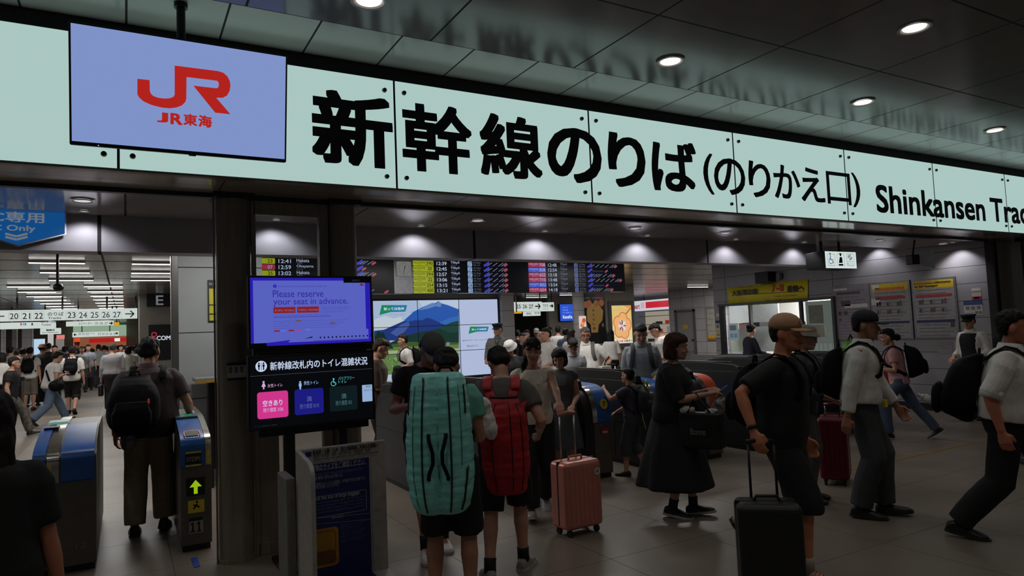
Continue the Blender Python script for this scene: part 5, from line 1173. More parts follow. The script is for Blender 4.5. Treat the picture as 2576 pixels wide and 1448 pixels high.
# queue posts with blue belts
BELT = mat('belt_blue', (34, 50, 170), .5)
prev = None
for k, (px, dep) in enumerate(((2, 19.5), (34, 20.5), (56, 18.3), (84, 20.8))):
    a = at_depth(px, dep); t = thing('queue_post', (a.x, a.y, 0), ('silver queue post first from the edge of the far queue', 'silver queue post second in the far queue barrier', 'silver queue post third in the far queue barrier, nearest to the gates', 'silver queue post at the inner end of the far queue barrier')[k], 'queue post', 'silver posts of the queue barrier')
    MB().cyl((a.x, a.y, 0), (a.x, a.y, .025), .16, .16, STEEL, 20).build('base', t); MB().cyl((a.x, a.y, .02), (a.x, a.y, .92), .033, .033, STEEL, 12).build('post', t); MB().cyl((a.x, a.y, .86), (a.x, a.y, .96), .042, .042, DARK, 12).build('belt_head', t)
    if prev is not None:
        d_ = Vector((a.x - prev.x, a.y - prev.y, 0)).normalized(); nrm = Vector((-d_.y, d_.x, 0)) * .004
        b = MB(); A = [prev + d_ * .045, a - d_ * .045]; b.add([(p.x + s_ * nrm.x, p.y + s_ * nrm.y, z) for z in (.885, .935) for p in A for s_ in (-1, 1)], [(0, 2, 3, 1), (4, 5, 7, 6), (0, 4, 6, 2), (1, 3, 7, 5), (0, 1, 5, 4), (2, 6, 7, 3)], BELT)
        tag(b.build('queue_belt'), ('blue belt between the first and second queue posts', 'blue belt between the second and third queue posts', 'blue belt between the third and inner queue posts')[k - 1], 'queue belt', 'blue belts of the queue barrier')
    prev = a
# ================================================================ people
SKIN = mat('skin', (198, 148, 124), .5, var=.06, scale=30); SKIN2 = mat('skin_tan', (176, 124, 98), .5, var=.06, scale=30)
LIP = mat('lips', (150, 84, 76), .5); EYEW = mat('eye_white', (200, 196, 190), .3); EYED = mat('eye_dark', (14, 10, 9), .2)
def hairm(rgb=(22, 19, 18)): return mat('hair_%d_%d_%d' % rgb, rgb, .62, var=.5, scale=60, bump=.6, stretch=(1, 1, .15), spec=.3)
HB = hairm()
def cloth(rgb, rough=.8, bump=.25): return mat('cloth_%d_%d_%d' % rgb, rgb, rough, var=.10, scale=22, bump=bump)
A_ = np.array
def nrm(v): v = A_(v, float); return v / max(np.linalg.norm(v), 1e-9)
def ering(c, xa, ya, rx, ry, n=18, p=2.3):
    out = []
    for k in range(n):
        a = 2 * math.pi * k / n; ca, sa = math.cos(a), math.sin(a)
        out.append(c + xa * rx * math.copysign(abs(ca) ** (2 / p), ca) + ya * ry * math.copysign(abs(sa) ** (2 / p), sa))
    return out
def ik(a, b, l1, l2, pole):
    a, b = A_(a, float), A_(b, float); d = b - a; L = np.linalg.norm(d); L2 = min(max(L, abs(l1 - l2) + .01), l1 + l2 - .002)
    t = d / max(L, 1e-9); b = a + t * L2; x = (l1 * l1 - l2 * l2 + L2 * L2) / (2 * L2); h = math.sqrt(max(l1 * l1 - x * x, 0))
    q = A_(pole, float); q = q - t * (q @ t); q = nrm(q)
    return a + t * x + q * h, b
def solid(mb, name, parent, m, voxel, sm=3, amp=0.0, freq=7.0, stretch=(1, 1, 1), seed=0):
    """fuse overlapping closed shapes into one continuous skin, relax it, add cloth folds"""
    me = bpy.data.meshes.new('t'); me.from_pydata([tuple(q) for q in mb.v], [], mb.f); me.update()
    o = bpy.data.objects.new('t', me); COL.objects.link(o)
    r = o.modifiers.new('r', 'REMESH'); r.mode = 'VOXEL'; r.voxel_size = voxel; r.adaptivity = 0
    if sm: s_ = o.modifiers.new('s', 'SMOOTH'); s_.factor = .5; s_.iterations = sm
    dg = bpy.context.evaluated_depsgraph_get()
    n = bpy.data.meshes.new_from_object(o.evaluated_get(dg))
    bpy.data.objects.remove(o); bpy.data.meshes.remove(me)
    n.name = name
    k = len(n.vertices); v = np.empty(k * 3); n.vertices.foreach_get('co', v); v = v.reshape(-1, 3)
    mw = pmat(parent).inverted(); R = A_(mw.to_3x3()); T = A_(mw.translation); v = v @ R.T + T
    if amp:
        nv = np.empty(k * 3); n.vertices.foreach_get('normal', nv); nv = nv.reshape(-1, 3) @ R.T
        q = v * freq * A_(stretch) + seed * 3.1
        f = A_([noise.noise(Vector(p)) + .5 * noise.noise(Vector(p * 2.1)) for p in q])
        v = v + nv * (f * amp)[:, None]
    n.vertices.foreach_set('co', v.ravel()); n.materials.clear(); n.materials.append(m)
    n.polygons.foreach_set('use_smooth', [True] * len(n.polygons)); n.update()
    ob = bpy.data.objects.new(name, n); COL.objects.link(ob); ob.parent = parent
    return ob

class Fig:
    """one person: joints from the pose, then body, clothes, hair as children of an Empty on the floor"""
    def __init__(s, label, loc, H, yaw, lod=1, lean=3, bow=0, drop=0.0, pel=(0, 0), feet=((-.09, 0), (.09, 0)), hands=None, head=(0, 0), sex='m', skin=None, wide=1.0, belly=0.0, group=None, twist=0.0, fist=.35, pw=1.0):
        s.t = thing('person', (loc[0], loc[1], 0), label, 'person', group, yaw)
        s.H = H; s.k = H / 1.70; s.loc = A_((loc[0], loc[1], 0.0)); s.sex = sex; s.skin = skin or SKIN; s.lod = lod; s.wide = wide * (.9 if sex == 'f' else 1); s.belly = belly; s.fist = fist
        c, si = math.cos(yaw), math.sin(yaw); s.R = A_([[c, -si, 0], [si, c, 0], [0, 0, 1]])
        s.vox = (.0075, .011, .016)[lod]; s.seed = hash(label) % 97 if False else sum(map(ord, label)) % 97
        L1, L2 = math.radians(lean), math.radians(lean + bow)
        s.u1 = A_([0, math.sin(L1), math.cos(L1)]); s.u2 = A_([0, math.sin(L2), math.cos(L2)])
        s.p0 = A_([pel[0], pel[1], .925 - drop]); s.tw = math.radians(twist)
        # legs
        s.legs = []
        for i, sg in ((0, -1), (1, 1)):
            f = feet[i]; pitch = math.radians(f[3] if len(f) > 3 else 0); yw = math.radians(f[4] if len(f) > 4 else -4 * sg)
            z = f[2] if len(f) > 2 and f[2] is not None else (.08 * math.cos(pitch) + (.13 * math.sin(pitch) if pitch > 0 else -.06 * math.sin(pitch)))
            hip = s.p0 + A_([sg * .085, 0, -.02]); kn, an = ik(hip, (f[0], f[1], z), .425, .415, (.05 * sg, 1, 0.1)); an = A_((f[0], f[1], z)) if np.linalg.norm(A_((f[0], f[1], z)) - hip) < .84 else an
            s.legs.append((hip, kn, an, pitch, yw))
        s.nb = s.sp(.50); s.nt = s.sp(.570) + s.u2 * 0 + s.fw(.5) * .012
        hy, hp = math.radians(head[1]), math.radians(head[0] + lean * .0)
        f0 = A_([-math.sin(hy), math.cos(hy), 0]); s.hx = A_([math.cos(hy), math.sin(hy), 0]); s.hf = f0 * math.cos(hp) - A_([0, 0, 1]) * math.sin(hp); s.hu = np.cross(s.hx, s.hf)
        s.hc = s.nt + s.hu * .085 + s.hf * .018
        # arms
        s.arms = []
        hands = hands or ((-.25, .02, .78), (.25, .02, .78))
        for i, sg in ((0, -1), (1, 1)):
            sh = s.sp(.432) + s.xa(.432) * sg * .168 * s.wide * pw; h = hands[i]; pole = h[3] if len(h) > 3 else (.35 * sg, -1, -.25)
            el, wr = ik(sh, h[:3], .285, .25, pole); s.arms.append((sh, el, wr))
        s.body()
    # ---- frames
    def sp(s, t): return s.p0 + s.u1 * min(t, .2) + s.u2 * max(t - .2, 0)
    def xa(s, t): w = s.tw * min(max(t / .45, 0), 1); return A_([math.cos(w), math.sin(w), 0])
    def fw(s, t): u = s.u1 if t < .2 else s.u2; return np.cross(u, s.xa(t)) * 1.0
    def Wd(s, p): return s.loc + s.R @ (A_(p, float) * s.k)
    def out(s, mb):
        mb.v = [tuple(s.Wd(p)) for p in mb.v]; return mb
    def tring(s, t, rx, ry, dy=0.0, p=2.4):
        return ering(s.sp(t) + s.fw(t) * dy, s.xa(t), s.fw(t), rx * s.wide, ry, 20, p)
    TOR = [(-.10, .135, .095, 0), (-.04, .162, .112, -.008), (.04, .166, .112, -.004), (.13, .150, .104, 0), (.22, .152, .108, .004), (.32, .170, .118, .006), (.40, .174, .110, .002), (.435, .162, .096, -.006), (.465, .132, .080, -.008), (.49, .096, .068, -.006), (.51, .066, .058, -.004)]
    TORF = [(-.10, .140, .095, 0), (-.04, .172, .115, -.010), (.04, .168, .110, -.006), (.13, .140, .096, 0), (.22, .146, .104, .006), (.32, .164, .124, .018), (.40, .163, .106, .006), (.435, .150, .090, -.004), (.465, .122, .074, -.006), (.49, .088, .062, -.004), (.51, .060, .054, -.002)]
    def tor(s, t):
        P = s.TORF if s.sex == 'f' else s.TOR
        a = np.interp(t, [p[0] for p in P], [p[1] for p in P]); b = np.interp(t, [p[0] for p in P], [p[2] for p in P]); c = np.interp(t, [p[0] for p in P], [p[3] for p in P])
        g = s.belly * math.exp(-((t - .10) / .13) ** 2); return a + g * .6, b + g, c + g * .35
    def head_pts(s, rows, n=20, p=2.25):
        R = []
        for z, w, f, b in rows:
            c = s.hc + s.hu * z + s.hf * (f + b) / 2; R.append(ering(c, s.hx, s.hf, w, (f - b) / 2, n, p))
        return R
    def hp(s, x, y, z): return s.hc + s.hx * x + s.hf * y + s.hu * z
    def body(s):
        m = s.skin; b = MB()
        b.loft([s.tring(t, *s.tor(t)[:2], s.tor(t)[2]) for t in np.linspace(-.10, .51, 14)], m)
        b.tube([s.sp(.47), s.nb, s.nt, s.hc - s.hu * .02], [.06, .055, .053, .05] if s.sex == 'm' else [.052, .047, .045, .045], m, 14)
        H_ = [(-.118, .020, .080, .048), (-.108, .038, .090, .015), (-.090, .050, .093, -.010), (-.065, .058, .093, -.040), (-.035, .065, .092, -.070), (-.005, .070, .088, -.086), (.025, .073, .092, -.095), (.055, .072, .088, -.094), (.082, .062, .072, -.080), (.102, .042, .046, -.055), (.113, .018, .016, -.025)]
        if s.sex == 'f': H_ = [(z, w * .96, f * .97, bk) for z, w, f, bk in H_]
        b.loft(s.head_pts(H_), m)
        b.tube([s.hp(0, .088, .004), s.hp(0, .103, -.022), s.hp(0, .108, -.036), s.hp(0, .092, -.044)], [.007, .010, .014, .008], m, 8)
        b.ball(s.hp(0, .088, -.068), .022, .012, .010, m, 10, 6, A_([s.hx, s.hf, s.hu])); b.ball(s.hp(0, .080, -.104), .020, .016, .014, m, 10, 6, A_([s.hx, s.hf, s.hu]))
        for sg in (-1, 1):
            b.ball(s.hp(sg * .077, -.010, -.012), .013, .021, .033, m, 10, 7, A_([s.hx, s.hf, s.hu])); b.ball(s.hp(sg * .034, .080, .016), .026, .014, .008, m, 8, 6, A_([s.hx, s.hf, s.hu])); b.ball(s.hp(sg * .036, .070, -.036), .026, .022, .020, m, 8, 6, A_([s.hx, s.hf, s.hu]))
        for i, (sh, el, wr) in enumerate(s.arms):
            g = .88 if s.sex == 'f' else 1
            b.tube([sh - s.xa(.45) * (1 if i else -1) * .05, sh, sh + (el - sh) * .35, sh + (el - sh) * .8, el, el + (wr - el) * .3, el + (wr - el) * .75, wr], [.046 * g, .053 * g, .050 * g, .041 * g, .039 * g, .042 * g, .031 * g, .027 * g], m, 12)
            s.hand(b, i, el, wr, m)
        for i, (h, k_, a, pi, yw) in enumerate(s.legs):
            d = nrm(k_ - h); back = -A_([0, 1, 0])
            b.tube([h + A_([0, 0, .03]), h + (k_ - h) * .25, h + (k_ - h) * .6, h + (k_ - h) * .92, k_, k_ + (a - k_) * .12 + back * .004, k_ + (a - k_) * .32 + back * .014, k_ + (a - k_) * .6 + back * .006, a], [.088, .085, .070, .056, .054, .052, .056, .044, .036], m, 14)
            F = s.foot(i); b.loft([[F(x, y, z) for x, z in ring] for y, ring in ((-.055, [(-.022, .02), (.022, .02), (.026, .05), (.0, .08), (-.026, .05)]), (0, [(-.030, .02), (.030, .02), (.034, .06), (.0, .10), (-.034, .06)]), (.08, [(-.036, .02), (.036, .02), (.032, .04), (0, .06), (-.032, .04)]), (.16, [(-.030, .02), (.030, .02), (.02, .03), (0, .036), (-.02, .03)]))], m)
        s.ob = solid(s.out(b), 'body', s.t, m, s.vox * s.k if s.lod else .0068, 2)
        if s.lod < 2:
            n = s.ob.data; v = A_([q.co for q in n.vertices])
            mw = A_(pmat(s.t).inverted()); 
            for sg in (-1, 1):
                c = s.Wd(s.hp(sg * .034, .088, .002)); c = mw[:3, :3] @ c + mw[:3, 3]; d = np.linalg.norm(v - c, axis=1); f = nrm(A_([s.hf[0], s.hf[1], s.hf[2]]))
                v -= (np.exp(-(d / (.017 * s.k)) ** 2) * .008 * s.k)[:, None] * f
            n.vertices.foreach_set('co', v.ravel()); n.update()
            ax = A_([s.R @ s.hx, s.R @ s.hf, s.R @ s.hu]); k = s.k
            for sg in (-1, 1):
                MB().ball(s.Wd(s.hp(sg * .034, .0755, .001)), .0135 * k, .0085 * k, .0056 * k, EYEW, 10, 7, ax).ball(s.Wd(s.hp(sg * .034, .0785, .001)), .0066 * k, .0062 * k, .0056 * k, EYED, 8, 6, ax).build('eye', s.t, smooth=True)
                p = [s.Wd(s.hp(sg * x, y, z)) for x, y, z in ((.014, .094, .020), (.034, .094, .027), (.054, .080, .022))]
                MB().tube(p, [.003 * k, .0042 * k, .002 * k], HB, 6).build('eyebrow', s.t, smooth=True)
            p = [s.Wd(s.hp(x, y, z)) for x, y, z in ((-.024, .088, -.068), (-.010, .0975, -.0655), (.010, .0975, -.0655), (.024, .088, -.068))]
            MB().tube(p, [.002 * k, .0055 * k, .0055 * k, .002 * k], LIP, 6).build('mouth', s.t, smooth=True)
    def foot(s, i):
        h, k_, a, pi, yw = s.legs[i]; c, si = math.cos(yw), math.sin(yw); cp, sp_ = math.cos(pi), math.sin(pi)
        def F(x, y, z):
            z2 = z - .08; y2, z3 = y * cp + z2 * sp_, -y * sp_ + z2 * cp
            return a + A_([x * c - y2 * si, x * si + y2 * c, z3])
        return F
    def hand(s, b, i, el, wr, m):
        sg = 1 if i else -1; d = nrm(wr - el); n = A_([-sg, .15, .0]); n = nrm(n - d * (n @ d)); w = np.cross(d, n) * 1.0   # n palm normal, w across the knuckles
        if abs(d[2]) < .45: n = A_([0, 0, -1.0]); n = nrm(n - d * (n @ d)); w = np.cross(d, n)
        if w[1] * 1 < 0 and abs(d[2]) >= .45: w = -w                              # index finger side forwards
        elif abs(d[2]) < .45 and (w @ A_([-sg, 0, 0])) < 0: w = -w                # or towards the middle
        rows = [(0, .026, .019), (.03, .034, .019), (.065, .041, .017), (.09, .040, .014)]
        b.loft([ering(wr + d * t, w, n, x, y, 12, 2.6) for t, x, y in rows], m)
        cl = s.fist
        for off, L in ((.030, .072), (.010, .080), (-.010, .075), (-.030, .060)):
            p = wr + d * .085 + w * off; pts = [p - d * .012]; dd = d
            for seg, an in ((.42, .45), (.32, .8), (.26, .55)):
                a_ = an * (cl * 2 + .12); dd = nrm(dd * math.cos(a_) + n * math.sin(a_)); pts.append(pts[-1] + dd * (L * seg + (.012 if seg == .42 else 0)))
            b.tube(pts, [.0105, .0100, .0095, .0080], m, 8)
        p = wr + d * .022 + w * .026; t1 = nrm(d * .75 + w * .75 + n * .25); t2 = nrm(d + w * .15 + n * (.2 + cl))
        b.tube([p - w * .012, p + t1 * .030, p + t1 * .030 + t2 * .030, p + t1 * .030 + t2 * .052], [.015, .0130, .0110, .0085], m, 8)
    # ---- clothes
    def top(s, m, sl=.5, hem=-.06, name='shirt', ease=.018, neck=.50, amp=.006, flare=0.0, loose=0.0, collar=None, frac0=0.0, vneck=0.0):
        b = MB(); rows = []
        for t in np.linspace(hem, neck, 13):
            rx, ry, c = s.tor(t); e = ease + loose * math.exp(-((t - .12) / .16) ** 2) + flare * max(0, (.1 - t)) ; e2 = e * (1 if t < .44 else max(.35, 1 - (t - .44) * 10))
            rows.append(s.tring(t, rx + e2, ry + e2 * 1.1, c, 2.5))
        b.loft(rows, m)
        for i, (sh, el, wr) in enumerate(s.arms):
            if sl <= 0: continue
            sg = 1 if i else -1; P = [sh - s.xa(.45) * sg * .075 + s.u2 * .012, sh - s.xa(.45) * sg * .012 + s.u2 * .004]; r = [.048, .060 + ease * .3]
            L1 = min(sl, 1.0); n1 = 4
            for j in range(1, n1 + 1): f = L1 * j / n1; P.append(sh + (el - sh) * f); r.append(.064 - .010 * f + ease * .35 + (.006 if sl < 1 else 0))
            if sl > 1:
                for j in range(1, 5): f = (sl - 1) * j / 4; P.append(el + (wr - el) * f); r.append(.055 - .015 * f + ease * .3)
            g = .92 if s.sex == 'f' else 1
            b.tube(P, [q * g for q in r], m, 14)
        o = solid(s.out(b), name, s.t, m, (.0085, .012, .018)[s.lod], 3, amp * s.k, 8, (1, 1, .7), s.seed)
        if collar:
            cb = MB(); r0, r1 = .060, .072
            rows = [ering(s.sp(.495) + s.fw(.5) * .008, s.xa(.5), s.fw(.5), r1 + .006, r1 + .006, 18, 2), ering(s.sp(.545) + s.fw(.5) * .010, s.xa(.5), s.fw(.5), r0 + .003, r0 + .003, 18, 2), ering(s.sp(.54) + s.fw(.5) * .010, s.xa(.5), s.fw(.5), r1 + .004, r1 + .004, 18, 2), ering(s.sp(.488) + s.fw(.5) * .012, s.xa(.5), s.fw(.5), r1 + .022, r1 + .020, 18, 2)]
            s.out(cb.loft(rows, collar, caps=False)).build('collar', s.t, smooth=True)
        return o
    def bottom(s, m, length=1.0, name='trousers', ease=.014, hemr=.072, waist=.06, amp=.006, belt=None, kr=.075):
        b = MB()
        b.loft([s.tring(t, s.tor(t)[0] + ease, s.tor(t)[1] + ease * 1.1, s.tor(t)[2]) for t in np.linspace(-.11, waist, 8)], m)
        for h, k_, a, pi, yw in s.legs:
            P = [h + A_([0, 0, .05]), h + A_([0, 0, -.04])]; r = [.098, .108]; tot = length * 2
            f1 = min(tot, 1.0)
            for j in (1, 2, 3): f = f1 * j / 3; P.append(h + (k_ - h) * f); r.append(.104 + (kr - .104) * f)
            if tot > 1:
                f2 = min(tot - 1, .97)
                for j in (1, 2, 3, 4): f = f2 * j / 4; P.append(k_ + (a - k_) * f - A_([0, .010 * math.sin(f * 3), 0])); r.append(kr + (hemr - kr) * f)
            b.tube(P, r, m, 14)
        o = solid(s.out(b), name, s.t, m, (.0085, .012, .018)[s.lod], 3, amp * s.k, 8, (1, 1, .5), s.seed + 5)
        if belt:
            bb = MB(); t0 = waist; rows = [s.tring(t, s.tor(t)[0] + ease + e, s.tor(t)[1] + ease + e, s.tor(t)[2]) for t, e in ((t0 - .035, .0), (t0 - .034, .006), (t0 - .004, .006), (t0 - .003, 0))]
            s.out(bb.loft(rows, belt, caps=False)).build('belt', s.t, smooth=True)
        return o
    def skirt(s, m, z1, rx1, ry1, t0=.10, name='skirt', amp=.014, off=(0, 0), n=26, folds=0.0):
        b = MB(); rows = []; c0 = s.sp(t0); fc = A_([(s.legs[0][2][0] + s.legs[1][2][0]) / 2 + off[0], (s.legs[0][2][1] + s.legs[1][2][1]) / 2 + off[1], z1])
        for j in range(10):
            f = j / 9; rx0, ry0, cc = s.tor(t0); c = c0 * (1 - f) + fc * f; g = f ** .7
            rx = (rx0 + .014) * s.wide * (1 - g) + rx1 * g; ry = (ry0 + .014) * (1 - g) + ry1 * g
            if f > .12: rx = max(rx, .19 * s.wide); ry = max(ry, .135)
            ring = []
            for k in range(36):
                a = 2 * math.pi * k / 36; w = 1 + folds * f * math.sin(a * 9 + 1.3 * math.sin(a * 3)); ring.append(c + A_([rx * w * math.cos(a), ry * w * math.sin(a), 0]))
            rows.append(ring)
        b.loft(rows, m)
        return solid(s.out(b), name, s.t, m, (.0095, .013, .018)[s.lod], 2, amp * s.k, 6, (1, 1, .3), s.seed + 9)
    def shoes(s, m, sole=None, sock=None, name='shoe', lace=None, high=.0):
        for i in (0, 1):
            F = s.foot(i); b = MB()
            R = []
            for y, w, h, z0 in ((-.078, .020, .050, .012), (-.070, .034, .072, .008), (-.03, .040, .092 + high, .004), (.015, .042, .092 + high, .004), (.05, .044, .072, .004), (.10, .049, .056, .004), (.145, .046, .048, .006), (.178, .034, .038, .008), (.194, .014, .026, .012)):
                ring = [(-w, z0), (w, z0), (w * 1.04, z0 + h * .3), (w * .86, h * .78), (w * .45, h), (-w * .45, h), (-w * .86, h * .78), (-w * 1.04, z0 + h * .3)]
                R.append([F(x, y, z) for x, z in ring])
            b.loft(R, m)
            if s.lod == 2: s.out(b).build(name, s.t, smooth=True); continue
            o = solid(s.out(b), name, s.t, m, .007, 2)
            if sole:
                sb = MB(); o_ = [(-.026, -.082), (.026, -.082), (.043, -.05), (.043, .02), (.052, .10), (.048, .15), (.030, .192), (0, .203), (-.030, .192), (-.048, .15), (-.052, .10), (-.043, .02), (-.043, -.05)]
                sb.loft([[F(x, y, z) for x, y in o_] for z in (.0, .022)], sole); s.out(sb).build('sole', o)
            if lace:
                lb_ = MB()
                for y in (.03, .05, .07, .09): zz = np.interp(y, [.015, .05, .10], [.094, .074, .058]); lb_.tube([F(-.030, y, zz - .012), F(0, y + .004, zz + .004), F(.030, y, zz - .012)], .0035, lace, 6)
                s.out(lb_).build('lace', o)
            if sock:
                h, k_, a, pi, yw = s.legs[i]; s.out(MB().tube([a - A_([0, 0, .02]), a + (k_ - a) * .12, a + (k_ - a) * .2], [.044, .043, .045], sock, 12)).build('sock', s.t, smooth=True)
    def hair(s, style='short', m=None, name='hair'):
        m = m or HB; b = MB()
        cap_ = [(.066, .079, .097, -.110), (.090, .073, .088, -.100), (.112, .055, .064, -.078), (.128, .026, .028, -.042)]
        if style == 'short': rows = [(-.062, .050, -.052, -.080), (-.045, .066, -.035, -.094), (-.015, .077, -.012, -.104), (.015, .081, .000, -.109), (.045, .083, .040, -.113)] + cap_
        elif style == 'crop': rows = [(-.05, .056, -.05, -.082), (-.02, .074, -.028, -.098), (.015, .077, -.010, -.104), (.045, .078, .020, -.106)] + [(z - .006, w * .95, f * .93, bk * .96) for z, w, f, bk in cap_]
        elif style == 'bald': rows = [(-.05, .056, -.05, -.082), (-.02, .074, -.028, -.098), (.015, .077, -.020, -.102), (.030, .076, -.04, -.100)]
        elif style == 'bob': rows = [(-.125, .070, .005, -.090), (-.11, .090, .022, -.110), (-.07, .100, .030, -.122), (-.02, .100, .034, -.126), (.03, .098, .050, -.126), (.06, .094, .100, -.122), (.09, .084, .096, -.112), (.118, .062, .070, -.086), (.136, .028, .030, -.045)]
        elif style in ('long', 'verylong'):
            L = .30 if style == 'long' else .44
            rows = [(-.125 - L, .060, -.055, -.095), (-.10 - L, .085, -.045, -.120), (-.10 - L * .5, .092, -.030, -.128), (-.10, .090, -.002, -.122), (-.05, .090, .012, -.118), (.0, .088, .020, -.116), (.035, .088, .040, -.118)] + [(z + .004, w * 1.06, f * 1.02, bk * 1.06) for z, w, f, bk in cap_]
        elif style == 'capped': rows = [(-.055, .055, -.045, -.080), (-.03, .073, -.028, -.096), (.0, .078, -.012, -.103), (.03, .078, .0, -.104), (.05, .072, .0, -.095)]
        elif style == 'bobcapped': rows = [(-.125, .070, .005, -.090), (-.11, .088, .018, -.106), (-.07, .094, .022, -.114), (-.02, .090, .020, -.112), (.03, .082, .02, -.105), (.05, .07, .0, -.09)]
        else: rows = [(-.055, .055, -.040, -.082), (-.03, .074, -.022, -.100), (.0, .082, -.004, -.108), (.035, .085, .030, -.112)] + [(z + .002, w * 1.02, f, bk * 1.02) for z, w, f, bk in cap_]
        b.loft(s.head_pts(rows, 22, 2.2), m)
        if style == 'bun': b.ball(s.hp(0, -.125, .055), .050, .045, .045, m)
        if style == 'lowbun': b.ball(s.hp(0, -.125, -.03), .052, .048, .052, m)
        if style == 'pony': b.tube([s.hp(.02, -.10, .01), s.hp(.06, -.11, -.06), s.hp(.095, -.02, -.15), s.hp(.10, .05, -.24), s.hp(.095, .07, -.32)], [.026, .032, .030, .024, .010], m, 10)
        if style in ('pony', 'bang'): b.tube([s.hp(-.068, .060, .020), s.hp(-.042, .088, .046), s.hp(-.01, .094, .062), s.hp(.03, .090, .052), s.hp(.066, .062, .022)], [.011, .012, .011, .012, .011], m, 8)
        return solid(s.out(b), name, s.t, m, (.006, .008, .012)[s.lod], 1, .009 * s.k, 42, (1, 1, .35), s.seed + 3)
    def cap(s, m, style='ball', brim=None, patch=None, name='cap'):
        b = MB()
        rows = [(.030, .084, .094, -.108), (.060, .087, .100, -.110), (.090, .080, .092, -.100), (.115, .060, .068, -.078), (.132, .030, .034, -.044), (.136, .008, .006, -.014)]
        if style == 'bucket': rows = [(.018, .124, .140, -.148), (.024, .122, .138, -.146), (.050, .090, .104, -.112), (.075, .088, .100, -.110), (.105, .076, .086, -.094), (.122, .050, .056, -.066), (.126, .010, .012, -.02)]
        if style == 'peaked': rows = [(.040, .084, .094, -.108), (.066, .086, .098, -.110), (.080, .092, .104, -.116), (.108, .108, .126, -.128), (.120, .100, .116, -.120), (.128, .060, .070, -.075), (.132, .012, .012, -.02)]
        s.out(b.loft(s.head_pts(rows, 24, 2.1), m)); o = b.build(name, s.t, smooth=True)
        if style != 'bucket':
            bm_ = MB(); top_, bot = [], []
            L = .080 if style == 'ball' else .055
            for k in range(13):
                a = math.radians(-80 + 160 * k / 12); x, y = .080 * math.sin(a), .040 + .055 * math.cos(a); e = max(0, math.cos(a)) ** .6
                for dz, lst in ((0, top_), (-.006, bot)): lst.append((s.hp(x, y, .036 + dz), s.hp(x * 1.02, y + L * e, .030 - .008 * abs(math.sin(a)) + dz - .008 * e)))
            n = 13; v = [p for q in top_ for p in q] + [p for q in bot for p in q]; f = []
            for k in range(n - 1): a, c = 2 * k, 2 * n + 2 * k; f += [(a, a + 2, a + 3, a + 1), (c, c + 1, c + 3, c + 2), (a + 1, a + 3, c + 3, c + 1), (a, c, c + 2, a + 2)]
            bm_.add(v, f, brim or m); s.out(bm_).build('brim', o, smooth=True)
        if patch: pb = MB(); pb.add([s.hp(x, y - abs(x) * .16, z) for x, y, z in ((-.026, .106, .060), (.026, .106, .060), (.024, .099, .090), (-.024, .099, .090))], [(0, 1, 2, 3)], patch); s.out(pb).build('patch', o)
        return o
    def glasses(s, m=BLACK):
        b = MB()
        for sg in (-1, 1):
            pts = [s.hp(sg * .035 + .021 * math.cos(a), .100, .0 + .016 * math.sin(a)) for a in np.linspace(0, 2 * math.pi, 13)]; b.tube(pts, .0024, m, 5); b.tube([s.hp(sg * .056, .098, .004), s.hp(sg * .077, .05, .006), s.hp(sg * .078, -.02, .002)], .0022, m, 5)
        b.tube([s.hp(-.014, .102, .002), s.hp(.014, .102, .002)], .0024, m, 5); s.out(b).build('glasses', s.t, smooth=True)
    def watch(s, i=1, m=BLACK):
        sh, el, wr = s.arms[i]; d = nrm(wr - el); s.out(MB().cyl(wr - d * .035, wr - d * .010, .036, .034, m, 16)).build('watch', s.t, smooth=True)
    # ---- things carried
    def tp(s, t, x, y): return s.sp(t) + s.xa(t) * x + s.fw(t) * y
    def backpack(s, m, label, w=.15, h=(.08, .50), d=.17, strapm=None, lod=None, pocket=True, top=True, straps=True, dy=.0, chest=False, tilt=0.0, dx=0.0):
        """soft bag on the back with two straps over the shoulders; a thing of its own"""
        strapm = strapm or m; ry = s.tor(.3)[1] + .028 + dy
        org = s.Wd(s.tp((h[0] + h[1]) / 2, 0, -ry - d / 2)); t = thing('backpack', org, label, 'backpack'); b = MB(); rows = []
        for f in np.linspace(0, 1, 12):
            tt = h[0] + (h[1] - h[0]) * f; e = (1 - abs(2 * f - 1) ** 4) ** .5; e = max(e, .25); dd = d * (1 - .28 * f) * e; ww = w * (.86 + .14 * math.sin(math.pi * min(f * 1.2, 1))) * max(e, .7)
            c = s.tp(tt, dx, -ry - dd / 2 - tilt * (1 - f)); rows.append(ering(c, s.xa(tt), s.fw(tt), ww, dd / 2, 18, 3.2))
        solid(s.out(b.loft(rows, m)), 'bag_body', t, m, .012 if s.lod else .009, 2, .007, 6, (1, 1, 1), s.seed + 2)
        if pocket:
            pb = MB(); rows = []
            for f in np.linspace(0, 1, 7): tt = h[0] + .04 + (h[1] - h[0]) * .45 * f; e = max((1 - abs(2 * f - 1) ** 4) ** .5, .3); rows.append(ering(s.tp(tt, dx, -ry - d * .86 - tilt), s.xa(tt), s.fw(tt), w * .74 * max(e, .8), .045 * e, 14, 3))
            solid(s.out(pb.loft(rows, m)), 'front_pocket', t, m, .012 if s.lod else .009, 2)
        if top: s.out(MB().tube([s.tp(h[1] - .02, dx - .04, -ry - .03), s.tp(h[1] + .035, dx - .03, -ry - .03), s.tp(h[1] + .035, dx + .03, -ry - .03), s.tp(h[1] - .02, dx + .04, -ry - .03)], .009, strapm, 8)).build('top_handle', t, smooth=True)
        if straps:
            for sg in (-1, 1): s.strap(t, sg, strapm, h[0] + .05)
        return t
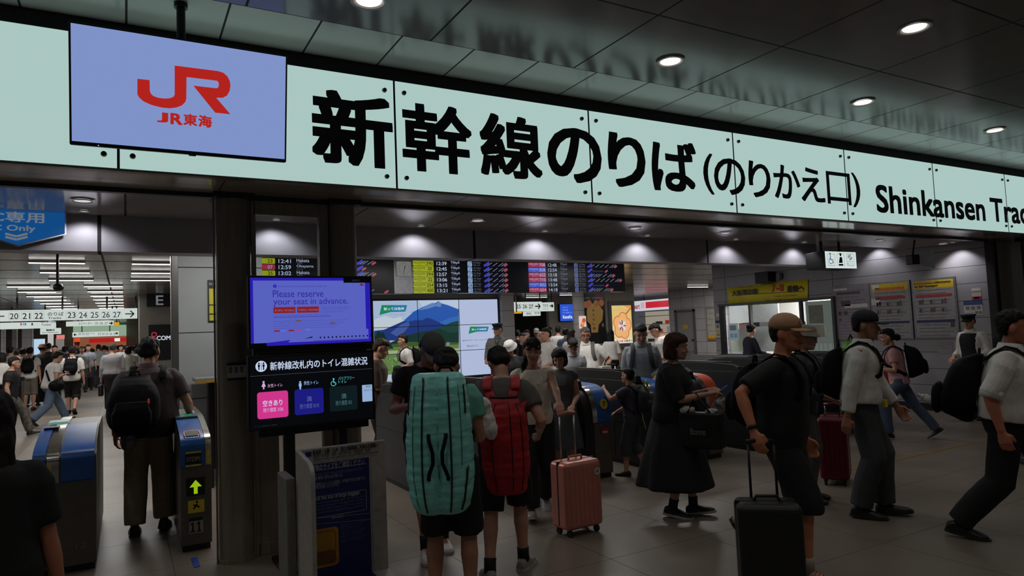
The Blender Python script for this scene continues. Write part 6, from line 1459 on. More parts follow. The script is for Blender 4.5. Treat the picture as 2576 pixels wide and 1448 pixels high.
    def strap(s, t, sg, m, low=.12, name='shoulder_strap', wd=.030, th=.007):
        a, bk, c = s.tor(.44); r3, y3, c3 = s.tor(.32); P = []; U = []
        x = .105 * s.wide; o = .040
        for tt, xx, yy, up in ((.40, x, -y3 - o, (0, -1, .3)), (.475, x, -.085, (0, -.5, 1)), (.520, x * .98, -.02, (0, .1, 1)), (.508, x * .98, .045, (0, .6, 1)), (.45, x, .090 + o * .6, (0, 1, .5)), (.36, x * 1.1, y3 + o + .004, (0, 1, .1)), (.26, x * 1.3, y3 + o - .012, (.3 * sg, 1, 0)), (.17, x * 1.58 + .012, .03, (sg, .3, 0)), (low, x * 1.45, -y3 * .9, (sg * .6, -1, 0))):
            P.append(s.tp(tt, sg * xx, yy)); U.append(A_(up, float))
        b = MB().tube(P, [(wd, th)] * len(P), m, 10, up=U); return s.out(b).build(name, t, smooth=True)
    def handbag(s, i, m, label, w=.12, h=.22, d=.05, drop=.16, cat='bag', name='handbag', hm=None, dx=0):
        sh, el, wr = s.arms[i]; p = wr + nrm(wr - el) * .085 + A_([dx, 0, 0]); t = thing(name, s.Wd(p - A_([0, 0, drop + h])), label, cat)
        b = MB(); rows = []
        for f in (0, .08, .3, .6, .92, 1): e = .82 if f in (0, 1) else 1; rows.append(ering(p - A_([0, 0, drop + h * (1 - f)]), A_([1, 0, 0]), A_([0, 1, 0]), d * e, w * e * (1.05 - .12 * f), 16, 4))
        solid(s.out(b.loft(rows, m)), 'bag_body', t, m, .011, 2, .004, 8)
        for sg in (-1, 1): s.out(MB().tube([p - A_([sg * d * .5, -w * .5, drop]), p - A_([sg * .012, -.03, .01]), p - A_([sg * .012, .03, .01]), p - A_([sg * d * .5, w * .5, drop])], .007, hm or m, 8)).build('handle', t, smooth=True)
        return t
def yaw_of(px, fv): return -(math.atan((px - 1288) / FOC) + math.radians(29.6)) - math.radians(fv)
def P_(label, px, dep, H, fv, **k): return Fig(label, at_depth(px, dep), H, yaw_of(px, fv), **k)
WALK = lambda a=.28, b=-.26, dr=.035: dict(feet=((-.08, a, None, -12), (.08, b, None, 28)), drop=dr)
WALKR = lambda a=.28, b=-.26, dr=.035: dict(feet=((-.08, b, None, 28), (.08, a, None, -12)), drop=dr)
# ---------------------------------------------------------------- the near figures
KBLK = cloth((20, 20, 22)); KCHAR = cloth((40, 40, 43)); KNAVY = cloth((30, 33, 46)); KWHT = cloth((226, 222, 216)); KCREAM = cloth((234, 226, 208)); KGRY = cloth((96, 94, 92)); KLGRY = cloth((150, 150, 148)); KTEAL = cloth((104, 170, 156)); KKHAKI = cloth((156, 144, 122)); KMAROON = cloth((58, 42, 44)); KDENIM = cloth((70, 84, 108)); KPINK = cloth((196, 148, 152)); KBLUE = cloth((140, 147, 152)); KSLATE = cloth((66, 68, 74)); KBRN = cloth((74, 56, 44)); KGTR = cloth((62, 63, 66))
LEA = mat('black_leather', (20, 19, 19), .35); SHW = mat('shoe_white', (190, 188, 184), .5); SHB = mat('shoe_black', (18, 18, 18), .5); SHG = mat('shoe_grey', (140, 138, 134), .5); SOLE = mat('sole_white', (176, 174, 170), .5); SOLD = mat('sole_dark', (40, 38, 36), .5); SOCK = cloth((24, 24, 26)); SHT = mat('shoe_tan', (166, 134, 112), .6)
NYL = mat('black_nylon', (11, 11, 13), .75, spec=.2, bump=.2, scale=40)
# person with the teal racket bag
p = P_('person in a black cap and teal shirt seen from behind with a big racket bag', 1119, 4.1, 1.62, 4, lean=2, bow=16, head=(50, 8), hands=((-.15, .26, 1.08), (.13, .28, 1.06, (.25, -.5, -1))), feet=((-.12, .02), (.11, .0)), skin=SKIN2, wide=.9)
p.top(KTEAL, .55, -.05, 'shirt'); p.bottom(KBLK, .50, 'shorts', .02, .09, kr=.098); p.hair('capped'); p.cap(KBLK); p.shoes(SHW, SOLE, SOCK)
TEAL = mat('teal_ripstop', (138, 222, 212), .34, bump=.5, scale=9, stretch=(1, 1, 3.5)); ZIP = mat('zip_black', (14, 16, 17), .45)
def racket(p, rows, y0, m, label, valley, w_l=.5):
    k = p.k; org = p.Wd((0, y0, rows[0][0] / k)); t = thing('racket_bag', org, label, 'bag'); R = []; n = 32
    def surf(z, a, off=0.0):
        zz = [r[0] for r in rows]; w = np.interp(z, zz, [r[1] for r in rows]) / k; d = np.interp(z, zz, [r[2] for r in rows]) / k; x0 = np.interp(z, zz, [r[3] for r in rows]) / k
        ca, sa = math.cos(a), math.sin(a); x = w * math.copysign(abs(ca) ** .75, ca); q = math.copysign(abs(sa) ** .75, sa)
        dd = d * (1 - valley * math.exp(-(x / (.17 * w)) ** 2)) if sa < 0 else .05
        return A_([x0 + x + ca * off, y0 - .02 + q * (dd + (off if sa < 0 else 0)), z / k])
    zs = np.concatenate([[rows[0][0]], np.linspace(rows[0][0] + .012, rows[-1][0] - .012, 34), [rows[-1][0]]])
    for z in zs: R.append([surf(z, 2 * math.pi * j / n) for j in range(n)])
    solid(p.out(MB().loft(R, m)), 'bag_body', t, m, .0085, 1, .006, 9, (.6, .6, 3.0), 4)
    return t, surf
t, sf = racket(p, [(z, w, d, -.04) for z, w, d in ((.63, .10, .05), (.645, .150, .12), (.72, .178, .16), (.86, .196, .18), (1.05, .192, .185), (1.25, .176, .17), (1.36, .160, .145), (1.415, .154, .115), (1.43, .11, .06))], -.115, TEAL, 'large shiny teal racket bag with black zips on the person in the black cap', .22)
line = lambda a0, a1, z0, z1, off=.004, n=18: [sf(z0 + (z1 - z0) * f, math.radians(a0 + (a1 - a0) * f), off) for f in np.linspace(0, 1, n)]
for a0, a1, z0, z1, r in ((250, 250, 1.40, .66, .0052), (287, 285, 1.40, .66, .0052), (318, 312, .90, .665, .006), (332, 324, 1.36, 1.20, .005), (204, 210, 1.34, 1.20, .0045)): p.out(m := MB().tube(line(a0, a1, z0, z1), r, ZIP, 8)); m.build('zipper', t, smooth=True)
for a0, a1, z0, z1 in ((226, 232, 1.36, .68), (312, 306, 1.36, .92), (270, 270, 1.36, .66)): p.out(m := MB().tube(line(a0, a1, z0, z1, .001), .0026, mat('teal_seam', (44, 110, 100), .6), 6)); m.build('seam', t, smooth=True)
for sg in (-1, 1):
    P = [sf(z, math.radians(270 + sg * a), o) for z, a, o in ((1.10, 9, .002), (1.085, 9, .006), (1.06, 7, .030), (1.00, 3.5, .045), (.94, 3.5, .045), (.885, 8, .030), (.86, 10, .006), (.845, 10, .002))]
    m = MB().tube(P, [(.011, .006)] * 2 + [(.011, .007)] * 4 + [(.011, .006)] * 2, NYL, 8, up=(0, -1, 0)); p.out(m).build('carry_grip', t, smooth=True)
m = MB().tube([sf(1.42, math.radians(255), .0) + A_([0, .04, 0]), A_([-.055, -.10, 1.475]), A_([-.03, -.09, 1.525]), A_([.03, -.09, 1.525]), A_([.065, -.10, 1.47]), sf(1.42, math.radians(286), .0) + A_([0, .04, 0])], .010, NYL, 8); p.out(m).build('top_handle', t, smooth=True)
for sg in (-1, 1): p.strap(t, sg, NYL, .16)
for q in (318, 250, 287): c = p.Wd(sf(.90 if q == 318 else 1.395, math.radians(q), .012)); MB().ball(c, .006, .006, .018, STEEL, 8, 6).build('zip_pull', t, smooth=True)
# companion bowing towards the others
p = P_('tall person in a grey visor cap and dark shirt bowing behind the teal racket bag', 1068, 5.3, 1.72, 172, lean=4, bow=16, head=(44, 14), hands=((-.16, .30, 1.10), (.18, .28, 1.12)), feet=((-.10, -.05), (.06, .16)), skin=SKIN2)
p.top(KBLK, .55, -.08); p.bottom(KBLK, .52, 'shorts', .02, .09, kr=.095); p.hair('capped'); p.cap(cloth((92, 90, 86)), brim=cloth((112, 108, 100))); p.shoes(SHW, SOLE, SOCK, lace=mat('lace_pink', (206, 80, 110), .5))
# person with the red bag
p = P_('person in a dark grey shirt seen from behind wearing a long red bag', 1256, 4.72, 1.58, 2, lean=1, bow=13, head=(42, 16), hands=((-.20, .27, 1.05), (.27, .16, 1.0)), feet=((-.13, -.12, None, 0, 18), (.11, .12, None, 0, -22)))
p.top(cloth((92, 88, 84)), .62, -.06); p.bottom(KBLK, .52, 'shorts', .03, .095, kr=.10); p.hair('short2'); p.shoes(SHG, SOLE, SOCK, lace=ZIP)
RBAG = mat('red_canvas', (176, 26, 34), .6, bump=.35, scale=9, stretch=(1, 1, 2)); RSTR = mat('red_strap', (186, 40, 46), .55, bump=.15)
t, sf = racket(p, [(.575, .09, .05, .02), (.59, .125, .10, .02), (.75, .160, .13, .015), (.95, .165, .135, .01), (1.10, .150, .12, .01), (1.185, .105, .085, .015), (1.215, .085, .06, .02)], -.125, RBAG, 'long red canvas bag with a gathered top on the back of the person in grey', .04)
for a in (248, 282, 312): p.out(m := MB().tube([sf(z, math.radians(a), .001) for z in np.linspace(1.18, .61, 14)], .0035, ZIP, 6)); m.build('seam', t, smooth=True)
m = MB().tube([sf(1.215, math.radians(a), .006) for a in range(180, 361, 20)], .008, ZIP, 8); p.out(m).build('draw_cord', t, smooth=True)
for sg in (-1, 1):
    s_ = p.strap(t, sg, RSTR, .30, wd=.038); p.out(m := MB().tube([p.tp(.47, sg * .105, -.085), p.tp(.42, sg * .104, -.128), p.tp(.36, sg * .085, -.150), p.tp(.30, sg * .06 + .015, -.158)], [(.036, .007)] * 4, RSTR, 10, up=(0, -1, .2))); m.build('shoulder_strap', t, smooth=True)
hc = p.Wd(sf(1.10, math.radians(236), .035)); t = thing('sun_hat', hc, 'crumpled white cap hanging from the top of the red bag', 'hat')
m = MB(); ax = A_([p.R @ A_([1, 0, 0]), p.R @ A_([0, 1, 0]), A_([0, 0, 1])]); m.ball(hc - A_([0, 0, .02]), .068, .045, .115, KWHT, 16, 12, ax); m.ball(hc + A_([0, 0, .07]), .045, .04, .06, KWHT, 12, 8, ax); m.ball(hc + p.R @ A_([.035, -.01, -.08]), .045, .035, .07, KWHT, 12, 8, ax)
solid(m, 'crown', t, KWHT, .006, 2, .010, 16)
# person entering the gate with a backpack
p = P_('person in a dark maroon shirt and khaki trousers walking away through the first gate', 372, 6.1, 1.73, 4, lean=3, bow=3, head=(8, -14), hands=((-.26, .08, .86), (.32, .22, .98)), feet=((-.11, .0, None, 0), (.11, .10, None, 6)), wide=1.1, belly=.03, lod=0, skin=SKIN2)
p.top(KMAROON, .75, -.10, 'shirt', .03, loose=.02, collar=KMAROON); p.bottom(KKHAKI, 1.0, 'trousers', .022, .085, kr=.094); p.hair('short'); p.shoes(SHB, SOLD)
t = p.backpack(NYL, 'big black backpack on the person in the dark maroon shirt', .20, (-.06, .43), .25, tilt=.06, dx=-.09)
MB().cyl(*[p.Wd(p.tp(.20, .03, -.40) + A_([0, 0, z])) for z in (-.02, .02)], .008, .008, em((170, 60, 50), .4), 8).build('zip_tag', t)  # tag given a glow though it is no lamp
pb = thing('drink_pouch', p.Wd(p.tp(-.10, -.13, -.26)), 'crinkled grey plastic bag hanging below the black backpack', 'bag'); m = MB(); m.ball(p.Wd(p.tp(-.10, -.13, -.26)), .065, .06, .085, KLGRY, 14, 10); m.ball(p.Wd(p.tp(-.03, -.13, -.26)), .02, .02, .05, KLGRY, 10, 8); solid(m, 'bag_body', pb, mat('grey_plastic_bag', (118, 116, 120), .3), .008, 2, .010, 14)
# person at the near edge
p = P_('person with long dark hair and a black top, nearest of all at the edge', -28, 2.5, 1.50, 10, lean=2, head=(4, 5), hands=((-.24, .02, .80), (.255, .06, .78)), sex='f', skin=mat('skin_shade', (196, 128, 98), .5, var=.06))
p.top(KBLK, .80, -.10, 'blouse', .03, loose=.03); p.bottom(KBLK, 1.0); p.hair('long', hairm((26, 20, 18))); p.shoes(SHB)
# person in cream with the rose suitcase
RC = ROSE_CASE; _c, _s = math.cos(RC.rotation_euler.z), math.sin(RC.rotation_euler.z); RH = A_([RC.location.x - _s * .085 - _c * .02, RC.location.y + _c * .085 - _s * .02, .055 + .53 + .36])
LOCW = lambda px, dep, H, fv, w: tuple((lambda yw, q: A_([q[0] * math.cos(yw) + q[1] * math.sin(yw), -q[0] * math.sin(yw) + q[1] * math.cos(yw), q[2]]) / (H / 1.7))(yaw_of(px, fv), A_(w, float) - A_([*at_depth(px, dep)][:2] + [0])))
_h = LOCW(1336, 6.25, 1.60, 176, RH + A_([0, 0, .05])); _e = RH - A_([*at_depth(1336, 6.25)]); 
p = P_('person in a cream sleeveless blouse and dark trousers pulling the rose gold suitcase', 1336, 6.25, 1.60, 176, lean=2, head=(6, 0), sex='f', hands=((_h[0] + .03, _h[1] - .08, _h[2] + .02, (-.6, -.6, -.3)), (.24, .12, .92)), **WALKR(.20, -.16, .025))
p.top(KCREAM, .22, -.05, 'blouse', .024, neck=.475, loose=.014, amp=.011); p.bottom(KBLK, 1.0, 'trousers', .022, .085, kr=.09); p.hair('pony', hairm((30, 23, 20))); p.shoes(SHG, SOLE)
m = MB()
for k in range(9): a = -1.25 + 2.5 * k / 8; m.ball(p.tp(.435 - .10 * math.cos(a), .105 * math.sin(a) * 1.1, .115 + .03 * math.cos(a)), .026, .014, .022, KCREAM, 8, 6)
p.out(m); solid(m, 'ruffle', p.t, KCREAM, .008, 1, .008, 20)
p.handbag(1, mat('brown_bag', (60, 44, 38), .5), 'dark brown handbag hanging from the arm of the person in cream', .12, .20, .06, .10, dx=-.05)
# person in grey
p = P_('person in a grey sleeveless dress looking down beside the person in cream', 1406, 7.5, 1.45, 184, lean=3, head=(24, -8), sex='f', hands=((-.15, .24, .98), (.20, .20, .95)), lod=0)
p.top(cloth((86, 88, 92)), .25, -.08, 'dress', .022); p.skirt(cloth((86, 88, 92)), .42, .25, .20, .02); p.hair('bob', hairm((24, 20, 19))); p.shoes(SHB)
# person with glasses
p = P_('person with glasses in a pale striped shirt looking down at both hands', 1441, 9.95, 1.53, 190, lean=4, bow=6, head=(28, 14), sex='f', hands=((-.05, .30, 1.04), (.06, .28, 1.05)), lod=1)
p.top(cloth((160, 162, 166)), 1.75, -.10, 'shirt', .026, collar=cloth((160, 162, 166))); p.bottom(KCHAR, 1.0); p.hair('bang'); p.glasses(); p.shoes(SHB)
# person
p = P_('person with glasses in a white short sleeved shirt pulling a grey suitcase', 1472, 10.95, 1.67, 186, lean=3, head=(14, 10), hands=((-.33, .20, 1.02, (-.6, -.6, -.3)), (.25, .05, .82)), lod=1, wide=1.12, belly=.05, skin=SKIN2)
p.top(KWHT, .8, -.10, 'shirt', .03, collar=KWHT); p.bottom(KCHAR, 1.0); p.hair('crop', hairm((84, 82, 80))); p.glasses(); p.shoes(SHB)
p.backpack(KGRY, 'grey backpack worn by the person in the white short sleeved shirt', .13, (.12, .46), .13); p.watch(0, STEEL)
a = at_depth(1522, 10.46); t = thing('paper_bag', (a.x, a.y, .86), 'small white paper bag standing on the grey suitcase beyond the gates', 'bag'); MB().box(a.x - .13, a.x + .05, a.y - .05, a.y + .05, .855, 1.06, PAPER).build('bag_body', t, bevel=.006); MB().tube([(a.x - .08, a.y, 1.06), (a.x - .04, a.y, 1.14), (a.x, a.y, 1.06)], .006, PAPER, 6).build('handle', t)
# person with long hair from behind
p = P_('person with very long black hair and white blouse, her back turned, by the light box', 1535, 16.5, 1.57, 6, lean=1, sex='f', hands=((-.25, .05, .85), (.25, .05, .85)), lod=1)
p.top(KWHT, 1.0, .0, 'blouse', .032, loose=.02); p.bottom(KBLK, 1.0); p.hair('verylong'); p.shoes(SHB)
# person in pale blue
p = P_('person in a pale blue grey shirt with a backpack walking towards the gates', 1609, 8.78, 1.70, 178, lean=3, head=(20, 6), hands=((-.15, .20, .98), (.15, .20, .98)), lod=0, feet=((-.09, .18, None, -8), (.09, -.14, None, 18)), drop=.02)
p.top(KBLUE, 1.8, -.09, 'shirt', .028, collar=KBLUE); p.bottom(KCHAR, 1.0); p.hair('short'); p.shoes(SHB)
p.backpack(KSLATE, 'slate backpack of the person in the pale blue shirt', .19, (.10, .48), .16)
# bowing person in white beyond
p = P_('person in a white shirt bowing his head in front of the store', 1672, 12.6, 1.72, 250, lean=6, bow=8, head=(34, 0), hands=((-.15, .28, 1.0), (.18, .26, 1.0)), lod=1)
p.top(KWHT, .9, -.08, 'shirt', .03); p.bottom(KCHAR, 1.0); p.hair('short'); p.shoes(SHB)
# child
p = P_('small person in a dark shirt with a backpack reaching towards the gate numbered 7', 1580, 7.62, 1.18, 292, lean=3, head=(-4, -10), hands=((-.10, .42, 1.36), (.16, .34, .98)), lod=0, feet=((-.09, .12), (.09, -.16, None, 20)), wide=.9)
p.top(cloth((66, 62, 76)), .6, -.08, 'shirt', .026); p.bottom(KSLATE, .7, 'trousers', .03, .10, kr=.10); p.hair('short'); p.shoes(SHB)
t = p.backpack(cloth((34, 38, 44)), 'small dark backpack with a yellow green tag', .15, (.02, .44), .19); LIME = mat('lime_tag', (176, 190, 60), .5)
p.out(m := MB().tube([p.tp(.12, -.10, -.20), p.tp(-.02, -.12, -.22), p.tp(-.18, -.10, -.24)], [(.016, .004)] * 3, LIME, 8)); m.build('strap_tail', t, smooth=True); p.out(m := MB().tube([p.tp(.46, .10, -.26), p.tp(.58, .11, -.25)], .020, LIME, 10)); m.build('bottle_cap', t, smooth=True)
# person in the black dress
p = P_('person with short reddish brown hair in a long black dress carrying a black tote', 1677, 6.0, 1.57, 104, lean=4, head=(8, 8), sex='f', hands=((-.03, .34, 1.16, (-.4, -.8, -.6)), (.10, .36, 1.14, (.5, -.8, -.6))), feet=((-.07, .14, None, -8), (.08, -.02, None, 6)), wide=1.12)
p.top(KBLK, 1.0, -.04, 'blouse', .032, loose=.03); p.skirt(KBLK, .27, .30, .36, .12, 'skirt', .016, (0, -.06), folds=.05); p.hair('bob', hairm((74, 42, 34))); p.shoes(SHB, SOLE, SOCK)
BUT = mat('pearl_button', (150, 150, 160), .3)
for z in (.42, .34, .26): MB().ball(p.Wd(p.tp(z, .0, p.tor(z)[1] + .055)), .007, .007, .007, BUT, 8, 6).build('button', p.t, smooth=True)
el = p.arms[1][1]; c = (p.arms[1][1] * .4 + p.arms[1][2] * .6); tb_ = thing('tote_bag', p.Wd(c - A_([0, 0, .42])), 'black shopping tote with a white printed word and white tissue showing at the top', 'bag'); m = MB(); rows = []
for f, e in ((0, .9), (.06, 1), (.5, 1.0), (.92, 1.0), (1, .98)): rows.append(ering(c + A_([.02, .03, -.14 - .32 * (1 - f)]), nrm((.15, 1, 0)), nrm((1, -.15, 0)), .21 * e, .075 * e, 20, 5))
solid(p.out(m.loft(rows, KBLK)), 'bag_body', tb_, mat('tote_black', (18, 18, 19), .5), .010, 2, .005, 8)
for sg in (-1, 1): p.out(m := MB().tube([c + A_([.02 + .06 * sg, -.07, -.14]), c + A_([.01 * sg, .0, .035]), c + A_([.02 + .06 * sg, .13, -.14])], .009, BLACK, 8)); m.build('handle', tb_, smooth=True)
p.out(m := MB().ball(c + A_([.03, -.08, -.12]), .05, .07, .045, KWHT, 10, 7).ball(c + A_([.05, .14, -.125]), .03, .06, .03, KWHT, 10, 7)); solid(m, 'tissue', tb_, PAPER, .008, 1, .012, 20)
ux_ = p.R @ nrm((.15, 1, 0)); pl = Pl(p.Wd(c + A_([.02, .03, -.30])), ux_); m = MB(); m.text(pl, 'Bonne', -.06, -.028, .07, .028, .090, mat('print_pale', (112, 112, 112), .5), .02); m.build('lettering', tb_)
sl = thing('wrapped_sweets', p.Wd((.03, .46, 1.02)), 'crinkled clear and silver packet held by the person in the black dress', 'packet'); m = MB(); m.ball(p.Wd((.04, .46, 1.05)), .06, .05, .07, STEEL); m.ball(p.Wd((.05, .42, .98)), .05, .05, .06, STEEL); solid(m, 'wrapper', sl, mat('silver_wrap', (150, 146, 142), .25, .3), .007, 1, .014, 22)
ph = thing('phone', p.Wd((.03, .47, 1.17)), 'pale phone held in both hands of the person in the black dress', 'phone'); m = MB().box(-.036, .036, -.07, .07, -.004, .004, GREYP); m.v = [tuple(p.Wd(A_([.03, .47, 1.165]) + (nrm((1, .1, 0)) * v[0] + nrm((0, .8, .6)) * v[1] + nrm((0, -.6, .8)) * v[2]) / p.k)) for v in m.v]; m.build('case', ph, bevel=.003)
# person in the tan cap
RC = BLACK_CASE; _c, _s = math.cos(RC.rotation_euler.z), math.sin(RC.rotation_euler.z); RH = A_([RC.location.x - _s * .09 + _c * .02, RC.location.y + _c * .09 + _s * .02, .055 + .535 + .33]); _b = LOCW(1950, 4.5, 1.69, 104, RH + A_([0, 0, .03]))
p = P_('person in a tan cap and black shirt and shorts pulling a black suitcase', 1950, 4.5, 1.69, 104, lean=3, head=(2, -4), hands=((-.27, .08, .85), (_b[0], _b[1] - .06, _b[2] + .03, (.6, -1, .1))), feet=((-.09, -.30, .27, 56), (.09, .12, None, -3)), drop=.006, skin=mat('skin_warm', (202, 128, 92), .5, var=.06), wide=1.05)
p.top(KBLK, .85, -.12, 'shirt', .03, loose=.02); p.bottom(KBLK, .56, 'shorts', .03, .11, kr=.11, waist=.02); p.hair('capped', hairm((34, 24, 20))); TANC = cloth((190, 146, 112)); p.cap(TANC, patch=mat('cap_patch', (200, 176, 160), .6)); p.watch(1); p.shoes(SHT, SOLD, cloth((170, 160, 150)), lace=mat('lace_red', (150, 60, 50), .5))
m = MB(); m.ball(p.hp(0, .066, -.106), .036, .026, .020, HB, 10, 7, A_([p.hx, p.hf, p.hu])); p.out(m); solid(m, 'beard', p.t, hairm((40, 30, 26)), .006, 1)
p.backpack(NYL, 'black backpack on the person in the tan cap', .16, (.02, .46), .20)
# person in the pale hat behind
p = P_('person in a pale bucket hat, glasses and dark jacket behind the tan cap person', 2003, 6.3, 1.60, 98, lean=3, head=(8, -4), hands=((-.15, .22, 1.0), (.16, .26, 1.0)), lod=1)
p.top(KSLATE, 1.8, -.10, 'jacket', .035); p.bottom(KGRY, 1.0); p.hair('capped'); p.cap(cloth((150, 144, 130)), 'bucket', name='hat'); p.glasses(); p.shoes(SHB)
p.backpack(NYL, 'dark backpack between the person in the tan cap and the dark jacket behind', .15, (.06, .46), .16)
# person in white shirt and black cap
p = P_('person in a black cap, long sleeved white shirt and grey trousers walking with a backpack', 2150, 5.75, 1.70, 92, lean=4, head=(4, -2), hands=((-.25, .26, .88), (.235, -.10, .83)), feet=((-.09, .12, None, -6), (.09, -.05, None, 4)), skin=SKIN2, lod=0)
p.top(KWHT, 1.85, .02, 'shirt', .03, loose=.02, collar=KWHT, amp=.009); p.bottom(KGTR, 1.0, 'trousers', .022, .088, kr=.098, waist=.10, belt=LEA); p.hair('capped'); p.cap(KCHAR); p.shoes(SHB, SOLD)
t = p.backpack(NYL, 'black backpack with a chest strap over the long sleeved white shirt', .15, (.02, .46), .20)
p.out(m := MB().tube([p.tp(.37, -.11, p.tor(.37)[1] + .032), p.tp(.37, 0, p.tor(.37)[1] + .040), p.tp(.37, .11, p.tor(.37)[1] + .032)], [(.016, .005)] * 3, NYL, 8, up=(0, 1, 0))); m.build('chest_strap', t, smooth=True)
cd = thing('pass_holder', p.Wd(p.tp(.06, .10, .20)), 'small yellow pass holder on the belt above grey trousers of the black cap wearer', 'pass'); c = p.Wd(p.tp(.02, .06, p.tor(.02)[1] + .06)); MB().box(c[0] - .02, c[0] + .02, c[1] - .02, c[1] + .02, c[2] - .03, c[2] + .03, YL).build('case', cd, bevel=.004)
# person in pink
p = P_('person in a pink short sleeved top and jeans walking with a large black backpack', 2248, 9.2, 1.52, 268, lean=6, head=(10, 4), sex='f', hands=((-.16, .28, 1.05), (.18, .26, 1.05)), feet=((-.08, .18, None, -6), (.08, -.44, None, 34)), drop=.05, lod=0)
p.top(KPINK, .6, -.06, 'shirt', .026); p.bottom(KDENIM, 1.0, 'jeans', .016, .07); p.hair('lowbun'); p.shoes(SHB, SOLE)
p.backpack(NYL, 'large black backpack on the person in pink', .18, (.02, .50), .26)
# person in white shirt striding at the edge
p = P_('person in a white shirt with rolled sleeves and black trousers striding past', 2507, 5.0, 1.72, 90, lean=6, head=(2, 0), hands=((-.24, .26, .86), (.25, -.03, .80)), feet=((-.09, .56, None, -16), (.09, -.33, None, 10)), drop=.065, skin=mat('skin_ruddy', (196, 122, 94), .5, var=.06), lod=0, wide=1.06)
p.top(KWHT, .98, .0, 'shirt', .034, loose=.022, collar=KWHT, amp=.009); p.bottom(KBLK, 1.0, 'trousers', .022, .085, kr=.096, waist=.08, belt=LEA); p.hair('short2'); p.shoes(LEA, SOLD)
sh, el, wr = p.arms[1]; p.out(m := MB().tube([el - (el - sh) * .16, el + (wr - el) * .06], [.072, .068], KWHT, 16)); m.build('rolled_cuff', p.t, smooth=True)
t = p.backpack(NYL, 'big black backpack with a bottle in its side pocket on the striding person', .165, (-.05, .45), .26, tilt=.05)
a = p.Wd(p.tp(.06, .05, -.42)); bt = thing('plastic_bottle', a, 'clear plastic bottle sticking out of the black backpack pocket', 'bottle'); d_ = p.R @ nrm((0, -.8, .4)); m = MB().cyl(a, a + d_ * .09, .030, .030, mat('clear_plastic', (190, 190, 190), .15), 14).cyl(a + d_ * .09, a + d_ * .12, .030, .012, mat('clear_plastic', (190, 190, 190), .15), 14); m.build('body', bt, smooth=True); MB().cyl(a + d_ * .12, a + d_ * .14, .014, .014, WHITE, 12).build('cap', bt)
# guard and person behind him
p = P_('guard in a peaked cap and dark vest over white shirt by the last gate', 2440, 10.6, 1.62, 214, lean=2, head=(4, 10), hands=((-.2, .2, 1.0), (.2, .2, 1.0)), lod=1)
p.top(KWHT, 1.8, -.08, 'shirt', .026, collar=KWHT); p.bottom(KBLK, 1.0); p.hair('capped'); p.cap(KBLK, 'peaked'); p.shoes(SHB)
b = MB(); b.loft([p.tring(t_, p.tor(t_)[0] * .86 + .03, p.tor(t_)[1] + .042, p.tor(t_)[2]) for t_ in np.linspace(0, .47, 9)], KBLK); solid(p.out(b), 'vest', p.t, KBLK, .012, 2)
p = P_('person in a beige cap and dark jacket holding a yellow pouch', 2566, 7.4, 1.60, 140, lean=3, head=(8, 0), hands=((-.14, .26, 1.12), (.12, .30, 1.14)), lod=1)
p.top(KNAVY, .7, -.08, 'shirt', .026); p.bottom(KSLATE, 1.0); p.hair('capped'); p.cap(cloth((150, 138, 112))); p.shoes(SHB)
yy = thing('yellow_pouch', p.Wd((0, .37, 1.14)), 'yellow pouch held by the person in the beige cap', 'pouch'); m = MB().ball(p.Wd((0, .40, 1.14)), .08, .06, .06, YL); solid(m, 'bag_body', yy, mat('pouch_yellow', (206, 160, 40), .5), .008, 1, .006, 14)
a = A_((10.42, 7.05, 0)); a = Vector(a); gg = thing('green_bag', (a.x, a.y, 1.02), 'bright green bag behind the striding person in white', 'bag'); m = MB().ball((a.x, a.y, 1.15), .16, .14, .13, YL); solid(m, 'bag_body', gg, mat('bag_green', (80, 140, 40), .5), .012, 2, .012, 10); MB().tube([(a.x - .08, a.y, 1.25), (a.x, a.y, 1.36), (a.x + .08, a.y, 1.25)], .014, BLACK, 8).build('handle', gg)
# station officer and others before the screen wall
p = P_('station officer in a grey uniform and peaked cap standing by the tiled column', 1254, 14.5, 1.82, 196, lean=1, head=(2, -14), hands=((-.2, .22, 1.0), (.2, .22, 1.0)), lod=1, wide=1.1)
UNI = cloth((118, 118, 116)); p.top(UNI, 1.85, -.10, 'jacket', .03, collar=UNI); p.bottom(UNI, 1.0); p.hair('capped'); p.cap(KNAVY, 'peaked'); p.shoes(SHB)
p.out(m := MB().tube([p.tp(.5, -.06, .06), p.tp(.40, -.02, .15), p.tp(.30, 0, .16), p.tp(.40, .02, .15), p.tp(.5, .06, .06)], .006, KBLK, 6)); m.build('lanyard', p.t, smooth=True)
p = P_('person in a white bucket hat and dark top looking down near the tiled column', 1289, 10.2, 1.54, 200, lean=4, bow=6, head=(34, 0), sex='f', hands=((-.12, .26, 1.0), (.14, .26, 1.0)), lod=1)
p.top(KCHAR, 1.6, -.1, 'jacket', .03); p.bottom(KBLK, 1.0); p.hair('bobcapped'); p.cap(cloth((196, 194, 190)), 'bucket', name='hat'); p.shoes(SHB)
p = P_('person in a white shirt with a black backpack in front of the mountain picture', 1022, 14.0, 1.71, 262, lean=4, head=(2, 0), hands=((-.18, .18, .98), (.2, .10, .92)), lod=1, **WALK(.2, -.2))
p.top(KWHT, .95, .0, 'shirt', .03); p.bottom(KBLK, 1.0); p.hair('short'); p.shoes(SHB); p.backpack(NYL, 'black backpack on the person before the mountain picture', .16, (.04, .48), .22)
jk = thing('folded_jacket', p.Wd((-.2, .22, .9)), 'black jacket folded over the arm of the person before the mountain picture', 'jacket'); m = MB().ball(p.Wd((-.2, .22, .98)), .10, .10, .07, KBLK).ball(p.Wd((-.22, .26, .82)), .09, .07, .17, KBLK); solid(m, 'cloth', jk, KBLK, .014, 2, .012, 9)
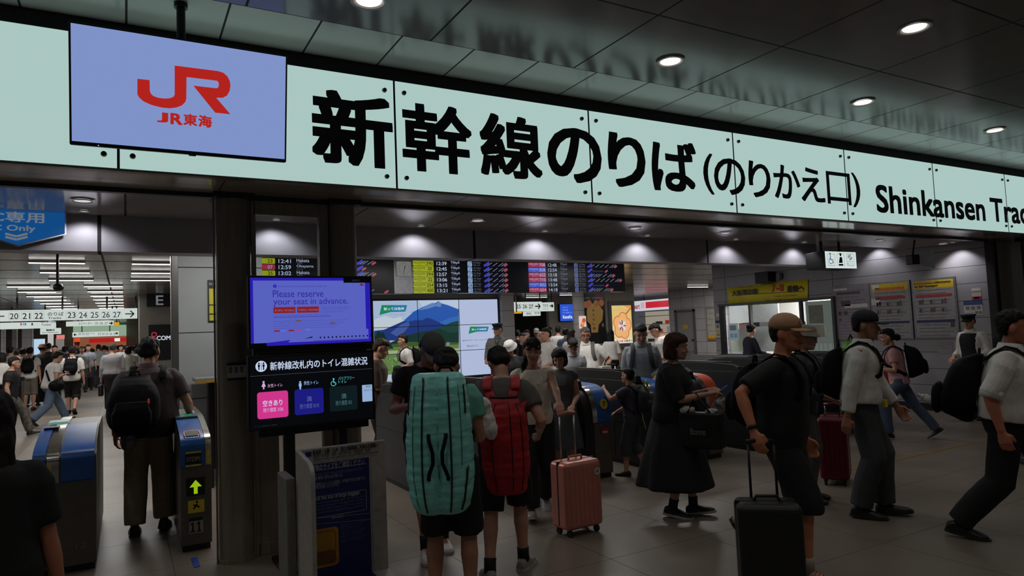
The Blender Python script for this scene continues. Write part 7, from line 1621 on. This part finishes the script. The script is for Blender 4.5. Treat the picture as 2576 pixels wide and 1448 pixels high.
wb = thing('plastic_bag', p.Wd((-.2, .12, .6)), 'pale plastic bag hanging below the folded black jacket', 'bag'); m = MB().ball(p.Wd((-.2, .14, .60)), .09, .07, .13, KWHT).ball(p.Wd((-.2, .14, .72)), .03, .03, .06, KWHT); solid(m, 'bag_body', wb, mat('bag_translucent', (150, 148, 150), .3), .012, 2, .01, 12)
p = P_('person in dark clothes holding a paper half hidden behind the information screens', 938, 8.4, 1.63, 96, lean=4, head=(22, 0), hands=((-.10, .32, 1.10), (.14, .30, 1.08)), lod=1)
p.top(KBRN, 1.0, -.1, 'shirt', .03); p.bottom(KBLK, 1.0); p.hair('short', hairm((60, 44, 30))); p.shoes(SHB)
pp = thing('leaflet', p.Wd((.02, .40, 1.14)), 'pale leaflet held by the person behind the information screens', 'paper'); m = MB().box(-.07, .07, -.10, .10, -.002, .002, PAPER); m.v = [tuple(p.Wd(A_([.02, .42, 1.14]) + A_([v[0], v[1] * .6 - v[2] * .8, v[1] * .8 + v[2] * .6]))) for v in m.v]; m.build('sheet', pp)
# ticket office customers and staff
p = P_('person in a dark suit with a hair bun standing at the ticket counter', 1880, 14.4, 1.58, 52, lean=6, head=(14, 10), sex='f', hands=((-.15, .34, 1.04), (.16, .34, 1.04)), lod=1)
p.top(KNAVY, 1.8, -.1, 'jacket', .03); p.skirt(KNAVY, .5, .19, .14); p.hair('bun'); p.shoes(SHB)
p = P_('staff member in a grey uniform behind the ticket office window', 2018, 14.9, 1.64, 214, lean=2, head=(12, 10), hands=((-.16, .28, 1.02), (.16, .28, 1.02)), lod=1)
p.top(KLGRY, 1.8, -.1, 'jacket', .03); p.bottom(KCHAR, 1.0); p.hair('short'); p.shoes(SHB)

# ---------------------------------------------------------------- figures farther inside
def far(label, px, dep, H, fv, top=KWHT, bot=KBLK, hair='short', hm=None, sl=.6, group=None, bag=None, head=(4, 0), hat=None, sex='m', shorts=1.0, skirt=False, pose=None, wide=1.0, lod=2, tuck=-.08, tn='shirt', hands=None, **k):
    p = P_(label, px, dep, H, fv, lod=lod, head=head, sex=sex, group=group, wide=wide, hands=hands, **(pose or {}), **k)
    p.top(top, sl, tuck, tn, .028)
    if skirt: p.skirt(bot, .52, .21, .17)
    else: p.bottom(bot, shorts, 'shorts' if shorts < .8 else 'trousers', .02, .08, kr=.09)
    p.hair('capped' if hat else hair, hm); p.shoes(SHB)
    if hat: p.cap(*hat)
    if bag: p.backpack(bag[0], bag[1], .15, (.06, .47), .17)
    return p
GH = hairm((70, 66, 62)); KBEI = cloth((176, 166, 148)); KLB = cloth((90, 102, 124))
# beyond the middle gates
far('person in a dark suit standing before the dark shop front', 1299, 19, 1.68, 20, KCHAR, KBLK, sl=1.9)
far('person in a dark jacket in the crowd under the track sign', 1325, 17.5, 1.66, 190, KNAVY, KBLK, lod=1, sl=1.9)
far('person in a pale cap under the far track sign', 1349, 20, 1.70, 180, KCHAR, KBLK, lod=1, sl=1.8, hat=(cloth((150, 150, 146)),))
far('person in a pale lilac shirt walking forward with a bag strap', 1359, 14.6, 1.66, 172, cloth((160, 156, 166)), KCHAR, hair='bald', hm=GH, pose=WALK(), lod=1)
far('person in a white shirt turning left next to the person in pale lilac', 1380, 13.2, 1.68, 236, KWHT, KBLK, lod=1, hands=((-.2, .2, 1.0), (.2, .2, 1.0)))
far('person in a white shirt behind the person in pale lilac', 1384, 21.6, 1.72, 200, KWHT, KBLK)
far('person in a white shirt seen from behind near the blue light box', 1403, 20.0, 1.74, 10, KWHT, KCHAR)
far('person in a blue shirt seen from behind near the blue light box', 1421, 18.4, 1.66, 20, KLB, KCHAR)
far('person with long dark hair and a pale top before the tall dark poster', 1434, 15.6, 1.63, 30, cloth((170, 166, 160)), KBLK, 'long', sex='f', lod=1)
far('person in dark clothes with a backpack by the base of the tiled column', 1312, 15.2, 1.60, 160, KCHAR, KBLK, sl=1.8, bag=(NYL, 'dark backpack in the crowd below the tiled column'))
# the concourse at the left
p = far('person in a white T-shirt and pale jeans striding with a black shoulder bag', 126, 15.3, 1.71, 62, KWHT, cloth((98, 116, 140)), 'bang', sl=.6, lod=1, lean=12, head=(20, 0), pose=dict(feet=((-.08, .40, None, -14), (.08, -.40, None, 34)), drop=.075), hands=((-.1, .3, 1.1), (.16, .22, 1.08)))
t = thing('shoulder_bag', p.Wd(p.tp(.02, .22, -.02)), 'black shoulder bag at the hip of the person in pale jeans', 'bag'); m = MB().ball(p.Wd(p.tp(.0, .22, .02)), .16, .20, .13, NYL); solid(m, 'bag_body', t, NYL, .016, 2, .01, 8); p.out(m := MB().tube([p.tp(.05, .24, .02), p.tp(.3, .16, .16), p.tp(.5, -.03, .08), p.tp(.49, -.10, .0), p.tp(.3, .02, -.16), p.tp(.08, .2, -.14)], [(.02, .006)] * 6, NYL, 8)); m.build('shoulder_strap', t, smooth=True)
far('person in a white shirt and black shorts walking away with a black backpack', 181, 17.4, 1.76, 8, KWHT, KBLK, 'bang', sl=.9, shorts=.62, bag=(NYL, 'black backpack on the person in white and black shorts'), lod=1, pose=WALK(.12, -.2))
p = far('person in a grey shirt walking away with a briefcase', 283, 17.5, 1.76, 4, cloth((150, 148, 150)), KCHAR, 'crop', GH, 1.85, tuck=.0, lod=1, wide=1.1)
p.handbag(0, LEA, 'black briefcase in the hand of the person in grey', .20, .28, .05, .05, name='briefcase')
far('person in a pale shirt and tie walking towards the gates', 206, 26, 1.78, 176, cloth((170, 172, 178)), KCHAR, sl=.8, pose=WALK(), bag=None)
far('person in a pale blue shirt walking beside the person with a tie', 222, 27, 1.80, 180, cloth((150, 156, 166)), KCHAR, sl=.8)
far('person in a white top with a bag strap near the beige pillar', 322, 22, 1.66, 10, KWHT, KCHAR, 'bob', sex='f')
far('person in a white sleeveless top cut off by the left edge of the queue', 4, 17.5, 1.62, 15, KWHT, KBLK, 'bob', sex='f', sl=.3)
far('person in a beige shirt standing in the queue', 25, 21.5, 1.80, 20, KBEI, KNAVY, sl=1.2)
far('person in a white shirt next to the beige shirt in the queue', 42, 21.0, 1.72, 30, KWHT, KNAVY)
far('person in a white T-shirt third in the queue', 57, 20.0, 1.74, 10, KWHT, KCHAR)
far('person in a white shirt with a small black backpack in the queue', 74, 19.0, 1.76, 12, KWHT, cloth((120, 112, 100)), bag=(NYL, 'small black backpack in the far queue'), shorts=.6)
far('person in dark clothes with an orange edged hat in the queue', 105, 20.5, 1.84, 15, KCHAR, KBLK, hat=(cloth((120, 70, 40)), 'bucket'), sl=1.5)
far('tall person in dark clothes behind the striding person in pale jeans', 121, 24.5, 1.90, 10, KNAVY, KBLK, sl=1.8)
far('person in black clothes behind the shoulder bag', 138, 22.5, 1.80, 190, KCHAR, KBLK, sl=1.8)
far('person in patterned trousers walking past the first gate', 26, 13.2, 1.60, 96, KBLK, mat('patterned_cloth', (92, 86, 78), .8, var=.6, scale=14), pose=dict(feet=((-.08, .34, None, -8), (.08, -.30, None, 30)), drop=.06), lod=1)
far('guard with a lit orange cap band above the far crowd', 194, 33, 1.98, 180, KNAVY, KBLK, hat=(cloth((110, 40, 20)), 'peaked'), sl=1.8)  # orange light on the cap is put into its cloth colour
rnd = random.Random(21)
for k, (px, dep) in enumerate(((150, 29), (162, 30), (171, 28), (233, 30), (247, 28.5), (252, 33), (262, 29), (271, 31), (297, 30), (305, 28), (313, 33), (331, 29), (338, 31), (345, 27), (156, 33), (214, 33), (230, 34), (247, 34), (259, 34), (300, 34), (318, 34), (340, 33.5), (12, 30), (33, 31), (63, 29), (86, 30), (97, 31), (113, 32))):
    far('commuter with dark hair in the packed crowd far down the concourse', px, dep, 1.68 + rnd.uniform(-.08, .12), rnd.choice((0, 8, 350, 12, 180)), rnd.choice((KWHT, KCHAR, KNAVY, KBLK, KLGRY, KWHT)), rnd.choice((KBLK, KCHAR, KNAVY)), rnd.choice(('short', 'bang', 'bob')), sl=rnd.choice((.6, 1.8)), group='far crowd in the concourse')
